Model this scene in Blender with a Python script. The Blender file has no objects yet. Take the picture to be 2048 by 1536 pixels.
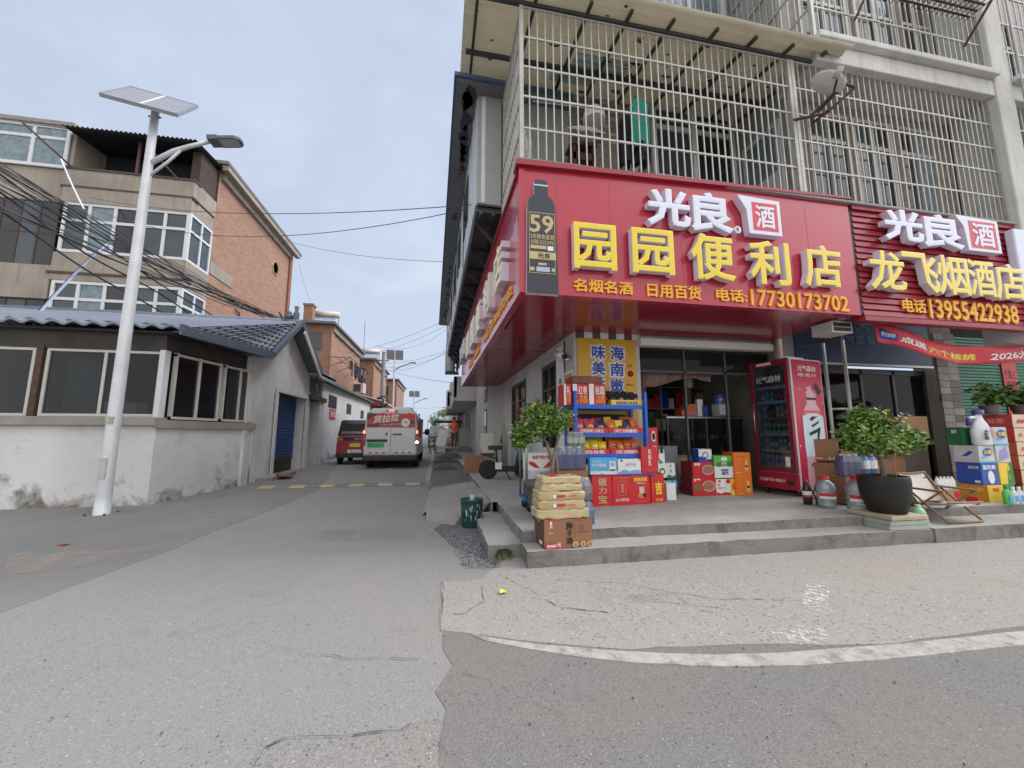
import bpy, bmesh, math, random
from mathutils import Vector, Matrix, noise as mnoise
random.seed(7)
RAD = math.radians
SC = bpy.context.scene
COL = SC.collection

# ------------------------------------------------------------ camera, sky, sun, exposure
FPX, CAMZ = 765.0, 1.2
PITCH, YAW = math.atan(100 / 765), math.atan(141 / 771.5)
cam = bpy.data.cameras.new('camera')
cam.sensor_width = 36.0
cam.lens = FPX / 2048 * 36.0
cam.clip_start, cam.clip_end = 0.05, 2000
cam_o = bpy.data.objects.new('camera', cam)
cam_o.location = (0, 0, CAMZ)
cam_o.rotation_euler = (RAD(90) + PITCH, 0, -YAW)
COL.objects.link(cam_o)
SC.camera = cam_o
SUN_EL, SUN_AZ = 52, 91          # degrees; azimuth clockwise from the street direction (+Y)
sun = bpy.data.lights.new('sun', 'SUN')
sun.energy, sun.angle, sun.color = 1.05, RAD(14), (1.0, 0.95, 0.88)
sun_o = bpy.data.objects.new('sun', sun)
sun_o.rotation_euler = (RAD(90 - SUN_EL), 0, RAD(180 - SUN_AZ))
COL.objects.link(sun_o)
W = bpy.data.worlds.new('World')
SC.world = W
W.use_nodes = True
def build_world():
    nt = W.node_tree
    n, l = nt.nodes, nt.links
    n.clear()
    out = n.new('ShaderNodeOutputWorld')
    bg = n.new('ShaderNodeBackground')
    sky = n.new('ShaderNodeTexSky')
    sky.sky_type = 'NISHITA'
    sky.sun_disc = False
    sky.sun_elevation, sky.sun_rotation = RAD(SUN_EL), RAD(SUN_AZ)
    sky.dust_density, sky.air_density, sky.ozone_density = 2.0, 1.0, 1.2
    tc = n.new('ShaderNodeTexCoord')
    mp = n.new('ShaderNodeMapping')
    mp.inputs['Scale'].default_value = (1.0, 1.0, 1.7)
    no = n.new('ShaderNodeTexNoise')
    no.inputs['Scale'].default_value, no.inputs['Detail'].default_value = 1.7, 7
    no.inputs['Distortion'].default_value = 0.5
    mr = n.new('ShaderNodeMapRange')
    mr.inputs[1].default_value, mr.inputs[2].default_value = 0.40, 0.74
    mr.inputs[3].default_value, mr.inputs[4].default_value = 0.80, 0.97
    mx = n.new('ShaderNodeMix')
    mx.data_type = 'RGBA'
    mx.inputs[7].default_value = (3.55, 4.05, 5.0, 1)       # thin high cloud and summer haze
    l.new(tc.outputs['Generated'], mp.inputs[0]); l.new(mp.outputs[0], no.inputs['Vector'])
    l.new(no.outputs[0], mr.inputs[0]); l.new(mr.outputs[0], mx.inputs[0])
    l.new(sky.outputs[0], mx.inputs[6])
    cn = n.new('ShaderNodeTexNoise'); cn.inputs['Scale'].default_value, cn.inputs['Detail'].default_value, cn.inputs['Distortion'].default_value = 2.6, 8, 0.3
    l.new(mp.outputs[0], cn.inputs['Vector'])
    cr = n.new('ShaderNodeMapRange'); cr.interpolation_type = 'SMOOTHSTEP'; cr.inputs[1].default_value, cr.inputs[2].default_value, cr.inputs[4].default_value = 0.5, 0.8, 0.65
    l.new(cn.outputs[0], cr.inputs[0])
    m3 = n.new('ShaderNodeMix'); m3.data_type = 'RGBA'; m3.inputs[7].default_value = (5.0, 5.25, 5.7, 1)      # soft white cloud wisps
    l.new(cr.outputs[0], m3.inputs[0]); l.new(mx.outputs[2], m3.inputs[6])
    nrm = n.new('ShaderNodeVectorMath'); nrm.operation = 'DOT_PRODUCT'      # haze round the sun, brightened out of view as added soft light
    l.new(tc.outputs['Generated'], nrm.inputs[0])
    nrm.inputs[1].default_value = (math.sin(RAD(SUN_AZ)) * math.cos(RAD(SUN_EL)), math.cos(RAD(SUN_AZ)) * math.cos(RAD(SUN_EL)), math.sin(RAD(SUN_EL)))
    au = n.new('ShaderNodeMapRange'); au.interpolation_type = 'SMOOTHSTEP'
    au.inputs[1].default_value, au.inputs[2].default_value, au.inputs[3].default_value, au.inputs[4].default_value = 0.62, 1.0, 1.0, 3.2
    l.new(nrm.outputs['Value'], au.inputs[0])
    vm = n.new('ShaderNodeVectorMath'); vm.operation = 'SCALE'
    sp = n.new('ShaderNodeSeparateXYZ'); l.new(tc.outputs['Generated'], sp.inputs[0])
    bk = n.new('ShaderNodeMapRange'); bk.interpolation_type = 'SMOOTHSTEP'        # sky behind the camera whitened and brightened out of view, added fill light
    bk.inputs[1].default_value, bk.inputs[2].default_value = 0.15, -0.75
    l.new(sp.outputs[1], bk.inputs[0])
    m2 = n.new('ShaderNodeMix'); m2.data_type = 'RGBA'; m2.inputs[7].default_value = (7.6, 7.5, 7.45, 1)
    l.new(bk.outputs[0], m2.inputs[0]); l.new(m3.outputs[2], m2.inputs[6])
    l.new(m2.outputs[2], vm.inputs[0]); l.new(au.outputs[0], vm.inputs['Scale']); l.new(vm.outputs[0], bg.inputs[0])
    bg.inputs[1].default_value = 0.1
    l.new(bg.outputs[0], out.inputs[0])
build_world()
VS = SC.view_settings
VS.view_transform, VS.look, VS.exposure, VS.gamma = 'Standard', 'None', 0.82, 1.0
VS.use_curve_mapping = False
SC.cycles.use_denoising = True
SC.cycles.max_bounces = 8
SC.cycles.transparent_max_bounces = 16

# ------------------------------------------------------------ survey: the camera's own geometry turns a sight line into a point on a known plane
_f = Vector((math.sin(YAW) * math.cos(PITCH), math.cos(YAW) * math.cos(PITCH), math.sin(PITCH)))
_r = Vector((math.cos(YAW), -math.sin(YAW), 0))
_u = _r.cross(_f)
EYE = Vector((0, 0, CAMZ))
KS = -0.024                                   # the side street runs 1.4 degrees off square
def ray(x, y): return _f + _r * ((x - 1024) / FPX) - _u * ((y - 768) / FPX)
def ax(x, y, v): r = ray(x, y); return EYE + r * (v / r.x)
def ay(x, y, v): r = ray(x, y); return EYE + r * (v / r.y)
def az(x, y, v): r = ray(x, y); return EYE + r * ((v - CAMZ) / r.z)
def al(x, y, x0, y0=4.0, k=KS):               # upright plane x = x0 + k (y - y0)
    r = ray(x, y); return EYE + r * ((x0 - k * y0) / (r.x - k * r.y))
def gz(y): return 0.0 if y < 4.5 else 0.0135 * (min(y, 82) - 4.5)

# ------------------------------------------------------------ materials
def hx(s, g=1.0):
    s = s.lstrip('#')
    o = []
    for i in (0, 2, 4):
        c = int(s[i:i + 2], 16) / 255
        o.append((c / 12.92 if c <= 0.04045 else ((c + 0.055) / 1.055) ** 2.4) * g)
    return tuple(o)
MATS = {}
def newmat(name):
    m = bpy.data.materials.new(name)
    m.use_nodes = True
    nt = m.node_tree
    return m, nt, nt.nodes['Principled BSDF']
def nd(nt, typ, **kw):
    n = nt.nodes.new(typ)
    for k, v in kw.items():
        if k.startswith('i_'):
            key = k[2:]
            n.inputs[int(key) if key.isdigit() else key].default_value = v
        else: setattr(n, k, v)
    return n
def mixc(nt, fac, a, b):
    n = nt.nodes.new('ShaderNodeMix'); n.data_type = 'RGBA'
    for s, v in ((0, fac), (6, a), (7, b)):
        if isinstance(v, bpy.types.NodeSocket): nt.links.new(v, n.inputs[s])
        elif s == 0: n.inputs[0].default_value = v
        else: n.inputs[s].default_value = (*v[:3], 1)
    return n.outputs[2]
def rng(nt, sock, a, b, c=0.0, d=1.0):
    n = nd(nt, 'ShaderNodeMapRange', i_1=a, i_2=b, i_3=c, i_4=d)
    nt.links.new(sock, n.inputs[0]); return n.outputs[0]
def noi(nt, co, sc, det=6, rough=0.55, dist=0.0):
    n = nd(nt, 'ShaderNodeTexNoise'); n.inputs['Scale'].default_value = sc
    n.inputs['Detail'].default_value = det; n.inputs['Roughness'].default_value = rough; n.inputs['Distortion'].default_value = dist
    nt.links.new(co, n.inputs['Vector']); return n.outputs[0]
def bump(nt, b, h, st, dist=0.01):
    n = nd(nt, 'ShaderNodeBump'); n.inputs['Strength'].default_value = st; n.inputs['Distance'].default_value = dist
    nt.links.new(h, n.inputs['Height']); nt.links.new(n.outputs[0], b.inputs['Normal'])
def coord(nt): return nt.nodes.new('ShaderNodeTexCoord').outputs['Object']
def sc3(c, k): return tuple(min(1, x * k) for x in c)
def M(name, c, rough=0.6, metal=0.0, var=0.14, sc=5.0, bmp=0.0, bsc=60.0, dirt=0.0, dcol=(0.09, 0.08, 0.07), coat=0.0):
    if name in MATS: return MATS[name]
    m, nt, b = newmat(name)
    if isinstance(c, str): c = hx(c)
    co = coord(nt)
    f = noi(nt, co, sc)
    col = mixc(nt, rng(nt, f, 0.3, 0.7), sc3(c, 1 - var), sc3(c, 1 + var))
    if dirt:
        g = noi(nt, co, sc * 2.3, 8, 0.68, 0.6)
        col = mixc(nt, rng(nt, g, 0.52, 0.78, 0, dirt), col, dcol)
    nt.links.new(col, b.inputs['Base Color'])
    b.inputs['Roughness'].default_value = rough
    b.inputs['Metallic'].default_value = metal
    if coat: b.inputs['Coat Weight'].default_value = coat
    if bmp: bump(nt, b, noi(nt, co, bsc, 4), bmp)
    MATS[name] = m
    return m
def asphalt(name, c, stones=120, stain=0.25, warm=(0.20, 0.17, 0.14), sp=0.35, pit=0.86):
    m, nt, b = newmat(name); co = coord(nt)
    v = nd(nt, 'ShaderNodeTexVoronoi', i_Scale=stones); nt.links.new(co, v.inputs['Vector'])
    v2 = nd(nt, 'ShaderNodeTexVoronoi', i_Scale=stones * 0.34); nt.links.new(co, v2.inputs['Vector'])
    sep = nt.nodes.new('ShaderNodeSeparateColor'); nt.links.new(v.outputs['Color'], sep.inputs[0])
    sep2 = nt.nodes.new('ShaderNodeSeparateColor'); nt.links.new(v2.outputs['Color'], sep2.inputs[0])
    col = mixc(nt, rng(nt, sep.outputs[0], 0, 1), sc3(c, 1 - sp), sc3(c, 1 + sp))
    pick = nd(nt, 'ShaderNodeMath', operation='MULTIPLY')
    nt.links.new(rng(nt, sep2.outputs[0], pit, pit + 0.04), pick.inputs[0]); nt.links.new(rng(nt, v2.outputs['Distance'], 0.42, 0.2), pick.inputs[1])
    col = mixc(nt, pick.outputs[0], col, sc3(c, 0.42))
    pick2 = nd(nt, 'ShaderNodeMath', operation='MULTIPLY')
    nt.links.new(rng(nt, sep2.outputs[1], 0.93, 0.96), pick2.inputs[0]); nt.links.new(rng(nt, v2.outputs['Distance'], 0.36, 0.16), pick2.inputs[1])
    col = mixc(nt, pick2.outputs[0], col, sc3(c, 1.9))
    col = mixc(nt, rng(nt, noi(nt, co, 0.55, 8, 0.6, 0.4), 0.42, 0.72, 0, stain), col, warm)
    col = mixc(nt, rng(nt, noi(nt, co, 2.6, 8, 0.62), 0.56, 0.74, 0, 0.22), col, sc3(c, 0.6))
    nt.links.new(col, b.inputs['Base Color'])
    b.inputs['Roughness'].default_value = 0.88
    b.inputs['Specular IOR Level'].default_value = 0.25
    bump(nt, b, v.outputs['Distance'], 0.4, 0.004)
    MATS[name] = m; return m
def concrete(name, c, stain=0.5, scol=(0.10, 0.095, 0.085), sc=1.6, bmp=0.35, streak=False):
    m, nt, b = newmat(name); co = coord(nt)
    col = mixc(nt, rng(nt, noi(nt, co, sc, 9, 0.62), 0.3, 0.7), sc3(c, 0.78), sc3(c, 1.14))
    cc = co
    if streak:
        mp = nd(nt, 'ShaderNodeMapping'); mp.inputs['Scale'].default_value = (5, 5, 0.5)
        nt.links.new(co, mp.inputs[0]); cc = mp.outputs[0]
    col = mixc(nt, rng(nt, noi(nt, cc, sc * 1.6, 10, 0.7, 0.8), 0.5, 0.74, 0, stain), col, scol)
    col = mixc(nt, rng(nt, noi(nt, co, 70, 3), 0.55, 0.75, 0, 0.4), col, sc3(c, 0.6))
    nt.links.new(col, b.inputs['Base Color'])
    b.inputs['Roughness'].default_value = 0.9
    b.inputs['Specular IOR Level'].default_value = 0.25
    bump(nt, b, noi(nt, co, 38, 8, 0.7), bmp, 0.012)
    MATS[name] = m; return m
def brick(name, c1, c2, mortar, s=3.0):
    m, nt, b = newmat(name); co = coord(nt)
    sp = nt.nodes.new('ShaderNodeSeparateXYZ'); nt.links.new(co, sp.inputs[0])
    ad = nd(nt, 'ShaderNodeMath', operation='ADD'); nt.links.new(sp.outputs[0], ad.inputs[0]); nt.links.new(sp.outputs[1], ad.inputs[1])
    cb = nt.nodes.new('ShaderNodeCombineXYZ'); nt.links.new(ad.outputs[0], cb.inputs[0]); nt.links.new(sp.outputs[2], cb.inputs[1])
    t = nd(nt, 'ShaderNodeTexBrick'); nt.links.new(cb.outputs[0], t.inputs['Vector'])
    t.inputs['Scale'].default_value = s
    t.inputs['Color1'].default_value, t.inputs['Color2'].default_value, t.inputs['Mortar'].default_value = (*c1, 1), (*c2, 1), (*mortar, 1)
    t.inputs['Mortar Size'].default_value = 0.026; t.inputs['Brick Width'].default_value = 0.98; t.inputs['Row Height'].default_value = 0.29
    col = mixc(nt, rng(nt, noi(nt, co, 0.5, 8, 0.65, 0.5), 0.4, 0.75, 0, 0.45), t.outputs[0], sc3(c1, 0.72))
    col = mixc(nt, rng(nt, noi(nt, co, 1.7, 10, 0.7), 0.58, 0.75, 0, 0.35), col, mortar)
    nt.links.new(col, b.inputs['Base Color']); b.inputs['Roughness'].default_value = 0.9
    bump(nt, b, t.outputs['Fac'], -0.4, 0.01)
    MATS[name] = m; return m
def glass(name, tint=(0.7, 0.8, 0.85), refl=0.12, dens=0.25, dcol=(0.02, 0.025, 0.03), rough=0.04, ior=1.45):
    """see-through pane: part clear, part tinted film, with a Fresnel reflection"""
    m, nt, b = newmat(name); l = nt.links
    out = nt.nodes['Material Output']
    tr = nd(nt, 'ShaderNodeBsdfTransparent'); tr.inputs[0].default_value = (*tint, 1)
    df = nd(nt, 'ShaderNodeBsdfDiffuse'); df.inputs[0].default_value = (*dcol, 1)
    m1 = nd(nt, 'ShaderNodeMixShader', i_0=dens); l.new(tr.outputs[0], m1.inputs[1]); l.new(df.outputs[0], m1.inputs[2])
    gl = nd(nt, 'ShaderNodeBsdfGlossy'); gl.inputs['Roughness'].default_value = rough
    fr = nd(nt, 'ShaderNodeFresnel'); fr.inputs[0].default_value = ior
    ml = nd(nt, 'ShaderNodeMath', operation='ADD', use_clamp=True); ml.inputs[1].default_value = refl; l.new(fr.outputs[0], ml.inputs[0])
    m2 = nd(nt, 'ShaderNodeMixShader'); l.new(ml.outputs[0], m2.inputs[0]); l.new(m1.outputs[0], m2.inputs[1]); l.new(gl.outputs[0], m2.inputs[2])
    l.new(m2.outputs[0], out.inputs[0])
    MATS[name] = m; return m
def emit(name, c, s):
    m, nt, b = newmat(name)
    b.inputs['Base Color'].default_value = (*c, 1); b.inputs['Emission Color'].default_value = (*c, 1); b.inputs['Emission Strength'].default_value = s
    MATS[name] = m; return m

# ------------------------------------------------------------ mesh building
ORG = {}
GLY = {}
def glyphs(body, off):
    k = (body, off)
    if k in GLY: return GLY[k]
    c = bpy.data.curves.new('g', 'FONT'); c.body = body; c.bevel_depth = off; c.bevel_resolution = 0; c.extrude = 0.5; c.resolution_u = 2
    o = bpy.data.objects.new('g', c)
    me = bpy.data.meshes.new_from_object(o)
    vs = [v.co.copy() for v in me.vertices]
    fs = [(tuple(p.vertices), abs(p.normal.z) > 0.5) for p in me.polygons]
    x0, x1 = min(v.x for v in vs), max(v.x for v in vs); y0, y1 = min(v.y for v in vs), max(v.y for v in vs)
    GLY[k] = (vs, fs, x0, x1, y0, y1)
    bpy.data.objects.remove(o); bpy.data.curves.remove(c); bpy.data.meshes.remove(me)
    return GLY[k]
class MB:
    def __init__(s): s.v, s.f, s.mi, s.mats, s.sm = [], [], [], [], []
    def slot(s, m):
        if m not in s.mats: s.mats.append(m)
        return s.mats.index(m)
    def add(s, vs, fs, m, smooth=False):
        b = len(s.v); k = s.slot(m)
        s.v += [Vector(v) for v in vs]
        for f in fs: s.f.append([b + i for i in f]); s.mi.append(k); s.sm.append(smooth)
        return s
    def box(s, x0, y0, z0, x1, y1, z1, m, R=None, c=None):
        vs = [Vector((x, y, z)) for z in (z0, z1) for y in (y0, y1) for x in (x0, x1)]
        if R is not None:
            c = Vector(c) if c is not None else Vector(((x0 + x1) / 2, (y0 + y1) / 2, (z0 + z1) / 2))
            vs = [R @ (v - c) + c for v in vs]
        return s.add(vs, [(0, 2, 3, 1), (4, 5, 7, 6), (0, 1, 5, 4), (1, 3, 7, 5), (3, 2, 6, 7), (2, 0, 4, 6)], m)
    def bar(s, p, q, w, m, h=None, up=(0, 0, 1)):      # rectangular bar from p to q
        p, q = Vector(p), Vector(q); d = (q - p).normalized(); h = h or w
        a = d.cross(Vector(up))
        if a.length < 1e-3: a = d.cross(Vector((1, 0, 0)))
        a.normalize(); b = a.cross(d)
        vs = [e + a * (i * w / 2) + b * (j * h / 2) for e in (p, q) for i, j in ((-1, -1), (1, -1), (1, 1), (-1, 1))]
        return s.add(vs, [(3, 2, 1, 0), (4, 5, 6, 7), (0, 1, 5, 4), (1, 2, 6, 5), (2, 3, 7, 6), (3, 0, 4, 7)], m)
    def tube(s, pts, r, m, n=6, caps=True):
        pts = [Vector(p) for p in pts]; vs = []; fs = []
        rr = r if isinstance(r, (list, tuple)) else [r] * len(pts)
        ref = None
        for i, p in enumerate(pts):
            d = (pts[min(i + 1, len(pts) - 1)] - pts[max(i - 1, 0)]).normalized()
            if ref is None: ref = d.orthogonal().normalized()
            a = (ref - d * ref.dot(d)).normalized(); ref = a; b = d.cross(a)
            vs += [p + (a * math.cos(t) + b * math.sin(t)) * rr[i] for t in (2 * math.pi * k / n for k in range(n))]
        for i in range(len(pts) - 1):
            for k in range(n): fs.append((i * n + k, i * n + (k + 1) % n, (i + 1) * n + (k + 1) % n, (i + 1) * n + k))
        if caps: fs += [tuple(range(n))[::-1], tuple((len(pts) - 1) * n + k for k in range(n))]
        return s.add(vs, fs, m, n > 5)
    def lathe(s, prof, m, c=(0, 0, 0), n=16, sx=1.0, sy=1.0, smooth=True):
        c = Vector(c); vs = []; fs = []
        for r, z in prof: vs += [c + Vector((r * sx * math.cos(2 * math.pi * k / n), r * sy * math.sin(2 * math.pi * k / n), z)) for k in range(n)]
        for i in range(len(prof) - 1):
            for k in range(n): fs.append((i * n + k, i * n + (k + 1) % n, (i + 1) * n + (k + 1) % n, (i + 1) * n + k))
        s.add(vs, fs, m, smooth)
        for i, flip in ((0, True), (len(prof) - 1, False)):
            if prof[i][0] > 1e-4:
                idx = list(range(i * n, i * n + n))
                s.add([vs[j] for j in (idx[::-1] if flip else idx)], [tuple(range(n))], m)
        return s
    def poly(s, pts, m): return s.add(pts, [tuple(range(len(pts)))], m)
    def prism(s, pts, vec, m, side=None):
        n = len(pts); pts = [Vector(p) for p in pts]; vec = Vector(vec)
        s.add(pts + [p + vec for p in pts], [tuple(range(n))[::-1], tuple(range(n, 2 * n))], m)
        return s.add(pts + [p + vec for p in pts], [(i, (i + 1) % n, n + (i + 1) % n, n + i) for i in range(n)], side or m)
    def grid(s, fn, nu, nv, m, smooth=True):
        vs = [fn(i / nu, j / nv) for j in range(nv + 1) for i in range(nu + 1)]
        return s.add(vs, [(j * (nu + 1) + i, j * (nu + 1) + i + 1, (j + 1) * (nu + 1) + i + 1, (j + 1) * (nu + 1) + i) for j in range(nv) for i in range(nu)], m, smooth)
    def text(s, body, o, u, v, w, h, m, depth=0.002, side=None, off=0.0, shear=0.0):
        """lettering filling a w x h rectangle whose lower left corner is o; u, v unit vectors; raised by depth"""
        vs, fs, x0, x1, y0, y1 = glyphs(body, off)
        o, u, v = Vector(o), Vector(u), Vector(v); nn = u.cross(v)
        kx = (w / (x1 - x0)) if w else None; ky = (h / (y1 - y0)) if h else None
        kx = kx or ky; ky = ky or kx
        P = [o + u * ((p.x - x0) * kx + shear * (p.y - y0) * ky) + v * ((p.y - y0) * ky) + nn * ((p.z + 0.5) * depth) for p in vs]
        s.add(P, [f for f, fr in fs if fr], m)
        return s.add(P, [f for f, fr in fs if not fr], side or m)
    def xf(s, mat): s.v = [mat @ v for v in s.v]; return s
    def mesh(s, name, origin=Vector()):
        me = bpy.data.meshes.new(name)
        me.from_pydata([v - origin for v in s.v], [], s.f)
        for m in s.mats: me.materials.append(m)
        me.polygons.foreach_set('material_index', s.mi); me.polygons.foreach_set('use_smooth', s.sm)
        me.update(); return me
    def build(s, name, parent=None, label=None, cat=None, group=None, kind=None, world=True, loc=None, rotz=0.0, bevel=0.0, seg=2):
        org = Vector()
        if parent is not None and world: org = ORG.get(parent.name, Vector())
        if parent is None and loc is None and s.v and world and kind is None:      # a thing of one mesh: origin at its base
            xs = [v.x for v in s.v]; ys = [v.y for v in s.v]; zs = [v.z for v in s.v]
            org = Vector(((min(xs) + max(xs)) / 2, (min(ys) + max(ys)) / 2, min(zs)))
        o = bpy.data.objects.new(name, s.mesh(name, org)); COL.objects.link(o)
        if parent is not None: o.parent = parent; ORG[o.name] = org
        else:
            o.location = Vector(loc) if loc is not None else org; o.rotation_euler.z = rotz; ORG[o.name] = org
        if bevel:
            b = o.modifiers.new('bevel', 'BEVEL'); b.width = bevel; b.segments = seg; b.limit_method = 'ANGLE'; b.angle_limit = RAD(40)
        tag(o, label, cat, group, kind)
        return o
def tag(o, label=None, cat=None, group=None, kind=None):
    for k, v in (('label', label), ('category', cat), ('group', group), ('kind', kind)):
        if v: o[k] = v
    return o
def thing(name, label, cat, loc=(0, 0, 0), rotz=0.0, group=None):
    o = bpy.data.objects.new(name, None); COL.objects.link(o); o.empty_display_size = 0.1
    o.location = loc; o.rotation_euler.z = rotz; ORG[o.name] = Vector(loc)
    return tag(o, label, cat, group)
def dup(root, loc, rotz=None, label=None):
    r = root.copy(); COL.objects.link(r); r.location = loc
    if rotz is not None: r.rotation_euler.z = rotz
    if label: r['label'] = label
    for ch in root.children:
        c = ch.copy(); COL.objects.link(c); c.parent = r
        for g in ch.children: d = g.copy(); COL.objects.link(d); d.parent = c
    return r
def rot(axis, deg): return Matrix.Rotation(RAD(deg), 3, axis)
UX, UY, UZ = Vector((1, 0, 0)), Vector((0, 1, 0)), Vector((0, 0, 1))

# ------------------------------------------------------------ the palette
m_street = asphalt('street asphalt', (0.252, 0.246, 0.236), 200, 0.55, (0.305, 0.275, 0.24), .2, .92)
m_asph2 = asphalt('darker asphalt', (0.185, 0.178, 0.168), 190, 0.5, (0.225, 0.20, 0.172), 0.24, .89)
m_strip = asphalt('worn concrete strip', (0.20, 0.194, 0.185), 260, 0.7, (0.28, 0.25, 0.215), 0.13, .95)
m_apron = asphalt('exposed aggregate concrete', (0.315, 0.296, 0.272), 120, 0.55, (0.33, 0.288, 0.245), 0.14, .76)
m_gravel = asphalt('loose gravel', (0.13, 0.13, 0.14), 60, 0.2, (0.2, 0.19, 0.17), 0.55)
m_plat = concrete('platform concrete', (0.37, 0.355, 0.33), 0.3, (0.17, 0.16, 0.145), 1.3)
m_riser = concrete('step riser concrete', (0.235, 0.225, 0.205), 0.9, (0.07, 0.065, 0.056), 2.2, 0.9)
m_slab = concrete('ramp slab concrete', (0.30, 0.285, 0.26), 0.4, (0.15, 0.14, 0.12), 1.8)
m_line = M('worn white road paint', (0.41, 0.395, 0.365), 0.85, var=0.15, sc=14, dirt=0.85, dcol=(0.25, 0.24, 0.225))
nt_ = m_line.node_tree                                     # the paint is worn through in places
nt_.links.new(rng(nt_, noi(nt_, coord(nt_), 6.0, 12, .78), .36, .52, .4, .95), nt_.nodes['Principled BSDF'].inputs['Alpha'])
m_white = M('white paint', (0.72, 0.72, 0.70), 0.5, var=0.06)
m_black = M('black plastic', (0.018, 0.018, 0.02), 0.45, var=0.2)
m_dark = M('dark interior', (0.035, 0.033, 0.032), 0.9)
m_steel = M('steel', (0.42, 0.42, 0.42), 0.35, 0.85, var=0.1)
m_dsteel = M('dark steel', (0.075, 0.078, 0.085), 0.5, 0.4, dirt=0.4, dcol=(0.12, 0.06, 0.035))
m_rust = M('rusty steel', (0.09, 0.055, 0.04), 0.8, 0.2, var=0.4, sc=20)
m_cagew = M('weathered cage paint', (0.44, 0.43, 0.395), 0.5, 0.2, var=0.12, sc=9, dirt=0.4, dcol=(0.22, 0.15, 0.10))
m_red = M('sign red', (0.44, 0.022, 0.052), 0.22, var=0.07, sc=0.9, coat=0.4, dirt=.10, dcol=(.5, .2, .2))
m_red2 = M('slat red', (0.30, 0.018, 0.032), 0.4, var=0.08, sc=1.5)
m_yel = M('letter yellow', (0.80, 0.60, 0.015), 0.2, var=0.03, coat=.5)
m_amber = M('amber lettering', (0.85, 0.42, 0.02), 0.4, var=0.03)
m_lside = M('letter side white', (0.70, 0.66, 0.74), 0.45, var=0.04)
m_lface = M('letter face white', (0.72, 0.74, 0.86), 0.4, var=0.03)
m_gold = M('gold print', (0.52, 0.40, 0.20), 0.4, var=0.05)
m_prt_w = M('white print', (0.74, 0.74, 0.72), 0.5, var=0.03)
m_prt_r = M('red print', (0.55, 0.02, 0.025), 0.45, var=0.05)
m_prt_y = M('yellow print', (0.80, 0.55, 0.05), 0.45, var=0.05)
m_prt_k = M('black print', (0.015, 0.014, 0.014), 0.5)
m_prt_b = M('blue print', (0.02, 0.06, 0.34), 0.45, var=0.05)
m_prt_g = M('green print', (0.03, 0.22, 0.05), 0.45, var=0.05)
m_sky = M('light blue print', (0.10, 0.40, 0.72), 0.45, var=0.05)
m_orange = M('orange print', (0.74, 0.17, 0.02), 0.45, var=0.05)
m_kraft = M('brown cardboard', (0.27, 0.13, 0.07), 0.75, var=0.12, sc=3)
m_kraft2 = M('tan cardboard', (0.36, 0.22, 0.12), 0.75, var=0.12, sc=3)
m_win = M('window pane', (0.045, 0.065, 0.075), 0.06, var=0.3, sc=0.9)
m_wind = M('dark window pane', (0.02, 0.022, 0.025), 0.07, var=0.3, sc=0.9)
m_curt = M('curtain behind pane', (0.16, 0.22, 0.25), 0.12, var=0.3, sc=7)
m_upvc = M('white window frame', (0.62, 0.63, 0.64), 0.4, var=0.05, dirt=0.25, dcol=(0.35, 0.33, 0.3))
m_glass = glass('clear glass', refl=0.0, dens=0.06, ior=1.2)
m_gdark = glass('grimy glass', (0.62, 0.66, 0.68), 0.0, 0.2, (0.03, 0.034, 0.036), .06, 1.22)
m_pet = glass('clear plastic bottle', (0.86, 0.93, 0.96), 0.08, 0.34, (0.52, 0.62, 0.68), 0.12)
m_petg = glass('green plastic bottle', (0.3, 0.8, 0.45), 0.06, 0.75, (0.02, 0.33, 0.12), 0.1)
m_petb = glass('blue plastic bottle', (0.4, 0.6, 0.95), 0.08, 0.55, (0.16, 0.30, 0.70), 0.1)
m_petp = glass('violet plastic bottle', (0.5, 0.45, 0.85), 0.08, 0.7, (0.13, 0.10, 0.45), 0.1)
m_cola = M('cola', (0.02, 0.016, 0.02), 0.1, var=0.1)
m_brick = brick('orange brick', (0.37, 0.185, 0.112), (0.25, 0.12, 0.075), (0.38, 0.32, 0.26))
m_tile = M('beige wall tile', (0.255, 0.22, 0.185), 0.5, var=0.3, sc=14)

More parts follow.
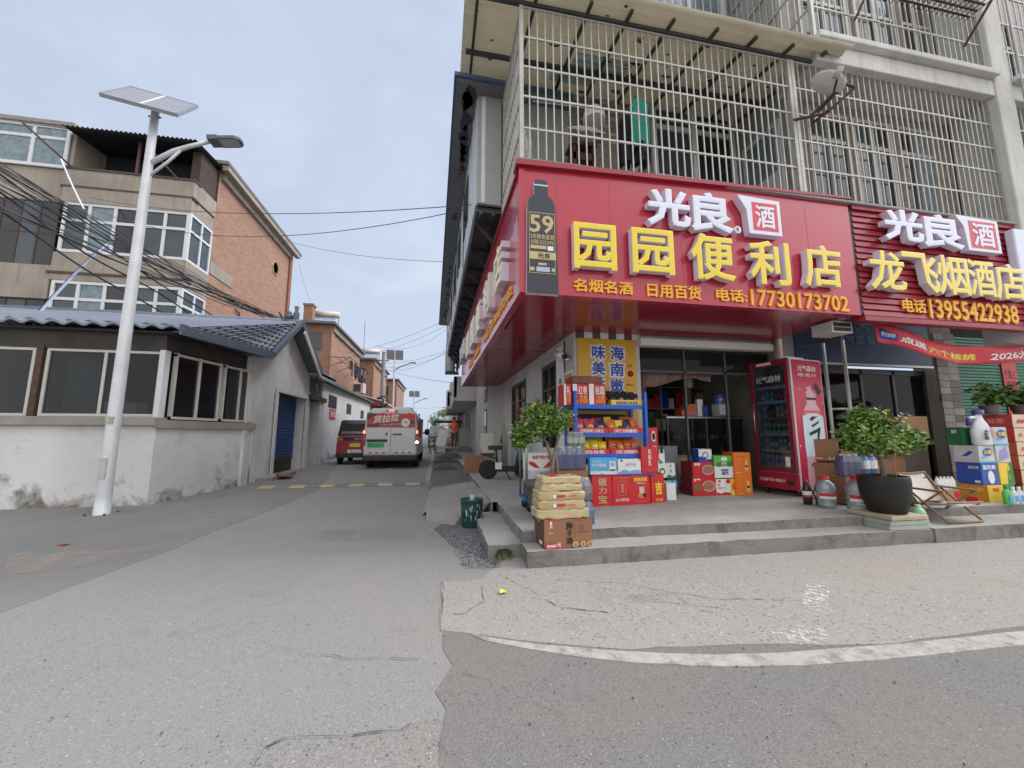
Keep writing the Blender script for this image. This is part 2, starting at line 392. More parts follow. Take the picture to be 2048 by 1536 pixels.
# ============================================================ ground, street, pavement
BRK = (4.5, 12, 24, 48, 82)
def sheet(name, pts, off, m, kind='structure', jag=0.0, step=0.12, label=None):
    """flat sheet laid off metres above the ground; its rim may be ragged"""
    if jag:
        out = []
        for i, p in enumerate(pts):
            q = pts[(i + 1) % len(pts)]; n = max(1, int(math.hypot(q[0] - p[0], q[1] - p[1]) / step))
            for k in range(n):
                t = k / n; x, y = p[0] + (q[0] - p[0]) * t, p[1] + (q[1] - p[1]) * t
                g = mnoise.noise_vector(Vector((x * 3.1, y * 3.1, 0.3))) + 0.5 * mnoise.noise_vector(Vector((x * 11, y * 11, 5)))
                out.append((x + g.x * jag, y + g.y * jag))
        pts = out
    bm = bmesh.new()
    f = bm.faces.new([bm.verts.new((x, y, 0)) for x, y in pts])
    bmesh.ops.triangulate(bm, faces=[f])
    for yb in BRK: bmesh.ops.bisect_plane(bm, geom=bm.verts[:] + bm.edges[:] + bm.faces[:], plane_co=(0, yb, 0), plane_no=(0, 1, 0))
    for v in bm.verts: v.co.z = gz(v.co.y) + off
    bmesh.ops.recalc_face_normals(bm, faces=bm.faces[:])
    if sum(q.normal.z for q in bm.faces) < 0: bmesh.ops.reverse_faces(bm, faces=bm.faces[:])
    if 'stain' not in name:                                # feathered rim down to the surface below
        ex = bmesh.ops.extrude_edge_only(bm, edges=[e for e in bm.edges if e.is_boundary])
        for v in ex['geom']:
            if isinstance(v, bmesh.types.BMVert): v.co.z = gz(v.co.y) - .003
        bmesh.ops.recalc_face_normals(bm, faces=bm.faces[:])
        if sum(q.normal.z for q in bm.faces) < 0: bmesh.ops.reverse_faces(bm, faces=bm.faces[:])
    me = bpy.data.meshes.new(name); bm.to_mesh(me); bm.free(); me.materials.append(m)
    o = bpy.data.objects.new(name, me); COL.objects.link(o)
    return tag(o, label, None, None, kind)
def gp(pix, z=0.0): return [tuple(az(x, y, z)[:2]) for x, y in pix]
g = MB(); ys = (-150, -12, -4, 0, 4.5, 12, 24, 48, 82, 140, 600); xs = (-400, -40, -16, -8, -3, 1, 5, 10, 18, 40, 400)
for a, b in zip(ys, ys[1:]):
    for c, e in zip(xs, xs[1:]): g.add([(c, a, gz(a)), (e, a, gz(a)), (e, b, gz(b)), (c, b, gz(b))], [(0, 1, 2, 3)], m_street)
g.build('ground', kind='structure', world=False)
sheet('road_shoulder', gp([(-400, 1420), (0, 1226), (165, 1165), (330, 1105), (410, 1072), (500, 1040), (570, 1012), (640, 985)]) + [(-3.2, 12.5), (-3.6, 16), (-4.3, 16), (-4.3, 9.8), (-4.7, 7.4), (-12, 7.4), (-12, 3)], 0.003, m_strip, jag=0.02)
apron = gp([(884, 1166), (960, 1160), (1010, 1120), (1040, 1070)]) + [(0.9, 3.6), (9, 3.7), (16, 3.7)] + [(16, 2.2)] + gp([(2300, 1222), (2048, 1252), (1900, 1272), (1763, 1290), (1640, 1291), (1535, 1287), (1377, 1295), (1260, 1301), (1143, 1293), (985, 1275), (882, 1264)])
sheet('concrete_apron', apron, 0.006, m_apron, jag=0.018)
sheet('main_road', gp([(886, 1262), (985, 1272), (1143, 1290), (1260, 1297), (1535, 1284), (1763, 1287), (2048, 1248), (2400, 1215)]) + [(14, 2.0), (14, -8), (0.05, -8)] + gp([(870, 1536), (893, 1420), (872, 1385), (905, 1330), (886, 1300)]), 0.003, m_asph2, jag=0.012)
top = [(940, 1270), (985, 1279), (1090, 1293), (1201, 1302), (1320, 1310), (1435, 1313), (1520, 1310), (1611, 1304), (1730, 1296), (1845, 1286), (1950, 1275), (2048, 1264), (2250, 1238)]
bot = [(2250, 1262), (2048, 1293), (1950, 1304), (1845, 1315), (1728, 1325), (1611, 1333), (1494, 1337), (1380, 1335), (1260, 1328), (1150, 1316), (1043, 1298), (970, 1284)]
sheet('white_road_line', gp(top + bot), 0.0095, m_line, jag=0.006, step=0.05)
edge = [(-0.36, 8.9), (-0.24, 8.9), (-0.27, 13), (-0.32, 20), (-0.38, 30), (-0.5, 60), (-0.62, 60), (-0.5, 30), (-0.44, 20), (-0.39, 13)]
sheet('white_edge_line', edge, 0.006, m_line, jag=0.008, step=0.3)
m_patch = asphalt('repair patch', (0.245, 0.235, 0.22), 170, 0.5, (.28, .25, .215), .25)
sheet('street_patch', gp([(500, 1536), (520, 1500), (560, 1484), (700, 1474), (800, 1466), (850, 1440), (880, 1440), (868, 1600), (480, 1600)]), 0.0048, m_patch, jag=0.012)
def soft_stain(name, col, lo=.35, hi=.75, sc=9, alpha=.7):
    """a stain with a ragged soft rim: opacity falls off from the middle, broken up by noise"""
    m, nt, b = newmat(name); tc = nt.nodes.new('ShaderNodeTexCoord')
    d = nd(nt, 'ShaderNodeVectorMath', operation='DISTANCE'); nt.links.new(tc.outputs['Generated'], d.inputs[0]); d.inputs[1].default_value = (.5, .5, 0)
    n1 = noi(nt, tc.outputs['Object'], sc, 9, .7, .4)
    ad = nd(nt, 'ShaderNodeMath', operation='SUBTRACT'); nt.links.new(n1, ad.inputs[0]); nt.links.new(d.outputs['Value'], ad.inputs[1])
    b.inputs['Base Color'].default_value = (*col, 1); b.inputs['Roughness'].default_value = .85
    nt.links.new(rng(nt, ad.outputs[0], lo, hi, 0, alpha), b.inputs['Alpha']); MATS[name] = m; return m
sheet('oil_stain', gp([(1300, 1420), (1440, 1425), (1440, 1475), (1300, 1478)]), 0.0092, soft_stain('oily stain', (.06, .058, .055), .06, .2, 16, .75))
for k, (px, rx, ry, cl, al_) in enumerate((((300, 1300), 260, 50, (.17, .165, .16), .5), ((560, 1190), 260, 40, (.19, .185, .175), .3), ((1250, 1400), 330, 30, (.15, .145, .135), .45), ((1750, 1440), 300, 45, (.16, .15, .14), .45), ((1300, 1200), 260, 30, (.22, .19, .16), .5), ((640, 1420), 160, 50, (.19, .18, .165), .5), ((1150, 1260), 160, 22, (.20, .17, .145), .55), ((760, 1060), 160, 24, (.18, .175, .17), .3))):
    x, y = px; sheet('road_stain', gp([(x - rx, y - ry), (x + rx, y - ry), (x + rx, y + ry), (x - rx, y + ry)]), 0.0074 + .0002 * k, soft_stain('road stain %d' % k, cl, .0, .32, 2.2, al_))
sheet('dirt_stain', gp([(640, 1240), (860, 1240), (900, 1340), (680, 1330)]), 0.0094, soft_stain('dusty stain', (.20, .18, .15), .12, .34, 7, .6))
sheet('dirt_stain', gp([(20, 1080), (420, 1050), (330, 1130), (0, 1180)]), 0.009, soft_stain('tan dust', (.40, .34, .28), .10, .38, 3, .6))
m_pst = soft_stain('spilled white paint', (.64, .63, .61), -.06, .10, 26, .9)
sheet('paint_stain', gp([(1612, 1140), (1662, 1140), (1652, 1275), (1598, 1275)]), 0.0099, m_pst)
sheet('paint_stain', gp([(1530, 1250), (1690, 1250), (1700, 1298), (1515, 1298)]), 0.0103, m_pst)
sheet('gravel_patch', gp([(905, 1042), (985, 1042), (992, 1110), (1000, 1135), (960, 1118), (905, 1092), (868, 1060)]), 0.0075, m_gravel, jag=0.03)
# cracks and tar seams
ck = MB(); m_crack = M('crack', (0.10, 0.092, 0.082), 0.95, var=.5, sc=7)
for pts, w in (([(995, 1150), (1060, 1180), (1120, 1218), (1170, 1222), (1250, 1232)], .012), ([(1110, 1162), (1240, 1168), (1330, 1185), (1420, 1198), (1620, 1206)], .009),
               ([(966, 1170), (970, 1205), (930, 1228), (885, 1232)], .008), ([(884, 1166), (884, 1262)], .007), ([(1180, 1170), (1300, 1205), (1480, 1222), (1560, 1240)], .006), ([(560, 1300), (700, 1320), (860, 1318)], .006), ([(930, 1350), (1100, 1420), (1160, 1536)], .005),                ([(500, 1540), (520, 1502), (562, 1484), (700, 1474), (800, 1466), (848, 1442)], .012), ([(866, 1480), (900, 1536)], .012), ([(1345, 1190), (1400, 1222), (1450, 1232)], .006), ([(535, 974), (866, 973)], .02)):
    P = gp(pts); z = 0.0108
    fine = []
    for a, b in zip(P, P[1:]):
        n = max(2, int(math.hypot(b[0] - a[0], b[1] - a[1]) / 0.05))
        for k in range(n):
            x, y = a[0] + (b[0] - a[0]) * k / n, a[1] + (b[1] - a[1]) * k / n
            q = mnoise.noise_vector(Vector((x * 7, y * 7, 1))) * 0.03
            fine.append((x + q.x, y + q.y))
    for i in range(len(fine) - 1):
        a, b = Vector(fine[i]), Vector(fine[i + 1]); d = (b - a)
        if d.length < 1e-5: continue
        nn = Vector((-d.y, d.x)).normalized() * w * (0.1 + 0.9 * random.random() ** 1.5) * 0.45
        zz = gz(a.y) + z
        ck.add([(*(a - nn), zz), (*(a + nn), zz), (*(b + nn), zz), (*(b - nn), zz)], [(0, 1, 2, 3)], m_crack)
ck.build('road_cracks', kind='structure', world=False)
# pebbles and litter
pb = MB(); stone = [M('grey pebble', (0.17, 0.17, 0.18), 0.9), M('pale pebble', (0.30, 0.29, 0.28), 0.9), M('dark pebble', (0.07, 0.07, 0.075), 0.9)]
def pebble(x, y, z, r, m):
    vs = [(x + r * random.uniform(.6, 1.2), y, z), (x, y + r * random.uniform(.6, 1.2), z), (x - r * random.uniform(.6, 1.2), y, z), (x, y - r * random.uniform(.6, 1.2), z), (x + r * .2, y, z + r * random.uniform(.5, 1))]
    pb.add(vs, [(0, 1, 4), (1, 2, 4), (2, 3, 4), (3, 0, 4)], m)
for k in range(2600):
    px, py = random.uniform(872, 1000), random.uniform(1040, 1135)
    if px + (py - 1040) * -0.6 < 872: continue
    c = az(px, py, 0.01); pebble(c.x, c.y, 0.010, random.uniform(.004, .012), random.choice(stone))
pb.build('gravel', kind='stuff', world=False)
pb = MB()
for k in range(1500):
    x, y = random.uniform(-5, 6), random.uniform(0.4, 9) ** 1.0
    if x > 0.7 and y > 3.4: continue
    pebble(x, y, gz(y) + 0.009, random.choice((.003, .004, .005, .007)), random.choice(stone))
pb.build('road_grit', kind='stuff', world=False)
lt = MB(); c = az(1007, 1187, 0.01); q = M('yellow litter', (0.8, 0.66, 0.05), 0.6)
lt.add([(c.x - .03, c.y - .02, .02), (c.x + .03, c.y - .01, .03), (c.x + .02, c.y + .03, .018), (c.x - .02, c.y + .03, .034)], [(0, 1, 2), (0, 2, 3)], q).build('paper_scrap', label='small yellow scrap of paper on the concrete apron', cat='litter')
lt = MB(); c = az(127, 1091, 0.01); q = M('red litter', (0.55, 0.05, 0.04), 0.6)
lt.add([(c.x - .05, c.y - .03, .016), (c.x + .05, c.y - .02, .03), (c.x + .03, c.y + .04, .018), (c.x - .03, c.y + .03, .03)], [(0, 1, 2), (0, 2, 3)], q).build('paper_scrap', label='small red scrap of paper on the grey road shoulder', cat='litter')
# speed bump: rubber hump with worn yellow bars
sb = thing('speed_bump', 'worn black and yellow rubber speed bump across the street behind the van', 'speed bump', (-2, 9.15, gz(9.15)))
y0, zz = 9.15, gz(9.15)
def hump(x0, x1, m): return MB().prism([(x0, y0 - .16, zz + .006), (x0, y0 - .10, zz + .035), (x0, y0 + .10, zz + .037), (x0, y0 + .16, zz + .008)], (x1 - x0, 0, 0), m)
mb_k = M('worn bump rubber', (0.17, 0.165, 0.16), 0.85); mb_y = M('worn bump yellow', (0.42, 0.32, 0.16), 0.8, dirt=.8, dcol=(.16, .15, .14)); mb_w = M('worn bump grey', (0.36, 0.35, 0.33), .85)
x = -3.75; i = 0
while x < -0.2:
    hump(x, x + .299, mb_k if i % 2 else (mb_y if x < -1.9 else mb_w)).build('hump_segment', sb); x += .3; i += 1

# ------------------------------------------------------------ the shop's stepped platform
ZP = 0.25
def rough_block(name, x0, y0, z0, x1, y1, z1, mt, ms, label, cat, cell=0.08, amp=0.016, zr=None):
    """concrete block: top and sides as grids with a worn, uneven rim"""
    mb = MB()
    nx, ny, nz = max(1, int((x1 - x0) / cell)), max(1, int((y1 - y0) / cell)), 2
    def j(p):
        q = mnoise.noise_vector(p * 4.0) * amp + mnoise.noise_vector(p * 13.0) * amp * 0.5
        e = 1.0 if p.z > z0 + 1e-4 else 0.3
        return Vector((p.x + q.x * e, p.y + q.y * e, p.z + q.z * 0.5 * (p.z > z0 + 1e-4)))
    zt = (lambda x: z1) if zr is None else (lambda x: z1 + (zr - z1) * (x - x0) / (x1 - x0))
    mb.grid(lambda u, v: j(Vector((x0 + (x1 - x0) * u, y0 + (y1 - y0) * v, zt(x0 + (x1 - x0) * u)))), nx, ny, mt, False)
    mb.grid(lambda u, v: j(Vector((x0 + (x1 - x0) * u, y0, z0 + (zt(x0 + (x1 - x0) * u) - z0) * v))), nx, nz, ms, False)
    mb.grid(lambda u, v: j(Vector((x0, y1 + (y0 - y1) * u, z0 + (zt(x0) - z0) * v))), ny, nz, ms, False)
    mb.grid(lambda u, v: j(Vector((x1, y0 + (y1 - y0) * u, z0 + (zt(x1) - z0) * v))), ny, nz, ms, False)
    return mb.build(name, label=label, cat=cat, world=False, kind='structure')
rough_block('lower_step', 0.79, 3.52, 0, 5.40, 3.83, 0.148, m_plat, m_riser, 'lower concrete step', 'step')
rough_block('shop_platform', 0.80, 3.81, 0, 5.42, 8.0, ZP, m_plat, m_riser, 'platform', 'platform', amp=.014)
rough_block('step', 5.40, 3.50, -.02, 14, 3.98, 0.16, m_plat, m_riser, 'step', 'step', amp=.008)
rough_block('shop_terrace', 5.42, 3.96, 0, 14, 8.0, ZP + .02, m_plat, m_riser, 'terrace', 'terrace', amp=.008)
rough_block('side_step', 0.47, 3.86, 0, 0.80, 5.5, 0.125, m_plat, m_riser, 'side step', 'step', amp=.018)
hole = MB()       # flat dark patch painted as the shade inside the side step's broken end
hole.add([(0.53, 3.835, .02), (0.69, 3.835, .02), (0.70, 3.835, .075), (0.64, 3.835, .10), (0.56, 3.835, .09)], [(0, 1, 2, 3, 4)], m_dark)
hole.build('step_hollow_shade', kind='structure', world=False)
# side pavement running up the street along the shop
pv = MB()
def sx(y, x0=2.05): return x0 + KS * (y - 4)
def qz(y): return 0.25 + 0.004 * (y - 5)
a = [az(905, 1048, .03), az(975, 1018, .03), az(992, 1003, .235), az(866, 1018, .10)]
p_nr, p_fr, p_nl, p_fl = az(992, 1003, .235), az(944, 962, .27), az(852, 1022, .085), az(866, 975, .10)
def ramp(u, v):
    p = (p_nl * (1 - u) + p_nr * u) * (1 - v) + (p_fl * (1 - u) + p_fr * u) * v
    q = mnoise.noise_vector(p * 5) * 0.014
    return p + q * Vector((1, 1, .6)).length * 0.6
pv.grid(ramp, 10, 16, m_slab, False)
low = [Vector((p.x, p.y, 0)) for p in (az(852, 1048, .0), az(905, 1056, .0), az(985, 1022, 0.0))]
E1 = [ramp(i / 10, 0) for i in range(11)]
E0 = [low[0] + (low[1] - low[0]) * min(1, i / 5) if i <= 5 else low[1] + (low[2] - low[1]) * ((i - 5) / 5) for i in range(11)]
for i in range(10): pv.add([E0[i], E0[i + 1], E1[i + 1], E1[i]], [(0, 1, 2, 3)], m_slab)
L1 = [ramp(0, j / 16) for j in range(17)]
for j in range(16): pv.add([(L1[j].x - .06, L1[j].y, gz(L1[j].y)), L1[j], L1[j + 1], (L1[j + 1].x - .06, L1[j + 1].y, gz(L1[j + 1].y))], [(0, 1, 2, 3)], m_slab)
pv.build('ramp_slab', kind='structure', world=False)
pv = MB()
for y in range(0, 14):
    ya, yb = 5.5 + y * .62, 5.5 + (y + 1) * .62
    pv.add([(.72 - .012 * (ya - 5), ya, qz(ya)), (2.2, ya, qz(ya)), (2.2, yb, qz(yb)), (.72 - .012 * (yb - 5), yb, qz(yb))], [(0, 1, 2, 3)], m_plat)
pv.add([(.64, 14.1, .28), (2.2, 14.1, .28), (2.2, 14.1, 0), (.64, 14.1, 0)], [(0, 1, 2, 3)], m_riser)
pv.add([(.72, 5.4, 0), (.64, 14.1, 0), (.64, 14.1, .28), (.72, 5.4, .25)], [(3, 2, 1, 0)], m_riser)
pv.build('side_pavement', kind='structure', world=False)
m_dirtc = concrete('dirty verge', (0.17, 0.165, 0.155), .6, (.08, .08, .07), 1.2)
sheet('verge', [(-.25, 8.3), (.75, 7.9), (.66, 14), (.9, 14), (.9, 60), (-.36, 60), (-.3, 20), (-.26, 13)], 0.012, m_dirtc, jag=0.03)
pk = MB()
for k, (x, y, s) in enumerate(((.25, 15.2, .9), (.35, 17.5, 1.1), (.15, 12.6, .7), (.5, 19.2, .8))):     # heaps of dirt and weeds by the kerb
    pk.grid(lambda u, v: Vector((x + (u - .5) * s, y + (v - .5) * s * 1.6, gz(y) + .014 + max(0, .10 * s * (1 - ((u - .5) ** 2 + (v - .5) ** 2) * 4.2) * (1 + mnoise.noise(Vector((u * 5, v * 5, k))))))), 10, 10, M('soil', (.075, .07, .055), .95, var=.4, sc=14))
pk.build('soil_heaps', kind='stuff', world=False)
fp = rough_block('house_step', .10, 21.6, gz(22), 1.7, 25.5, gz(22) + .18, m_plat, m_riser, 'raised concrete step', 'step')

# ============================================================ corner building with the shops
def rng2(px0, py0, px1, py1, Y):
    ym, xm = (py0 + py1) / 2, (px0 + px1) / 2
    a, b, c, d = ay(px0, ym, Y), ay(px1, ym, Y), ay(xm, py0, Y), ay(xm, py1, Y)
    return a.x, d.z, b.x, c.z                              # x0, z0, x1, z1
bld = thing('corner_building', 'old apartment block with barred balconies above two shops', 'building', (5, 5.6, 0.2))
m_wallw = concrete('white wall plaster', (0.56, 0.55, 0.53), .35, (.28, .26, .24), .9, .12)
m_wallg = concrete('grey wall plaster', (0.33, 0.325, 0.315), .5, (.16, .15, .14), .8, .15, True)
m_fascia = concrete('white slab paint', (0.60, 0.59, 0.565), .5, (.30, .26, .2), 1.0, .1, True)
m_clad = M('grey metal cladding', (0.36, 0.375, 0.375), .5, .1, var=.05, dirt=.25, dcol=(.2, .17, .14))
# ground floor front: yellow-board wall, opening, pillar, second shop
w = MB()
w.box(2.03, 5.6, .2, 3.12, 5.85, 2.80, m_wallw)
w.box(3.12, 5.6, 2.70, 5.62, 5.85, 2.80, m_wallw)
w.box(5.62, 5.55, .2, 6.02, 5.9, 3.4, m_wallg)
w.box(6.02, 5.6, 3.3, 14, 5.9, 3.6, m_wallg)
w.box(2.03, 5.64, 2.8, 5.62, 5.9, 4.30, m_wallw)
w.build('front_wall', bld)
t = MB()
for k in range(8): t.box(2.04 + k * .135, 5.575, 2.70, 2.04 + (k + 1) * .135, 5.6, 2.80, m_prt_w if k % 2 else M('dark tile', (.12, .07, .06), .4))
t.build('tile_band', bld)
# shop interior
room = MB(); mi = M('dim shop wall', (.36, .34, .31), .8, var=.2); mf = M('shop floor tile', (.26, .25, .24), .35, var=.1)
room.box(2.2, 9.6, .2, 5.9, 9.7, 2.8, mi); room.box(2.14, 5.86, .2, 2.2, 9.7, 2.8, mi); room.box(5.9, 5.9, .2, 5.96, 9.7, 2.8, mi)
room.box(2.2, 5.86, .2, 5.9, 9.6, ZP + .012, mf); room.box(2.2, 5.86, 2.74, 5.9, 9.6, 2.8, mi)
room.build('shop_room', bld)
sh = MB(); sh.box(3.08, 5.46, 2.60, 5.60, 5.62, 2.72, m_prt_w); sh.build('shutter_box', bld, bevel=.008)
fr = MB(); x0, z0, x1, z1 = rng2(1390, 700, 1398, 985, 5.66)
for xx in (3.13, 3.95, 4.72, 5.58): fr.box(xx, 5.68, ZP, xx + .035, 5.72, 2.6, m_dsteel)
fr.box(3.13, 5.68, 2.2, 5.6, 5.72, 2.24, m_dsteel); fr.build('door_frame', bld)
pn = MB(); pn.box(3.17, 5.695, 2.25, 5.57, 5.705, 2.58, m_gdark); pn.build('glass_panel', bld)
# second shop: dark recessed doors, brick-tiled pillar, green roller shutter
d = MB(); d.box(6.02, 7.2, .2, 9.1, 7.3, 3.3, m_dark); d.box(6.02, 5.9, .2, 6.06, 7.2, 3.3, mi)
d.build('dark_recess', bld)
x0, z0, x1, z1 = rng2(1705, 748, 1858, 900, 5.75)
d = MB()
for k in range(5): xx = 6.1 + k * .74; d.box(xx, 5.72, ZP, xx + .05, 5.78, 2.38, M('dark door frame', (.045, .045, .045), .4))
d.box(6.1, 5.72, 2.30, 9.1, 5.78, 2.40, M('dark door frame', (.05, .05, .05), .4)); d.build('door_frame', bld)
d = MB(); d.box(6.1, 5.745, ZP, 9.1, 5.755, 2.30, glass('shaded glass', (.25, .27, .28), .0, .5, (.012, .013, .014), .05, 1.28)); d.build('glass_door', bld)
d = MB()
for r in range(22):
    for q in range(2): d.box(9.12 + q * .25, 5.52, ZP + r * .13, 9.12 + q * .25 + .243, 5.56, ZP + r * .13 + .123, random.choice((m_tile, m_tile, M('grey wall tile', (.26, .25, .24), .5, var=.2), M('dark brown wall tile', (.12, .085, .065), .5, var=.2))))
d.box(9.12, 5.56, .2, 9.62, 5.9, 3.3, m_wallg); d.build('tiled_pillar', bld)
m_grn = M('green shutter', (.05, .17, .115), .45, .2, var=.12, dirt=.3, dcol=(.08, .1, .08))
d = MB(); n = 46
for r in range(n):
    z = ZP + r * .062; d.prism([(9.64, 5.66, z), (9.64, 5.645, z + .012), (9.64, 5.645, z + .05), (9.64, 5.66, z + .062)], (3.2, 0, 0), m_grn)
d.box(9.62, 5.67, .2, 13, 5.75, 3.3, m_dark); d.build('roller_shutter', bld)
d = MB(); x0, z0, x1, z1 = rng2(2012, 727, 2040, 800, 5.6)
d.box(x0, 5.625, z0 - .5, x1, 5.635, z1 + .02, m_prt_r)
for k, ch in enumerate('生意兴隆通四海'[:5]): d.text(ch, (x0 + .03, 5.622, z1 - .30 - k * .22), UX, UZ, x1 - x0 - .06, .17, m_prt_k, .001)
d.build('red_couplet', bld)
# ceiling slab behind the signs, storey walls
d = MB(); d.box(.98, 4.2, 4.24, 5.3, 5.7, 4.40, m_wallg); d.box(5.3, 4.2, 4.2, 14, 4.7, 4.38, m_wallg); d.build('balcony_floor', bld)
d = MB()
d.box(2.05, 5.6, 4.4, 5.32, 5.8, 11.6, m_tile); d.box(2.05, 5.8, 4.4, 2.2, 16, 11.6, m_wallg)
d.box(5.30, 4.62, 4.4, 5.42, 5.6, 11.6, m_wallg)
d.box(5.42, 4.62, 4.4, 14, 4.9, 11.6, m_tile)
for r in range(17):                                        # bands of brown and beige strip tiles
    z = 4.5 + r * .15
    for q in range(11):
        xx = 2.08 + q * .13
        if random.random() < .45: d.box(xx, 5.588, z, xx + .12, 5.6, z + .06, random.choice((M('dark brown wall tile', (.12, .085, .065), .5), M('pale wall tile', (.46, .42, .37), .5))))
d.build('upper_wall', bld)
m_fr2 = M('aged window frame', (.46, .42, .38), .5, var=.1, dirt=.3, dcol=(.25, .2, .17))
def window(parent, x0, z0, x1, z1, Y, nx=2, trans=0.33, mf=m_upvc, mp=m_win, fw=.055, depth=.07, frame='window', skip=(), pane='pane'):
    f = MB(); f.box(x0, Y - depth, z0, x0 + fw, Y, z1, mf); f.box(x1 - fw, Y - depth, z0, x1, Y, z1, mf)
    f.box(x0 + fw, Y - depth, z0, x1 - fw, Y, z0 + fw, mf); f.box(x0 + fw, Y - depth, z1 - fw, x1 - fw, Y, z1, mf)
    for i in range(1, nx): xx = x0 + (x1 - x0) * i / nx; f.box(xx - fw / 2, Y - depth + .004, z0 + fw, xx + fw / 2, Y, z1 - fw, mf)
    zt = z1 - (z1 - z0) * trans
    if trans: f.box(x0 + fw, Y - depth + .008, zt - fw / 2, x1 - fw, Y - .004, zt + fw / 2, mf)
    o = f.build(frame, parent)
    for i in range(nx):
        p = MB(); a, b = x0 + (x1 - x0) * i / nx, x0 + (x1 - x0) * (i + 1) / nx
        m = mp[i % len(mp)] if isinstance(mp, (list, tuple)) else mp
        p.box(a + .01, Y - .03, z0 + .01, b - .01, Y - .02, z1 - .01, m); p.build(pane, o)
    return o
window(bld, 3.52, 5.6, 5.18, 7.05, 5.62, 2, .3, m_upvc, (m_win, m_wind), .09)
x0, z0, x1, z1 = rng2(1310, 255, 1375, 292, 5.55)
for i, (a, b) in enumerate(((5.62, 6.42), (6.5, 7.3), (7.42, 8.2))):
    window(bld, a, 4.62, b, 6.36, 4.64, 2, .28, m_fr2, (m_win, m_wind) if i != 2 else (m_wind, m_curt), .06)
window(bld, 2.9, 8.55, 5.2, 10.3, 5.62, 3, .3, m_upvc, (m_wind, m_curt, m_curt), .08)
for i, (a, b) in enumerate(((5.7, 6.7), (6.85, 7.75), (7.85, 8.55))): window(bld, a, 7.1, b, 9.0, 4.64, 2, .28, m_fr2, (m_wind, m_win), .06)
for (z0, z1) in ((4.62, 6.36), (7.1, 9.0)): window(bld, 9.15, z0, 10.6, z1, 4.64, 3, .28, m_fr2, (m_wind, m_win), .06)
d = MB(); d.box(5.26, 4.75, 4.45, 5.30, 5.5, 6.3, m_upvc); d.box(5.25, 4.83, 5.45, 5.262, 5.42, 6.2, m_curt); d.build('balcony_door', bld)
# projecting slab and white drain column
d = MB(); d.box(5.22, 4.0, 6.58, 8.62, 4.7, 6.86, m_fascia); d.box(5.2, 3.9, 6.865, 8.62, 4.7, 6.96, m_fascia)
d.box(9.0, 4.0, 6.58, 14, 4.7, 6.86, m_fascia); d.box(9.0, 3.9, 6.865, 14, 4.7, 6.96, m_fascia); d.build('floor_slab', bld, bevel=.015)
d = MB(); d.box(8.62, 3.98, 2.6, 9.0, 4.6, 9.6, m_fascia); d.build('corner_column', bld, bevel=.02)
d = MB(); d.tube([(9.03, 3.9, 9.6), (9.03, 3.9, 6.2), (9.06, 3.9, 5.6), (9.02, 3.9, 4.9), (9.05, 3.9, 4.2)], .014, M('grey cable', (.3, .3, .32), .6)); d.build('wall_cable', bld)
# security cages
def cage(x0, x1, z0, z1, Y, pitch=.1045, name='security_cage', rails=(), left=None, mat=m_cagew):
    c = MB(); n = int(round((x1 - x0) / pitch))
    for i in range(n + 1):
        xx = x0 + (x1 - x0) * i / n; c.box(xx - .0075, Y - .007, z0, xx + .0075, Y + .007, z1, mat)
    for z in rails: c.box(x0, Y - .010, z - .012, x1, Y + .010, z + .012, mat)
    for xx in (x0, x1): c.box(xx - .025, Y - .026, z0, xx + .025, Y + .024, z1 + .003, mat)
    if left is not None:
        m = int(round((left - Y) / .115))
        for i in range(1, m + 1): yy = Y + (left - Y) * i / m; c.box(x0 - .010, yy - .010, z0, x0 + .010, yy + .010, z1, mat)
        for z in rails: c.box(x0 - .014, Y + .02, z - .016, x0 + .014, left, z + .016, mat)
    return c.build(name, bld)
R1 = (4.42, 4.88, 5.31, 5.72, 6.14, 6.57)
cage(.865, 4.80, 4.42, 6.57, 4.1, rails=R1, left=5.58)
cage(4.86, 8.60, 4.42, 6.57, 4.1, .108, rails=R1)
cage(5.28, 8.60, 6.97, 9.6, 4.06, .115, rails=(7.0, 7.55, 8.1, 8.65, 9.2), left=5.6)
cage(9.08, 13.5, 4.42, 6.57, 4.1, .12, rails=R1)
cage(9.08, 13.5, 6.97, 9.6, 4.06, .12, rails=(7.0, 7.55, 8.1, 8.65, 9.2))
d = MB()                                                   # tile-hung lip under the cage
d.box(.82, 4.02, 4.395, 8.6, 4.16, 4.425, m_wallg); d.build('cage_sill', bld)
d = MB()
for i in range(15): d.box(2.85 + i * .16, 5.42, 8.5, 2.865 + i * .16, 5.435, 10.4, m_cagew)
for z in (8.52, 8.95, 9.4): d.box(2.85, 5.415, z, 5.1, 5.445, z + .022, m_cagew)
d.build('window_grille', bld)
# flower rack of dark bars hung outside the upper cage
d = MB()
for yy in (3.62, 3.71, 3.80, 3.89, 3.98): d.bar((6.0, yy, 7.95), (8.3, yy, 7.95), .024, m_rust)
for i in range(24): d.bar((6.0 + i * .1, 3.6, 7.93), (6.0 + i * .1, 4.04, 7.93), .010, m_rust)
d.bar((8.22, 3.62, 7.93), (8.22, 4.05, 7.45), .026, m_rust); d.bar((6.05, 3.62, 7.93), (6.05, 4.05, 7.45), .02, m_rust); d.bar((6.0, 3.62, 8.2), (8.3, 3.62, 8.2), .02, m_rust); d.build('flower_rack', bld)

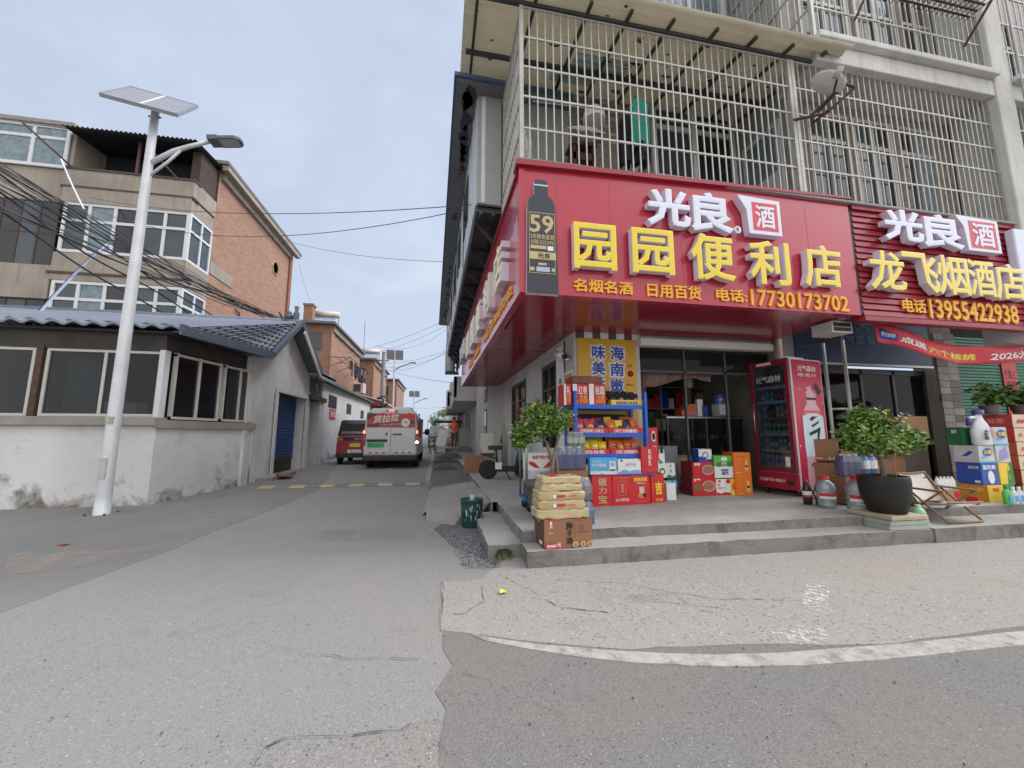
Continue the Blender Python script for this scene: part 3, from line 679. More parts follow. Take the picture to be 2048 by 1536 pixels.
# corrugated canopy over the balcony
can = thing('corrugated_canopy', 'cream corrugated sheet canopy with rust holes over the corner balcony', 'canopy', (2.5, 4.6, 6.6))
m_cor = M('cream fibreglass sheet', (.62, .58, .48), .55, var=.10, sc=3, dirt=.45, dcol=(.42, .36, .25))
def lets_light(m, col, k):
    nt = m.node_tree; b = nt.nodes['Principled BSDF']; out = nt.nodes['Material Output']
    t = nd(nt, 'ShaderNodeBsdfTranslucent'); t.inputs[0].default_value = (*col, 1)
    mx = nd(nt, 'ShaderNodeMixShader', i_0=k); nt.links.new(b.outputs[0], mx.inputs[1]); nt.links.new(t.outputs[0], mx.inputs[2]); nt.links.new(mx.outputs[0], out.inputs[0])
lets_light(m_cor, (.72, .67, .54), .38)
m_corg = M('green patch sheet', (.38, .46, .40), .5, var=.12)
def cz(y): return 6.70 + .20 * (y - 4.0)
def can_fn(u, v):
    x, y = .16 + (5.62 - .16) * u, 3.80 + 2.0 * v
    return Vector((x, y, cz(y) + .023 * math.sin(y * 2 * math.pi / .125) + .01 * mnoise.noise(Vector((x, y * 3, 2)))))
d = MB(); d.grid(can_fn, 30, 110, m_cor); s = d.build('sheet', can)
so = s.modifiers.new('thick', 'SOLIDIFY'); so.thickness = .004
d = MB()
for (a, b, c, e) in ((1.85, 4.75, 2.75, 5.15), (1.6, 5.05, 2.3, 5.35)): d.grid(lambda u, v: can_fn((a + (c - a) * u - .16) / 5.46, (b + (e - b) * v - 3.8) / 2.0) - Vector((0, 0, .014)), 6, 30, m_corg)
d.build('patch_sheet', can)
d = MB()
m_hole = M('rust eaten hole', (.07, .045, .03), .9)
for k in range(70):                                        # torn, rust-eaten spots
    x, y = random.uniform(.3, 5.5), random.uniform(3.85, 5.75)
    if k < 40: x, y = random.uniform(1.8, 5.3), random.uniform(4.5, 5.7)
    r = random.choice((.015, .02, .03, .05)); z = cz(y) - .026; a0 = random.random() * 6
    d.poly([(x + r * 1.7 * math.cos(a0 + 6.283 * i / 9) * random.uniform(.5, 1.2), y + r * math.sin(a0 + 6.283 * i / 9) * random.uniform(.4, 1.1), z) for i in range(9)][::-1], m_hole)
d.build('rust_spots', can)
for xx in (.32, 1.05, 1.75, 2.3, 2.9, 3.55, 4.15, 4.75, 5.3): MB().bar((xx, 3.93, cz(3.93) - .055), (xx, 5.75, cz(5.75) - .055), .04, m_dsteel).build('rafter', can)
for yy in (4.1, 5.0): MB().bar((.22, yy, cz(yy) - .10), (5.5, yy, cz(yy) - .10), .05, m_dsteel).build('purlin', can)

# metal lean-to along the side street, carried on black brackets
SKM = Matrix.Translation((2.05, 4, 0)) @ Matrix.Rotation(-math.atan(KS), 4, 'Z') @ Matrix.Translation((-2.05, -4, 0))
lean = thing('metal_lean_to', 'grey sheet metal room hung over the side street with a peeling eave', 'lean-to', (1.2, 11, 4.3))
d = MB(); d.box(.50, 5.6, 4.78, 2.04, 5.66, 6.66, m_clad); d.box(.56, 5.595, 4.8, .62, 5.61, 6.64, m_white); d.box(.88, 5.59, 4.80, .90, 5.605, 6.64, m_rust)
for i in range(9): d.box(.94 + i * .12, 5.592, 4.8, .955 + i * .12, 5.604, 6.62, m_clad)
d.xf(SKM).build('front_panel', lean)
m_sid = M('pale metal siding', (.52, .55, .57), .4, .1, var=.06)
d = MB(); d.box(.48, 5.66, 4.78, .52, 19, 6.66, m_sid)
for i in range(20): d.box(.462, 6.1 + i * .65, 4.8, .482, 6.12 + i * .65, 6.64, m_dsteel if i % 4 == 3 else m_sid)
d.xf(SKM).build('side_panel', lean)
for i in range(6): MB().box(.455, 7.0 + i * 2, 5.35, .475, 8.0 + i * 2, 6.25, m_win).xf(SKM).build('side_window', lean)
m_eave = M('peeling eave sheet', (.15, .155, .165), .6, var=.1, sc=2.0, dirt=.0)
d = MB(); d.box(.14, 5.4, 6.66, 2.04, 19.2, 6.70, m_eave); d.box(.10, 5.35, 6.70, 2.04, 19.3, 6.76, M('blue roof edge', (.07, .12, .20), .5))
for k in range(26):
    y = 5.6 + random.random() ** 1.6 * 13; r = random.uniform(.06, .22); a0 = random.random() * 6
    d.poly([(.17 + .12 * random.random() + .12 + r * .5 * math.cos(a0 + 6.283 * i / 9) * random.uniform(.5, 1.1), y + r * 1.4 * math.sin(a0 + 6.283 * i / 9) * random.uniform(.5, 1.2), 6.657) for i in range(9)][::-1], M('bare eave', (.05, .04, .05), .8))
d.xf(SKM).build('eave', lean)
d = MB(); d.box(.5, 5.62, 6.76, 2.04, 5.72, 7.05, M('blue roof edge', (.07, .12, .20), .5)); d.xf(SKM).build('roof_trim', lean)
d = MB(); d.box(.50, 5.7, 4.70, 2.04, 19, 4.78, M('floor deck', (.10, .10, .105), .6, .3))
for i in range(7): d.box(.55 + i * .2, 5.7, 4.66, .60 + i * .2, 19, 4.70, M('floor deck', (.10, .10, .105), .6, .3))
d.xf(SKM).build('floor_deck', lean)
m_brk = M('black bracket steel', (.02, .02, .024), .5, .3)
for i in range(15):
    y = 5.95 + i * .9
    d = MB(); d.bar((.52, y, 4.64), (1.02, y, 4.64), .05, m_brk); d.bar((.54, y, 4.62), (1.0, y, 4.12), .04, m_brk); d.bar((1.0, y, 4.66), (1.0, y, 4.05), .05, m_brk); d.bar((.52, y, 4.62), (.52, y + .9, 4.62), .035, m_brk)
    d.xf(SKM).build('bracket', lean)

# side wall of the shop along the street
sid = MB()
doors = [(6.05, 7.15, 'window'), (8.1, 10.2, 'door')]
for a, b in ((5.6, 6.45), (7.35, 8.75), (10.35, 12.45)): sid.box(2.05, a, .2, 2.25, b, 4.3, m_wallw)
sid.box(2.05, 6.45, .2, 2.25, 7.35, .95, m_wallw)
for a, b in ((6.45, 7.35), (8.75, 10.35)): sid.box(2.05, a, 2.50, 2.25, b, 4.3, m_wallw)
sid.box(1.72, 12.45, .2, 2.25, 16.2, 4.6, m_wallw)
sid.box(2.25, 5.9, .2, 2.3, 16.2, 4.3, m_dark)
sid.xf(SKM).build('side_wall', bld)
for (a, b, z0, z1) in ((6.45, 7.35, .95, 2.5), (8.75, 10.35, .25, 2.5)):
    d = MB()
    for yy in (a, (a + b) / 2 - .03, b - .06): d.box(2.03, yy, z0, 2.09, yy + .06, z1, m_dsteel)
    d.box(2.03, a, z1 - .08, 2.09, b, z1, m_dsteel); d.box(2.03, a, z1 - .5, 2.09, b, z1 - .45, m_dsteel); d.xf(SKM).build('side_door_frame', bld)
MB().box(2.0, 6.4, 2.5, 2.05, 7.4, 2.62, m_cagew).xf(SKM).build('roller_box', bld); MB().box(2.03, 8.75, .25, 2.06, 10.35, .85, M('blue grey door plate', (.30, .36, .42), .5)).xf(SKM).build('door_plate', bld)
MB().box(2.07, 6.5, .95, 2.075, 7.3, 2.5, m_gdark).xf(SKM).build('side_glass', bld); MB().box(2.07, 8.8, .85, 2.075, 10.3, 2.5, m_gdark).xf(SKM).build('side_glass', bld)
d = MB(); d.box(2.018, 9.0, 1.35, 2.024, 9.18, 1.85, m_prt_r); d.box(2.018, 8.82, 1.42, 2.022, 8.95, 1.62, m_prt_r); d.box(2.022, 9.5, 1.85, 2.028, 9.62, 2.2, m_orange); d.box(2.04, 7.55, 1.3, 2.048, 7.75, 1.9, m_prt_r); d.xf(SKM).build('red_paper_cutting', bld)
d = MB(); d.box(1.70, 12.9, .95, 1.722, 13.6, 2.05, m_dsteel); d.box(1.695, 12.98, 1.02, 1.702, 13.52, 1.98, m_wind); d.xf(SKM).build('side_window', bld)
d = MB(); d.box(1.70, 12.9, 2.3, 1.722, 13.6, 2.75, m_dsteel); d.box(1.695, 12.98, 2.36, 1.702, 13.52, 2.7, m_win); d.xf(SKM).build('side_window', bld)

# ============================================================ tile-roofed white house on the left corner
hs = thing('tiled_house', 'low white plaster house with grey-blue tile roof, long window band and blue shutter door', 'house', (-6, 9, 0.05))
def plaster():
    m, nt, b = newmat('stained white plaster'); co = coord(nt)
    base = mixc(nt, rng(nt, noi(nt, co, .8, 8, .6), .35, .7), (.68, .675, .665), (.54, .53, .515))
    c = mixc(nt, rng(nt, noi(nt, co, 1.3, 12, .74, .15), .56, .72, 0, .6), base, (.36, .34, .32))
    s = nt.nodes.new('ShaderNodeSeparateXYZ'); nt.links.new(co, s.inputs[0])
    n1 = noi(nt, co, 1.7, 8, .66, .5)
    ad = nd(nt, 'ShaderNodeMath', operation='MULTIPLY_ADD'); ad.inputs[1].default_value, ad.inputs[2].default_value = 2.6, -1.22
    nt.links.new(n1, ad.inputs[0])
    ht = nd(nt, 'ShaderNodeMath', operation='ADD'); nt.links.new(s.outputs[2], ht.inputs[0]); nt.links.new(ad.outputs[0], ht.inputs[1])
    mold = rng(nt, ht.outputs[0], .40, .02, 0, .85)                # rising damp and mould, ragged upper limit
    c = mixc(nt, mold, c, mixc(nt, rng(nt, noi(nt, co, 9, 6), .4, .65), (.055, .052, .045), (.21, .185, .16)))
    fl = rng(nt, noi(nt, co, 3.0, 14, .78, .2), .62, .64, 0, .85)      # flaked-off paint
    c = mixc(nt, fl, c, (.27, .235, .205))
    nt.links.new(c, b.inputs['Base Color']); b.inputs['Roughness'].default_value = .9
    bump(nt, b, noi(nt, co, 14, 10, .7), .35, .015); MATS['stained white plaster'] = m; return m
m_pl = plaster()
m_pl2 = concrete('house upper plaster', (.62, .61, .59), .4, (.36, .33, .295), 1.2, .12, True)
d = MB()
d.box(-12, 7.45, -.1, -4.73, 7.65, 1.36, m_pl)                 # front base
d.prism([(-4.73, 7.45, -.1), (-4.29, 9.85, -.1), (-4.5, 9.85, -.1), (-4.93, 7.65, -.1)], (0, 0, 1.46), m_pl)
d.prism([(-4.30, 9.5, 0), (-4.30, 11.0, 0), (-4.30, 11.0, 3.9), (-4.30, 9.5, 2.95)], (-.28, 0, 0), m_pl2)
d.prism([(-4.30, 11.0, 2.35), (-4.30, 13.1, 2.35), (-4.30, 13.1, 3.25), (-4.30, 11.5, 4.18), (-4.30, 11.0, 3.9)], (-.28, 0, 0), m_pl2)
d.prism([(-4.30, 13.1, 0), (-4.30, 13.45, 0), (-4.30, 13.45, 3.05), (-4.30, 13.1, 3.25)], (-.28, 0, 0), m_pl2)
d.box(-12, 13.2, 0, -4.58, 13.44, 3.1, m_pl2); d.box(-4.9, 9.85, 0, -4.58, 10.1, 3, m_pl2)
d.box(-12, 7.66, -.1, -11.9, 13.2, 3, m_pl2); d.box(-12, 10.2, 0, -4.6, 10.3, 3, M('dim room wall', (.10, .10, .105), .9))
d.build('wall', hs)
d = MB(); d.box(-12, 7.36, 1.34, -4.70, 7.66, 1.48, m_slab); d.prism([(-4.70, 7.36, 1.30), (-4.23, 9.86, 1.30), (-4.45, 9.86, 1.30), (-4.93, 7.66, 1.30)], (0, 0, .14), m_slab); d.build('sill', hs, bevel=.01)
m_sfd = M('eave shade board', (.045, .04, .036), .8, var=.3)  # near-black base colour stands for the shade under the eave
d = MB(); d.box(-12, 7.5, 2.62, -4.75, 7.7, 2.92, m_sfd); d.prism([(-4.75, 7.5, 2.66), (-4.33, 9.8, 2.66), (-4.53, 9.8, 2.66), (-4.95, 7.7, 2.66)], (0, 0, .3), m_sfd)
d.box(-12, 7.4, 2.92, -4.6, 11, 2.96, m_dark); d.build('lintel', hs)
d = MB(); d.prism([(-4.80, 7.45, 1.48), (-4.72, 7.45, 1.48), (-4.70, 7.56, 1.48), (-4.79, 7.58, 1.48)], (0, 0, 1.16), m_upvc); d.build('corner_post', hs)
m_cream = M('cream window frame', (.50, .485, .44), .5, var=.06, dirt=.3, dcol=(.3, .27, .22))
m_gpane = glass('dusty house glass', (.6, .64, .66), .0, .12, (.04, .045, .05), .08, 1.33)
for a, b in ((-6.47, -4.80), (-8.3, -6.62), (-10, -8.4)): window(hs, a, 1.49, b, 2.62, 7.56, 2, 0, m_cream, m_gpane, .045, .05)
def side_win(t0, t1):
    P = lambda t, dx, z: Vector((-4.70 + .44 * t + dx, 7.58 + 2.22 * t, z))
    f = MB(); t2 = (t0 + t1) / 2; e = .015
    for a in (t0, t2 - e / 2, t1 - e): f.prism([P(a, .0, 1.46), P(a + e, .0, 1.46), P(a + e, -.06, 1.46), P(a, -.06, 1.46)], (0, 0, 1.18), m_cream)
    for z in (1.46, 2.58): f.prism([P(t0, .004, z), P(t1, .004, z), P(t1, -.06, z), P(t0, -.06, z)], (0, 0, .045), m_cream)
    o = f.build('window', hs)
    for a, b in ((t0, t2), (t2, t1)): MB().poly([P(a, -.03, 1.46), P(b, -.03, 1.46), P(b, -.03, 2.64), P(a, -.03, 2.64)], m_gpane).build('pane', o)
side_win(.05, .52); side_win(.56, .97)
d = MB(); d.box(-7.05 + .46, 7.48, 1.48, -6.50, 7.58, 2.66, m_rust); d.build('rusty_post', hs)
# blue door: roller shutter in a deep reveal
d = MB(); m_blue = M('blue shutter paint', (.022, .06, .20), .45, .2, var=.12, dirt=.3, dcol=(.05, .07, .12))
zb = gz(12) + .02
for i in range(22):
    z = .52 + i * .083; d.prism([(-4.56, 11.0, z), (-4.535, 11.0, z + .02), (-4.535, 11.0, z + .06), (-4.56, 11.0, z + .083)], (0, 2.1, 0), m_blue)
d.box(-4.57, 11.0, .47, -4.53, 13.1, .52, m_dsteel); d.build('shutter_door', hs)
d = MB(); d.box(-4.62, 11.0, zb - .1, -4.56, 13.1, .48, m_prt_k); d.build('door_gap_sheet', hs)
d = MB(); d.box(-4.28, 10.9, 2.30, -4.22, 13.2, 2.42, m_pl2); d.box(-4.27, 10.86, 0, -4.24, 11.0, 2.30, m_pl2); d.box(-4.27, 13.1, 0, -4.24, 13.24, 2.30, m_pl2); d.build('door_surround', hs)
# tile roof: rippled courses
m_rt = M('grey blue roof tile', (.17, .19, .23), .55, .0, var=.14, sc=1.3, dirt=.25, dcol=(.16, .17, .19))
def tiled(A, B, C, D, nu, nv, per=.21, step=.34):
    """A-B along the eave, D-C along the ridge; waves run up the slope, courses step down it"""
    A, B, C, D = map(Vector, (A, B, C, D)); nrm = (B - A).cross(D - A).normalized()
    if nrm.z < 0: nrm = -nrm
    L = (B - A).length; H = (D - A).length
    def fn(u, v):
        p = (A * (1 - u) + B * u) * (1 - v) + (D * (1 - u) + C * u) * v
        s = (v * H / step) % 1.0
        return p + nrm * (.03 * math.sin(u * L / per * 2 * math.pi) + .04 * (1 - s))
    return fn
d = MB()
def course(fn, nu, rows, m):
    for r in range(rows):
        a, b = r / rows, (r + 1) / rows - 1e-4
        d.grid(lambda u, v: fn(u, a + (b - a) * v), nu, 1, m)
        lo = (lambda u: fn(u, a - 1e-4)) if r else (lambda u: fn(u, 0) - Vector((0, 0, .035)))
        d.grid(lambda u, v: lo(u).lerp(fn(u, a), v), nu, 1, m)
RA, RB, RC = (-4.45, 7.28, 2.99), (-3.95, 9.68, 3.05), (-4.05, 11.5, 4.32)
course(tiled((-12.2, 7.28, 2.99), RA, RC, (-12.2, 11.5, 4.32), 10, 10, .28, 4.42 / 17), 170, 17, m_rt)
def hip(u, v):                                             # corner piece: waves run parallel to the verge
    a, b, c = Vector(RA), Vector(RB), Vector(RC); e = b - a; L = e.length; s = L * v + (L - L * v) * u; nn = e.cross(c - b).normalized()
    nn = nn if nn.z > 0 else -nn
    return a + e * (s / L) + (c - b) * v + nn * (.022 * math.sin(s / .17 * 6.283) + .03 * (1 - (v * 10) % 1.0))
course(hip, 80, 10, m_rt)
course(tiled((-3.98, 13.36, 3.18), (-12.2, 13.36, 3.18), (-12.2, 11.5, 4.32), RC, 10, 10, .21, 2.18 / 7), 120, 7, m_rt)
rf = d.build('roof', hs)
m_rdk = M('dark roof trim', (.085, .10, .13), .5, var=.1)
d = MB(); d.tube([(-12.2, 11.5, 4.36), (-4.02, 11.5, 4.36)], .085, M('ridge tile', (.13, .155, .20), .45, var=.1), 10)
for (p, q) in ((RA, RB),): d.bar(Vector(p) + Vector((.02, 0, -.02)), Vector(q) + Vector((.02, 0, -.02)), .05, m_rdk, .17)
d.bar((-3.93, 9.66, 3.05), (-4.0, 11.5, 4.34), .10, m_rdk, .12); d.bar((-4.0, 11.5, 4.34), (-3.95, 13.36, 3.18), .12, m_rdk, .20)
d.bar((-3.93, 11.6, 4.10), (-3.93, 13.3, 3.06), .05, m_pl2, .12)
d.build('ridge_trim', hs)
d = MB(); d.prism([(-4.47, 7.3, 2.93), (-3.97, 9.68, 2.98), (-4.3, 9.85, 3.0), (-4.9, 7.6, 2.96)], (0, 0, .03), m_rdk); d.build('soffit', hs)
d = MB(); d.tube([(-4.6, 12.2, 4.30), (-4.6, 11.5, 4.62)], .03, m_rdk)       # ridge finial
for z, r in ((4.38, .10), (4.5, .13), (4.60, .085)): d.lathe([(.001, z - r), (r * .8, z - r * .5), (r, z), (r * .7, z + r * .6), (.001, z + r)], m_rdk, (-4.35, 11.5, 0), 8)
d.lathe([(.07, 4.35), (.09, 4.6), (.04, 4.68), (.07, 4.8), (.001, 4.84)], m_rdk, (-4.15, 11.5, 0), 8); d.build('ridge_ornament', hs)
# things seen inside the window band
MB().box(-5.85, 7.9, 1.48, -5.35, 8.15, 1.76, m_upvc).build('storage_box', label='white box standing inside the house window band', cat='box', bevel=.01)
d = MB(); d.grid(lambda u, v: Vector((-6.4 + .5 * u, 7.8 + .03 * math.sin(u * 22), 1.5 + 1.1 * v)), 24, 2, M('grey curtain', (.30, .30, .30), .9)); d.build('curtain', label='grey curtain drawn at the left of the house window band', cat='curtain')
MB().box(-6.6, 8.3, .9, -5.0, 8.9, 1.40, M('dim table', (.12, .12, .12), .7)).build('table', label='dim table behind the panes of the tiled house', cat='table')
# door steps of broken bricks
rough_block('house_door_step', -4.3, 10.2, .02, -3.95, 11.7, .17, m_slab, m_slab, 'step', 'step', amp=.03)
d = MB(); d.box(-4.02, 10.5, .16, -3.7, 11.1, .235, M('loose brick', (.22, .13, .10), .9, var=.3), rot('Z', 8)); d.build('loose_bricks', label='low stack of old bricks before the blue shutter door', cat='bricks')
# narrow doorway bay and the long white outhouse
oh = thing('white_outhouse', 'long low white outhouse with three small windows along the street', 'outhouse', (-5, 19, .15))
d = MB(); d.box(-4.75, 13.5, 0, -4.4, 13.95, 2.6, m_pl2); d.box(-4.75, 14.75, 0, -4.32, 15.2, 2.5, m_pl2); d.box(-4.75, 13.5, 2.35, -4.25, 15.3, 2.50, m_rust); d.box(-5.6, 13.5, 2.5, -4.5, 15.3, 3.2, M('grey render', (.17, .18, .19), .8))
d.box(-5.5, 13.95, 0, -5.4, 14.75, 2.4, m_dark); d.build('doorway', oh)
MB().box(-4.85, 13.97, .1, -4.78, 14.72, 2.2, M('brown door', (.09, .05, .04), .6)).build('door', oh)
d = MB(); d.box(-4.9, 15.2, 0, -4.4, 25, 3.12, m_pl); d.box(-9, 24.8, 0, -4.9, 25, 3.1, m_pl2)
d.build('wall', oh)
d = MB(); d.prism([(-4.2, 15.0, 3.10), (-4.2, 15.0, 3.2), (-7.5, 15.0, 4.1), (-7.5, 15.0, 4.0)], (0, 10.2, 0), M('old dark roof tile', (.12, .115, .11), .8, var=.3, sc=8)); d.build('roof', oh)
d = MB(); d.box(-4.5, 13.3, 3.1, -3.9, 15.0, 3.18, m_clad); d.box(-3.98, 13.3, 3.0, -3.9, 15.0, 3.2, m_clad); d.tube([(-4.3, 14.2, 3.1), (-4.3, 14.2, 2.6)], .04, m_steel); d.build('gutter', oh)
for (a, b, z0, z1) in ((16.05, 17.2, 2.25, 2.75), (19.0, 19.9, 2.15, 2.62), (22.2, 23.0, 2.05, 2.5)):
    MB().box(-4.42, a, z0, -4.385, b, z1, m_wind).build('window', oh); 
d = MB(); d.box(-4.388, 16.25, 1.80, -4.375, 17.1, 2.2, m_prt_r); d.text('出租', (-4.37, 17.05, 1.88), -UY, UZ, .75, .26, m_prt_w, .002)
d.build('rent_sign', label='small red paper notice on the white outhouse wall', cat='sign')
# ------------------------------------------------------------ apartment block behind the house
ap = thing('brick_apartment', 'four storey apartment block with orange brick end wall and grey concrete balconies', 'building', (-13, 22, 0.2))
XE, YB, YW = -10.2, 16.58, 18.1
m_bal = concrete('balcony concrete', (.34, .30, .25), .55, (.15, .125, .10), .7, .12, True)
d = MB(); d.box(XE - .3, YW, 0, XE, 26.3, 13.2, m_brick); d.box(-26, YW + .1, 0, XE - .3, YW + .4, 13.2, m_brick); d.box(-26, 26, 0, XE - .3, 26.3, 13.2, m_brick); d.build('brick_wall', ap)
d = MB(); d.box(-26, YW - .2, 13.3, XE + .45, 27.2, 13.45, M('roof slab', (.16, .15, .15), .8)); d.box(XE, YW + .2, 12.75, XE + .14, 26.2, 13.3, m_bal); d.box(XE + .14, YW - .1, 13.05, XE + .42, 27.0, 13.3, m_bal); d.build('roof', ap)
MB().box(XE - .05, 26.3, 4, XE + .12, 26.65, 13.0, M('red brown drain pier', (.25, .09, .06), .8, var=.2)).build('pier', ap)
d = MB()
for (z0, z1, o) in ((10.78, 11.5, .0), (10.1, 10.70, -.03), (6.95, 8.05, .0), (4.0, 5.0, 0)):
    d.box(-14.6, YB + o, z0, XE + .02 + o, YW, z1, m_bal)
d.box(-26, YB + .1, 10.1, -14.6, YW, 11.45, m_bal); d.box(-26, YB + .02, 6.2, -14.6, YW, 7.5, m_bal); d.box(-26, YB + .02, 2.5, -14.6, YW, 4.2, m_bal)
for z in (10.69, 11.46, 7.2): d.box(-14.7, YB - .04, z, XE + .06, YB + .4, z + .085, M('dark drip edge', (.075, .06, .05), .8))
d.build('balcony', ap)
def bay(z0, z1, nx):
    window(ap, -14.5, z0, XE - .02, z1, YB + .08, nx, .36, m_upvc, (m_win, m_curt, m_wind, m_win, m_win, m_wind), .11, .08)
    f = MB(); ys = (YB + .1, YB + .75, YW)
    for y in (YB + .02, YB + .76, YW - .1): f.box(XE - .07, y, z0, XE + .01, y + .09, z1, m_upvc)
    zt = z1 - (z1 - z0) * .36
    for z in (z0, zt - .05, z1 - .1): f.box(XE - .065, YB + .11, z, XE + .005, YW - .1, z + .1, m_upvc)
    o = f.build('window', ap); MB().box(XE - .05, YB + .1, z0 + .05, XE - .04, YW - .05, z1 - .05, m_win).build('pane', o)
bay(8.07, 10.1, 5); bay(5.0, 6.93, 5)
window(ap, -18.2, 11.45, -14.65, 13.2, YB + .06, 3, .3, m_upvc, m_curt, .12); window(ap, -22, 11.45, -18.3, 13.2, YB + .06, 3, .3, m_upvc, m_curt, .12)
d = MB(); d.box(-22, YB - .1, 13.2, -14.5, YW + 1, 13.36, M('weathered roof board', (.27, .23, .19), .8, var=.2)); d.prism([(-17.2, YB - .1, 13.36), (-18.3, YB - .1, 13.8), (-22, YB - .1, 13.9), (-22, YB - .1, 13.36)], (0, 2, 0), M('old tile edge', (.24, .18, .14), .8, var=.3)); d.build('terrace_roof', ap)
# dark loggia under a tin roof
d = MB(); d.box(-14.66, YB + .1, 11.4, -14.52, YW, 13.2, m_bal); d.box(-17.5, YW - .05, 11.4, XE, YW + .05, 13.2, M('loggia shade wall', (.022, .022, .026), .9, var=.3)); d.box(XE - .35, YB + .3, 11.5, XE - .02, YW, 13.0, M('brown loggia wall', (.06, .04, .032), .9)); d.build('loggia', ap)  # near-black back wall carries the loggia's shade in its colour
d = MB(); d.grid(lambda u, v: Vector((-14.6 + 4.6 * u, YB - .45 + 2.2 * v, 12.95 + .22 * v + .05 * u + .035 * math.sin(u * 4.6 / .16 * 6.283))), 180, 6, M('black tin sheet', (.028, .028, .034), .5, .3)); s = d.build('tin_roof', ap); so = s.modifiers.new('thick', 'SOLIDIFY'); so.thickness = .015
MB().box(-12.4, YB + .1, 11.5, -12.32, YB + .18, 13.0, M('red brown post', (.15, .05, .05), .7)).build('loggia_post', ap); MB().bar((-14.4, YB, 11.5), (-15.2, YB - 1.1, 12.4), .05, m_rust).bar((-14.6, YB - .2, 13.0), (-15.2, YB - 1.1, 12.4), .04, m_dsteel).build('clothes_bracket', ap); MB().bar((-10.8, YB, 11.5), (-11.6, YB - .5, 12.4), .05, m_rust).build('clothes_bracket', ap)
# dark glazed balconies further left
for (z0, z1) in ((7.5, 10.1), (4.2, 6.2)):
    window(ap, -18.3, z0, -14.7, z1, YB + .15, 6, .5, m_rust, (m_wind, m_win, m_wind), .05, .05); window(ap, -22, z0, -18.35, z1, YB + .15, 6, .5, m_rust, (m_win, m_wind), .05, .05)
MB().box(XE + .005, YW + .02, 8.2, XE + .03, YW + 1.9, 8.75, m_bal).build('lintel_band', ap); MB().box(XE + .005, YW + .02, 4.85, XE + .03, YW + 2.6, 5.4, m_bal).build('lintel_band', ap)
d = MB(); d.lathe([(.5, 0), (.42, .06), (.36, .06), (.36, .0)], m_brick, (0, 0, 0), 8, 1, 1, False); d.xf(Matrix.Translation((XE, 24.4, 11.2)) @ Matrix.Rotation(RAD(90), 4, 'Y')).build('brick_vent', ap)
MB().tube([(XE + .06, 20.4, 7.3), (XE + .08, 20.7, 7.2), (XE + .08, 20.9, 6.2), (XE + .08, 20.9, 4.6)], .035, m_black).build('drain_hose', ap)
# outdoor air conditioner
m_acw = M('air conditioner casing', (.58, .57, .53), .5, var=.06, dirt=.3, dcol=(.3, .28, .24))
def ac_unit(loc, rotz, label, group=None, name='air_conditioner', fan=True):
    t = thing(name, label, 'air conditioner', loc, rotz, group)
    MB().box(-.4, 0, 0, .4, .30, .56, m_acw).build('casing', t, world=False, bevel=.02)
    f = MB(); f.lathe([(.23, 0), (.23, .02), (.20, .02), (.20, 0)], m_acw, (0, 0, 0), 20)
    for r in (.05, .10, .15): f.lathe([(r + .008, .004), (r + .008, .014), (r - .004, .014), (r - .004, .004)], m_acw, (0, 0, 0), 18)
    f.lathe([(.001, .003), (.20, .003)], m_black, (0, 0, 0), 20); f.xf(Matrix.Translation((-.12, -.002, .28)) @ Matrix.Rotation(RAD(90), 4, 'X')); f.build('fan_grille', t, world=False)
    g2 = MB()
    for xx in (-.3, .3): g2.bar((xx, .0, -.02), (xx, .34, -.02), .03, m_dsteel); g2.bar((xx, .02, -.02), (xx, .34, -.25), .025, m_dsteel)
    g2.build('bracket', t, world=False); return t
ac_unit((XE + .02, 20.35, 4.85), RAD(90) - RAD(0) if False else RAD(90), 'white air conditioner on the orange brick end wall', 'air conditioners')
# ------------------------------------------------------------ smaller brick houses up the street
def brick_house(name, label, x0, x1, y0, y1, h, seed, wins):
    t = thing(name, label, 'house', ((x0 + x1) / 2, y0, gz(y0)), 0, 'orange brick houses up the street')
    d = MB(); d.box(x0, y0, 0, x1, y1, h, m_brick); d.box(x1 - .02, y0 - .02, 0, x1 + .05, y0 + .5, h, m_brick); d.build('wall', t)
    d = MB(); d.box(x0 - .3, y0 - .35, h + .001, x1 + .3, y1 + .4, h + .14, M('roof slab', (.16, .15, .15), .8)); d.box(x1 + .003, y0 + .1, h - .35, x1 + .14, y1, h, m_bal); d.build('roof', t)
    for (a, b, c, e) in wins: window(t, a, b, c, e, y0 - .005, 2, .35, M('brown frame', (.16, .12, .10), .6), m_win, .05, .05)
    return t
b2 = brick_house('brick_house', 'brick house with chimney and solar heater, just beyond the tiled house', -12, -6.5, 23.4, 31.5, 7.55, 1, ((-7.75, 6.1, -6.95, 7.1), (-10, 6.1, -9, 7.1)))
d = MB(); d.box(-8.15, 23.6, 7.7, -7.65, 24.1, 8.75, m_brick); d.box(-8.2, 23.55, 8.75, -7.6, 24.15, 8.85, m_brick); d.build('chimney', b2)
b3 = brick_house('brick_house', 'brick house behind the leaning pole, second from the tiled house', -12, -5.9, 34, 42, 7.5, 2, ((-7.4, 5.6, -6.5, 6.8),))
b4 = brick_house('brick_house', 'farthest small brick house behind the street lamp', -12, -5.2, 45, 54, 7.3, 3, ((-7, 5.5, -6, 6.6),))
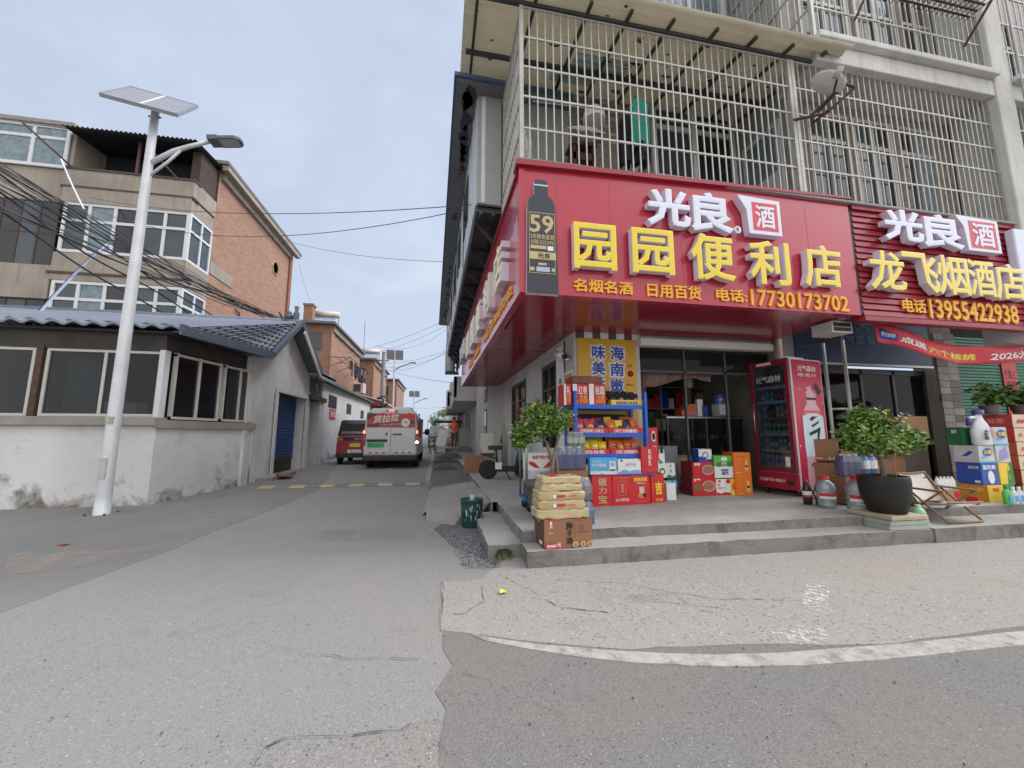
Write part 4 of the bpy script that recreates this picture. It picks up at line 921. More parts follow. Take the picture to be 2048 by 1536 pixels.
def solar_heater(loc, rz, label):
    t = thing('solar_water_heater', label, 'solar heater', loc, rz, 'rooftop solar heaters')
    MB().tube([(-.75, .5, .85), (.75, .5, .85)], .21, M('beige tank', (.60, .52, .44), .45, var=.08), 14).build('tank', t, world=False)
    d = MB()
    for i in range(16): d.tube([(-.68 + i * .09, .42, .78), (-.68 + i * .09, -.6, .05)], .026, M('vacuum tube', (.16, .18, .22), .2, .3), 6)
    d.build('vacuum_tubes', t, world=False)
    d = MB()
    for xx in (-.72, .72): d.bar((xx, .5, .85), (xx, .6, 0), .04, m_steel); d.bar((xx, -.62, .02), (xx, .6, .02), .04, m_steel)
    d.build('stand', t, world=False); return t
h1 = solar_heater((-7.2, 24.2, 7.7), 0, 'solar water heater with beige tank beside the brick chimney')
dup(h1, (-6.3, 34.7, 7.65), .1, 'solar water heater on the second brick house roof')
ant = MB(); ant.tube([(-6.55, 33, 0), (-6.55, 33, 10.6)], .025, m_dsteel); ant.build('antenna_mast', label='thin antenna mast behind the first brick house', cat='mast')
# balcony railing with laundry between the brick houses
ld = thing('laundry_rack', 'welded balcony rack with dark laundry on the first brick house', 'laundry rack', (-5.6, 26, 5))
d = MB()
for y in (23.2, 25, 27, 29): d.bar((-6.5, y, 5.6), (-5.3, y, 5.6), .03, m_rust); d.bar((-5.3, y, 5.6), (-6.5, y, 5.0), .025, m_rust)
for z in (5.6,):
    for xx in (-5.3, -5.7, -6.1): d.bar((xx, 23, z), (xx, 29.2, z), .025, m_rust)
d.build('rack', ld)
d = MB()
for i in range(9):
    y = 24 + i * .5; hgt = random.uniform(.4, .9); m = random.choice((m_black, M('dark cloth', (.05, .045, .06), .9), M('grey cloth', (.25, .25, .27), .9)))
    d.grid(lambda u, v: Vector((-5.5 + .08 * math.sin(u * 9 + i), y + .42 * u, 5.6 - hgt * v * (1 + .15 * math.sin(u * 5 + i)))), 6, 5, m)
d.build('laundry', ld)
ac2 = thing('window_air_conditioner', 'boxy white window air conditioner on the first brick house', 'air conditioner', (-6.2, 30.2, 4.3))
MB().box(-6.5, 29.6, 4.2, -5.75, 30.5, 4.95, m_acw).build('casing', ac2, bevel=.03); MB().box(-6.45, 29.585, 4.3, -5.95, 29.6, 4.85, m_dsteel).build('grille', ac2)
aw = thing('shop_awning', 'dark red shop awning on the left side of the street', 'awning', (-4.8, 28, 3))
MB().prism([(-4.0, 26, 3.0), (-4.0, 26, 3.35), (-6, 26, 3.9), (-6, 26, 3.2)], (0, 6, 0), M('awning red', (.22, .04, .05), .7, var=.15)).build('canvas', aw)
d = MB(); d.box(-3.98, 25.95, 3.35, -3.94, 32.05, 3.45, m_upvc); d.bar((-4.0, 25.96, 3.38), (-6, 25.96, 3.94), .06, m_upvc); d.build('frame', aw)
sk = MB(); sk.lathe([(.5, 0), (.62, .35), (.55, .7), (.3, .95), (.08, 1.05)], M('sacking', (.26, .22, .17), .9, var=.2), (-5.1, 27.5, gz(27) + 1.7), 12); sk.box(-6, 26.5, 0, -4.6, 29, 2.0, M('dark stall', (.05, .045, .04), .9)); sk.build('covered_stall', label='dark stall with a sack on top under the red awning', cat='stall')

# ============================================================ lamps, poles, cables
m_pole = M('white lamp paint', (.60, .62, .64), .4, .1, var=.08, sc=3, dirt=.4, dcol=(.36, .33, .30))
m_pv = M('solar cell glass', (.30, .30, .33), .25, .2, var=.05)
def solar_lamp(loc, label, h=6.62, arm=1):
    t = thing('solar_street_lamp', label, 'street lamp', loc, 0, 'solar street lamps along the street')
    d = MB(); d.lathe([(.15, 0), (.15, .025), (.095, .03), (.092, .3), (.055, h)], m_pole, (0, 0, 0), 16); d.build('pole', t, world=False)
    d = MB(); d.box(-.16, -.16, .0, .16, .16, .018, m_rust)
    for a_ in (-.12, .12):
        for b_ in (-.12, .12): d.tube([(a_, b_, .018), (a_, b_, .06)], .014, m_rust, 6)
    d.build('base_flange', t, world=False)
    MB().box(-.045, -.099, .55, .045, -.085, .85, M('hatch edge', (.42, .43, .44), .5)).build('access_hatch', t, world=False); MB().box(-.05, -.092, 1.35, .05, -.075, 1.46, M('torn sticker', (.40, .39, .34), .8, var=.4, sc=30)).build('sticker', t, world=False)
    d = MB(); pts = [(.04, 0, h - .95), (.34, 0, h - .70), (.56, 0, h - .58), (.88, 0, h - .44)]; d.tube(pts, [.04, .038, .034, .03], m_pole, 8)
    d.tube([(.03, 0, h - 1.2), (.28, 0, h - .90), (.46, 0, h - .64)], .022, m_pole, 6); d.build('arm', t, world=False)
    R = Matrix.Translation((.86, 0, h - .46)) @ Matrix.Rotation(RAD(-9), 4, 'Y') @ Matrix.Scale(.84, 4)
    d = MB(); d.box(0, -.13, -.02, .18, .13, .07, M('lamp grey', (.10, .11, .12), .5)); d.prism([(.18, -.14, -.02), (.5, -.14, -.02), (.58, -.09, -.02), (.60, 0, -.02), (.58, .09, -.02), (.5, .14, -.02), (.18, .14, -.02)], (0, 0, .06), M('lamp grey', (.10, .11, .12), .5)); d.xf(R)
    hd = d.build('lamp_head', t, world=False); MB().box(.2, -.11, -.026, .54, .11, -.0205, M('lamp lens', (.33, .36, .33), .3)).xf(R).build('lens', hd, world=False)
    return t
L0 = solar_lamp((-4.88, 6.8, .0), 'tall white solar street lamp by the stained house wall')
def panel(t, h):
    w, l = .92, 1.1
    R = Matrix.Translation((-.05, 0, h + .16)) @ Matrix.Rotation(RAD(14), 4, 'Z') @ Matrix.Rotation(RAD(47), 4, 'X')
    d = MB(); d.box(-w / 2, -l / 2, 0, w / 2, l / 2, .03, m_pv)
    for i in range(1, 6): d.box(-w / 2 + .02, -l / 2 + i * l / 6 - .002, .03, w / 2 - .02, -l / 2 + i * l / 6 + .002, .032, m_steel)
    d.xf(R); o = d.build('solar_panel', t, world=False)
    d = MB()
    for s in (-1, 1): d.box(-w / 2 - .015, s * l / 2 - .015, -.02, w / 2 + .015, s * l / 2 + .015, .036, m_steel); d.box(s * w / 2 - .015, -l / 2, -.02, s * w / 2 + .015, l / 2, .036, m_steel)
    d.box(-.012, -l / 2, .028, .012, l / 2, .036, m_white); d.xf(R).build('frame', o, world=False)
    d = MB(); d.tube([(0, 0, h - .02), (-.03, 0, h + .14)], .045, m_pole, 8); d.tube([(-.09, 0, h - .12), (.09, 0, h - .12)], .015, m_dsteel, 6); d.build('clamp', t, world=False)
panel(L0, 6.62)
def far_lamp(loc, label):
    t = thing('solar_street_lamp', label, 'street lamp', loc, 0, 'solar street lamps along the street')
    d = MB(); d.lathe([(.09, 0), (.05, 7)], m_pole, (0, 0, 0), 8); d.build('pole', t, world=False)
    MB().tube([(0, 0, 5.7), (.6, 0, 6.05), (1.25, 0, 6.3)], .035, m_dsteel, 6).build('arm', t, world=False)
    MB().box(1.15, -.1, 6.27, 1.6, .1, 6.34, m_dsteel).build('lamp_head', t, world=False)
    d = MB(); d.box(-.62, -.02, 6.5, -.03, .02, 7.25, m_pv, rot('X', 20)); d.box(.03, -.02, 6.5, .62, .02, 7.25, m_pv, rot('X', 20)); d.build('solar_panel', t, world=False); return t
L1 = far_lamp((-3.66, 30, gz(30)), 'distant solar street lamp behind the van, the nearer of the pair')
L2 = dup(L1, (-3.38, 48, gz(48) - 1.4), 0, 'farthest solar street lamp, small against the sky')
up = thing('utility_pole', 'grey concrete utility pole beside the red awning with cable coils', 'utility pole', (-3.95, 26.5, gz(26.5)))
MB().lathe([(.16, 0), (.12, 6.4)], concrete('pole concrete', (.30, .29, .28), .4, (.14, .13, .12), 2), (-3.95, 26.5, gz(26.5)), 10).build('shaft', up)
d = MB(); d.bar((-4.6, 26.5, 6.1), (-3.6, 26.5, 6.1), .07, m_dsteel); d.build('crossarm', up)
d = MB()
for k in range(5):
    c = Vector((-3.95 + random.uniform(-.2, .2), 26.32, 3.2 + random.uniform(-.5, .4))); r = random.uniform(.2, .34)
    d.tube([c + Vector((r * math.cos(a), .04 * math.sin(3 * a), r * 1.2 * math.sin(a))) for a in (6.283 * i / 18 for i in range(19))], .03, m_black, 5)
d.build('cable_coil', up)
def wire(p, q, sag, r, label, group, m=None, wob=0.0, n=22, name='overhead_cable', cat='cable'):
    p, q = Vector(p), Vector(q); pts = []; s = random.random() * 50
    for i in range(n + 1):
        t = i / n; v = p.lerp(q, t); v.z -= sag * 4 * t * (1 - t)
        if wob: w_ = mnoise.noise_vector(Vector((t * 5 + s, s, 0))) * wob * math.sin(math.pi * t); v += Vector((w_.x, w_.y, w_.z))
        pts.append(v)
    return MB().tube(pts, r, m or m_black, 5).build(name, label=label, cat=cat, group=group)
m_wire = M('thin wire', (.05, .05, .055), .6)
for k in range(18):                                        # the black bundle slung past the balconies
    a = ay(-40, random.choice((300, 306, 312, 345, 385, 392)) + random.uniform(-14, 14), 9.0); e = ay(556 + random.uniform(-10, 6), 638 + random.uniform(-5, 6), 17.6)
    wire(a, e, random.uniform(.0, .35), random.choice((.010, .014, .022)), 'black cable in the sagging bundle before the balconies', 'black cables slung across the balconies', wob=random.uniform(.08, .32), n=34)
for k in range(3):
    a = ay(-40, 320 + k * 36, 9.0); e = ay(640 - k * 10, 735 - k * 26, 23.0)
    wire(a, e, .5 + .4 * k, .022, 'thick black cable running past the bundle to the brick house', 'thick black cables', wob=.3, n=34)
# sagging strand loops off the bundle
wire(ay(215, 488, 12), ay(-20, 748, 9.5), -.2, .028, 'pale blue stay wire slanting down over the tiled roof', None, M('blue grey cable', (.30, .36, .48), .5), name='stay_wire', cat='stay wire')
wire(ay(208, 490, 12.1), ay(-20, 735, 9.6), -.12, .024, 'dark stay wire slanting down beside the pale one', None, name='stay_wire', cat='stay wire')
wire(ay(122, 318, 15.5), ay(168, 418, 15.3), .05, .026, 'white hose hanging from the clothes bracket of the top balcony', None, M('white hose', (.6, .66, .75), .4), name='hose', cat='hose')
for k, (a, e, s) in enumerate((((-4.5, 60), 0, 0),)): pass
def span(x0, y0, Y0, x1, y1, Y1, sag, label): wire(ay(x0, y0, Y0), ay(x1, y1, Y1), sag, .008, label, 'thin wires crossing the sky', m_wire, 0, 16, 'overhead_wire', 'wire')
span(180, 395, 14, 960, 408, 6.2, .35, 'thin wire high across the street to the lean-to eave')
span(200, 425, 14, 935, 418, 7, .7, 'thin wire just below the highest street crossing wire')
span(560, 478, 20, 905, 524, 12, .25, 'thin wire at mid height crossing to the grey eave')
span(598, 528, 26, 632, 632, 24, .2, 'single wire dropping from the apartment roof to the solar heater')
for k, (yl, yr) in enumerate(((706, 640), (712, 650), (720, 700), (726, 705), (735, 700), (690, 655))):
    span(690 + k * 12, yl, 27, 893 + k, yr, 19 + k, .25 + .1 * k, 'thin wire crossing the street beyond the van' if k else 'topmost thin wire crossing the street beyond the van')
span(775, 740, 30, 900, 765, 14, .1, 'thin wire running from the far lamp to the right-hand balconies')
span(770, 815, 60, 890, 815, 40, .1, 'lowest distant wire low over the end of the street')

# ============================================================ van
VY, VZ = 12.75, gz(12.9)
vx = -1.58
m_vw = M('van white paint', (.58, .58, .58), .3, var=.03, coat=.4, dirt=.12, dcol=(.35, .33, .3))
m_tyre = M('tyre rubber', (.016, .016, .017), .8); m_bump = M('grey black bumper', (.03, .03, .032), .6)
van = thing('cargo_van', 'white electric cargo van with red advert across its rear doors', 'van', (vx, VY, VZ), RAD(0))
def loft(secs, m, cap=(True, True)):
    mb = MB(); n = len(secs[0]); vs = [p for s in secs for p in s]; fs = []
    for i in range(len(secs) - 1):
        for k in range(n): fs.append((i * n + k, i * n + (k + 1) % n, (i + 1) * n + (k + 1) % n, (i + 1) * n + k))
    mb.add(vs, [f[::-1] for f in fs], m, True)
    if cap[0]: mb.add(secs[0], [tuple(range(n))], m)
    if cap[1]: mb.add(secs[-1], [tuple(range(n))[::-1]], m)
    return mb
def vsec(y, w, z0, z1, r=.16, tum=.09):
    zb = z0 + (z1 - z0) * .48; P = []
    P += [(-w + .05, z0), (-w, z0 + .08), (-w, zb), (-w + tum * .5, z1 - r * 1.6), (-w + tum + r * .35, z1 - r * .5), (-w + tum + r * 1.3, z1)]
    P += [(-a, b) for a, b in P[::-1]]
    return [(a, y, b) for a, b in P]
secs = [vsec(.00, .80, .40, 1.86, .10), vsec(.06, .825, .36, 1.90, .13), vsec(.3, .835, .34, 1.915), vsec(2.4, .835, .34, 1.93), vsec(3.1, .83, .34, 1.90), vsec(3.6, .82, .34, 1.55), vsec(4.1, .80, .36, 1.15), vsec(4.4, .74, .40, .95)]
loft(secs, m_vw).build('body', van, world=False)
d = MB(); d.box(-.83, -.07, .25, .83, .25, .43, m_bump); d.build('bumper', van, world=False, bevel=.04)
for s in (-1, 1):
    d = MB(); x = s * .385; d.box(s * .005, -.028, .47, s * .755, -.002, 1.78, m_vw); dr = d.build('rear_door', van, world=False, bevel=.012)
    if s > 0: MB().box(.06, -.05, 1.06, .33, -.03, 1.10, m_black).build('handle', dr, world=False)
    else: MB().box(-.16, -.034, 1.04, -.10, -.029, 1.13, m_dsteel).build('lock_plate', dr, world=False); MB().box(-.72, -.04, .84, -.1, -.0285, .92, m_black).build('plate_recess', dr, world=False)
ad = MB(); z0, z1 = 1.29, 1.735
ad.box(-.735, -.0325, z0, .735, -.029, z1, M('advert red', (.50, .05, .045), .4)); ad.poly([(-.735, -.034, 1.52), (-.735, -.034, 1.735), (-.38, -.034, 1.735)], m_dsteel); ad.poly([(-.735, -.034, 1.30), (-.735, -.034, 1.38), (.70, -.034, 1.50), (.735, -.034, 1.42)], m_dsteel)
ad.text('货拉拉', (-.56, -.035, 1.42), Vector((1, 0, .10)).normalized(), UZ, .78, .24, m_prt_w, .002, off=.02, shear=.15)
ad.text('拉货 搬家 跑腿 就找货拉拉', (-.35, -.035, 1.335), Vector((1, 0, .07)).normalized(), UZ, .72, .06, m_prt_w, .002)
ad.lathe([(.001, .001), (.135, .001)], m_prt_w, (0, 0, 0), 24) ; k0 = len(ad.v) - 48
for v in ad.v[k0:]: v.x, v.y, v.z = v.x + .44, -.037, v.y + 1.45
ad.box(.385, -.040, 1.44, .50, -.038, 1.475, M('advert red', (.50, .05, .045), .4)); ad.build('advert_panel', van, world=False)
for s in (-1, 1):
    d = MB(); d.box(s * .76, -.02, .72, s * .845, .10, 1.22, M('tail lamp red', (.35, .015, .02), .2)); tl = d.build('tail_light', van, world=False, bevel=.02)
    MB().box(s * .775, -.026, 1.10, s * .835, -.019, 1.20, emit('lit brake lamp', (1.0, .16, .08), 2.2)).build('brake_lamp', tl, world=False)
    MB().box(s * .775, -.026, .90, s * .835, -.019, 1.02, M('amber lens', (.5, .12, .03), .2)).build('indicator', tl, world=False)
    if s > 0: MB().lathe([(.001, 0), (.04, 0)], emit('lit reversing lamp', (1, .93, .82), 3.0), (0, 0, 0), 14).xf(Matrix.Translation((.805, -.027, .82)) @ Matrix.Rotation(RAD(90), 4, 'X')).build('reversing_lamp', tl, world=False)
d = MB(); d.box(-.17, -.035, 1.80, .17, .05, 1.85, M('tail lamp red', (.35, .015, .02), .2)); d.box(-.09, -.04, 1.81, .09, -.034, 1.84, emit('lit brake lamp', (1.0, .16, .08), 2.2)); d.build('high_brake_light', van, world=False)
d = MB(); d.box(-.70, -.042, .66, -.19, -.030, .83, M('plate green', (.08, .42, .20), .4)); d.text('皖D·D35060', (-.66, -.043, .69), UX, UZ, .43, .10, m_prt_k, .002); d.build('licence_plate', van, world=False)
d = MB()
for s in (-1, 1):
    for i in range(6): d.box(s * (.15 + i * .1), -.034, .49, s * (.25 + i * .1), -.0285, .525, m_prt_r if i % 2 == 0 else m_prt_w)
for i in range(7): d.box(-.70 + i * .2, -.034, 1.74, -.60 + i * .2, -.0285, 1.765, m_prt_r if i % 2 == 0 else m_prt_w)
d.build('reflective_tape', van, world=False)
for s in (-1, 1):
    for y in (.78, 3.55):
        t = MB(); t.lathe([(.19, -.09), (.29, -.10), (.32, -.06), (.32, .06), (.29, .10), (.19, .09)], m_tyre, (0, 0, 0), 24); t.xf(Matrix.Translation((s * .73, y, .32)) @ Matrix.Rotation(RAD(90), 4, 'Y'))
        wv = t.build('wheel', van, world=False); r = MB(); r.lathe([(.001, .02), (.10, .04), (.19, .05), (.19, -.05), (.001, -.04)], m_steel, (0, 0, 0), 16); r.xf(Matrix.Translation((s * .73, y, .32)) @ Matrix.Rotation(RAD(90), 4, 'Y')); r.build('rim', wv, world=False)
MB().box(-.7, .3, .22, .7, 4.0, .42, m_black).build('underbody', van, world=False)
for s in (-1, 1): MB().lathe([(.001, -.12), (.10, -.10), (.13, 0), (.10, .12), (.001, .13)], m_black, (s * 1.0, 3.2, 1.16), 10, .8, .5).bar((s * .82, 3.2, 1.12), (s * .98, 3.2, 1.14), .05, m_black).build('wing_mirror', van, world=False)
MB().box(-.80, .012, .50, -.795, .02, .52, m_vw).build('hinge', van, world=False)
d = MB(); d.box(.8375, .5, .95, .842, 2.3, 1.62, M('side advert red', (.42, .06, .05), .4)); d.build('side_advert', van, world=False)
d = MB(); d.box(.815, 2.45, 1.18, .842, 3.2, 1.66, m_wind); d.box(-.842, 2.45, 1.18, -.815, 3.2, 1.66, m_wind); d.build('side_window', van, world=False)
MB().prism([(-.70, 3.12, 1.86), (.70, 3.12, 1.86), (.76, 3.75, 1.34), (-.76, 3.75, 1.34)], (0, .03, .03), m_wind).build('windscreen', van, world=False)
MB().box(-.05, .6, 1.92, .55, 1.3, 1.99, m_white).build('roof_vent', van, world=False, bevel=.02)
# ------------------------------------------------------------ red microcar parked against the outhouse
MY = 14.35; MZ = gz(14.4)
mc = thing('microcar', 'small red microcar with black roof parked behind the van', 'car', (-2.98, MY, MZ))
m_mr = M('microcar red', (.30, .02, .03), .3, var=.05, coat=.4)
loft([vsec(0, .60, .33, 1.02, .08, .04), vsec(.1, .64, .28, 1.06, .1, .04), vsec(1.4, .66, .28, 1.06, .1, .04), vsec(2.2, .64, .3, .98, .1, .05), vsec(2.5, .56, .36, .8, .1, .05)], m_mr).build('body', mc, world=False)
def csec(y, w, z0, z1): return [(-w, y, z0), (-w + .08, y, z1 - .06), (-w + .14, y, z1), (w - .14, y, z1), (w - .08, y, z1 - .06), (w, y, z0)]
loft([csec(.04, .60, 1.0, 1.42), csec(.22, .63, 1.0, 1.56), csec(1.3, .63, 1.0, 1.58), csec(1.9, .60, 1.0, 1.05)], m_black).build('cabin', mc, world=False)
MB().prism([(-.47, .03, 1.07), (.47, .03, 1.07), (.40, .125, 1.43), (-.40, .125, 1.43)], (0, -.012, .003), m_curt).build('rear_window', mc, world=False)
for s in (-1, 1): MB().box(s * .42, -.02, .84, s * .60, .03, .96, M('tail lamp amber', (.45, .16, .04), .3)).build('tail_light', mc, world=False)
d = MB(); d.box(-.40, -.015, .84, .40, .02, .95, m_black); d.text('电动代步车', (-.02, -.018, .865), UX, UZ, .34, .06, m_prt_w, .002); d.build('badge_panel', mc, world=False)
d = MB(); d.box(-.17, -.016, .62, .17, .0, .74, m_prt_y); d.build('sticker', mc, world=False, bevel=.003)
d = MB(); d.box(-.23, -.04, .38, .23, -.02, .52, m_prt_w); d.text('皖D 60X', (-.13, -.042, .41), UX, UZ, .26, .08, m_prt_k, .002); d.build('number_plate', mc, world=False)
MB().box(-.62, -.05, .24, .62, .12, .42, m_bump).build('bumper', mc, world=False, bevel=.03)
for s in (-1, 1):
    for y in (.45, 2.0):
        t = MB(); t.lathe([(.12, -.06), (.22, -.07), (.25, -.04), (.25, .04), (.22, .07), (.12, .06)], m_tyre, (0, 0, 0), 20); t.xf(Matrix.Translation((s * .56, y, .25)) @ Matrix.Rotation(RAD(90), 4, 'Y'))
        wv = t.build('wheel', mc, world=False); r = MB(); r.lathe([(.001, .02), (.12, .04), (.12, -.04), (.001, -.03)], m_steel, (0, 0, 0), 12); r.xf(Matrix.Translation((s * .56, y, .25)) @ Matrix.Rotation(RAD(90), 4, 'Y')); r.build('rim', wv, world=False)

# ============================================================ signs
SY = 4.07
sg = thing('shop_sign', 'big red corner shop sign with yellow raised characters and a bottle cutout', 'shop sign', (3, 4.1, 2.8))
z00, z10, z01, z11 = 2.79, 2.79, 4.29, 4.43          # bottom left/right, top left/right of the front face
XL, XR = .835, 5.53
d = MB(); d.prism([(XL, SY, z00), (XR, SY, z10), (XR, SY, z11 + .02), (XL, SY, z01 + .05)], (0, .10, 0), m_red)
d.box(XL - .012, SY - .014, z00, XL + .05, SY, z01 + .03, m_red)
for xx in (1.28, 1.95, 2.9, 3.85, 4.8): d.box(xx, SY - .0015, z00 + .01, xx + .003, SY, z01, m_red2)
d.prism([(XL - .05, SY - .06, 4.33), (XR, SY - .06, 4.44), (XR, SY - .06, 4.47), (XL - .05, SY - .06, 4.40)], (0, .2, 0), m_red2)
d.build('front_panel', sg)
S2 = Matrix.Translation((XL, SY, 0)) @ Matrix.Rotation(-math.atan(KS), 4, 'Z')     # side face: local +y runs up the street
d = MB(); SLEN = 8.85
d.box(0, .10, z00, .10, SLEN, 4.29, m_red); d.box(-.03, .05, 4.29, .16, SLEN, 4.33, m_red2)
for k in range(7): d.box(-.0015, 1.2 * k + 1.2, z00 + .01, 0, 1.2 * k + 1.203, 4.28, m_red2)
d.xf(S2).build('side_panel', sg)
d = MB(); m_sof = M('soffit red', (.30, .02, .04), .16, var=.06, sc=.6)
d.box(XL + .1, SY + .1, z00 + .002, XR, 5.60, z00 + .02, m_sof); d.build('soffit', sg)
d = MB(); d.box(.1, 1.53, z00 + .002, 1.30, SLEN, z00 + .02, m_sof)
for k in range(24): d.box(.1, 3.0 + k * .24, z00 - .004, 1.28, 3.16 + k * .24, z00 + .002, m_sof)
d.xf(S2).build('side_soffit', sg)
FY = SY - .11
def chars(parent, body, rects, m, depth=.10, off=.03, name='letter', Y=FY, side=None):
    for ch, (a, b, c, e) in zip(body, rects):
        x0, z0, x1, z1 = rng2(a, b, c, e, Y)
        MB().text(ch, (x0, Y + depth, z0), UX, UZ, x1 - x0, z1 - z0, m, depth, side or m_lside, off).build(name, parent)
chars(sg, '园园便利店', [(1148, 447, 1233, 538), (1265, 458, 1348, 547), (1383, 468, 1470, 560), (1500, 482, 1580, 569), (1609, 491, 1683, 574)], m_yel, .09, .02)
chars(sg, '光良', [(1294, 378, 1381, 452), (1382, 386, 1466, 464)], m_lface, .09, .034)
x0, z0, x1, z1 = rng2(1478, 396, 1561, 468, FY)
d = MB(); d.prism([(x0 + .14, FY, z0), (x1, FY, z0), (x1, FY, z1 - .02), (x0, FY, z1 + .01), (x0 + .12, FY, z1 - .18)], (0, .10, 0), m_lface, m_lside)
d.box(x0 + .20, FY - .003, z0 + .05, x1 - .05, FY - .0005, z1 - .07, M('seal red', (.60, .05, .06), .4)); d.text('酒', (x0 + .235, FY - .005, z0 + .085), UX, UZ, x1 - x0 - .33, z1 - z0 - .19, m_lface, .002, off=.02); d.build('wine_seal', sg)
c = ay(1476, 459, FY); d = MB(); d.lathe([(.048, 0), (.048, .06)], m_lface, (0, 0, 0), 16); d.xf(Matrix.Translation((c.x, FY + .06, c.z)) @ Matrix.Rotation(RAD(90), 4, 'X')); d.text('R', (c.x - .02, FY - .003, c.z - .025), UX, UZ, .04, .05, m_prt_k, .002); d.build('registered_mark', sg)
def line(parent, body, px, Y, m, depth, name, off=.02, side=None):
    x0, z0, x1, z1 = rng2(*px, Y); MB().text(body, (x0, Y + depth, z0), UX, UZ, x1 - x0, z1 - z0, m, depth, side or m, off).build(name, parent)
line(sg, '名烟名酒', (1147, 560, 1266, 586), SY - .022, m_amber, .02, 'lettering'); line(sg, '日用百货', (1295, 569, 1403, 597), SY - .022, m_amber, .02, 'lettering')
line(sg, '电话:', (1433, 578, 1494, 603), SY - .022, m_amber, .02, 'lettering'); line(sg, '17730173702', (1503, 585, 1697, 617), SY - .022, m_amber, .02, 'lettering', .014)
# bottle cutout
x0, z0, x1, z1 = rng2(1053, 360, 1116, 587, SY - .06)
def bx(u, v): return (x0 + (x1 - x0) * u, SY - .06, z0 + (z1 - z0) * v)
m_btl = M('bottle cutout', (.028, .03, .045), .38, var=.08)
prof = [(0, 0), (1, 0), (.92, .76), (.86, .82), (.70, .86), (.68, .985), (.60, 1.0), (.34, 1.0), (.26, .985), (.24, .86), (.08, .82), (.03, .76)]
d = MB(); d.prism([bx(u, v) for u, v in prof], (0, .06, 0), m_btl, m_lside)
d.poly([Vector(bx(.25, .945)) + Vector((0, -.002, 0)), Vector(bx(.69, .945)) + Vector((0, -.002, 0)), Vector(bx(.69, .955)) + Vector((0, -.002, 0)), Vector(bx(.25, .955)) + Vector((0, -.002, 0))], m_lface); bc = d.build('bottle_cutout', sg)
d = MB(); Y2 = SY - .0635; W_, H_ = x1 - x0, z1 - z0
def rect(u0, v0, u1, v1, m, dy=0): d.poly([(x0 + W_ * u0, Y2 - dy, z0 + H_ * v0), (x0 + W_ * u1, Y2 - dy, z0 + H_ * v0), (x0 + W_ * u1, Y2 - dy, z0 + H_ * v1), (x0 + W_ * u0, Y2 - dy, z0 + H_ * v1)], m)
rect(.08, .17, .9, .70, m_gold); rect(.095, .175, .885, .695, m_btl, .001)
for body, r, m in (('59', (.10, .52, .86, .68), m_gold), ('3年粮食基酒', (.12, .465, .86, .51), m_gold), ('总酸占比59%', (.12, .42, .86, .46), m_gold)):
    d.text(body, (x0 + W_ * r[0], Y2 - .002, z0 + H_ * r[1]), UX, UZ, W_ * (r[2] - r[0]), H_ * (r[3] - r[1]), m, .001, off=.02 if len(body) < 3 else .006)
rect(.12, .38, .62, .41, m_gold, .0025); rect(.66, .37, .84, .41, m_lface, .0025); rect(.08, .29, .92, .355, m_gold, .0025)
d.text('光良', (x0 + W_ * .34, Y2 - .0035, z0 + H_ * .298), UX, UZ, W_ * .4, H_ * .048, m_btl, .001, off=.03); rect(.36, .24, .62, .26, m_gold, .0025); rect(.30, .185, .72, .225, M('pale label', (.42, .46, .60), .4), .0025); rect(.1, .19, .24, .22, m_gold, .0025); rect(.78, .19, .88, .22, m_gold, .0025)
d.build('bottle_label', bc)
# lettering along the side face: read from the far end towards the corner
def side_text(body, yc, w, zb, h, m, depth, off, name, side=None):
    d = MB().text(body, (-depth + depth, yc + w / 2, zb), -UY, UZ, w, h, m, depth, side or m_lside, off); d.xf(S2).build(name, sg)
for i, ch in enumerate('店利便园园'): side_text(ch, .95 + i * 1.16, .74, 3.16, .62, m_yel, .11, .035, 'letter')
for i, ch in enumerate('酒良光'): side_text(ch, 6.9 + i * .62, .5, 3.45, .5, m_lface, .11, .05, 'letter')
side_text('电话:17730173702', 1.75, 2.7, 2.90, .17, m_amber, .02, .025, 'lettering', m_amber); side_text('日用百货', 4.2, .9, 2.90, .17, m_amber, .02, .02, 'lettering', m_amber); side_text('名烟名酒', 5.6, .9, 2.90, .17, m_amber, .02, .02, 'lettering', m_amber)

# second shop sign: red slats
s2 = thing('shop_sign', 'dark red slatted shop sign of the neighbouring liquor shop', 'shop sign', (7.5, 4.1, 2.8))
d = MB(); Xa, Xb = 5.60, 10.4
n = 17
for r in range(n):
    zb = 2.79 + (4.33 - 2.79) * r / n; zt = 2.79 + (4.33 - 2.79) * (r + 1) / n
    d.prism([(Xa, SY + .05, zb), (Xa, SY + .005, zb + .012), (Xa, SY + .02, zt - .008), (Xa, SY + .05, zt)], (Xb - Xa, 0, 0), m_red2)
d.box(Xa - .03, SY + .05, 2.74, Xb, SY + .16, 4.40, m_red2); d.box(Xa - .02, SY - .015, 2.72, Xb, SY + .05, 2.785, M('trim red', (.33, .03, .05), .4)); d.box(Xa - .02, SY - .015, 4.335, Xb, SY + .05, 4.40, M('trim red', (.33, .03, .05), .4))
d.box(5.53, SY + .02, 2.8, 5.60, SY + .1, 4.4, m_prt_k)
d.build('slat_panel', s2)
chars(s2, '光良', [(1768, 420, 1846, 482), (1846, 430, 1926, 496)], m_lface, .09, .034)
x0, z0, x1, z1 = rng2(1916, 436, 1998, 502, FY)
d = MB(); d.prism([(x0 + .17, FY, z0), (x1, FY, z0), (x1, FY, z1 - .02), (x0, FY, z1 + .01), (x0 + .14, FY, z1 - .16)], (0, .10, 0), m_lface, m_lside)
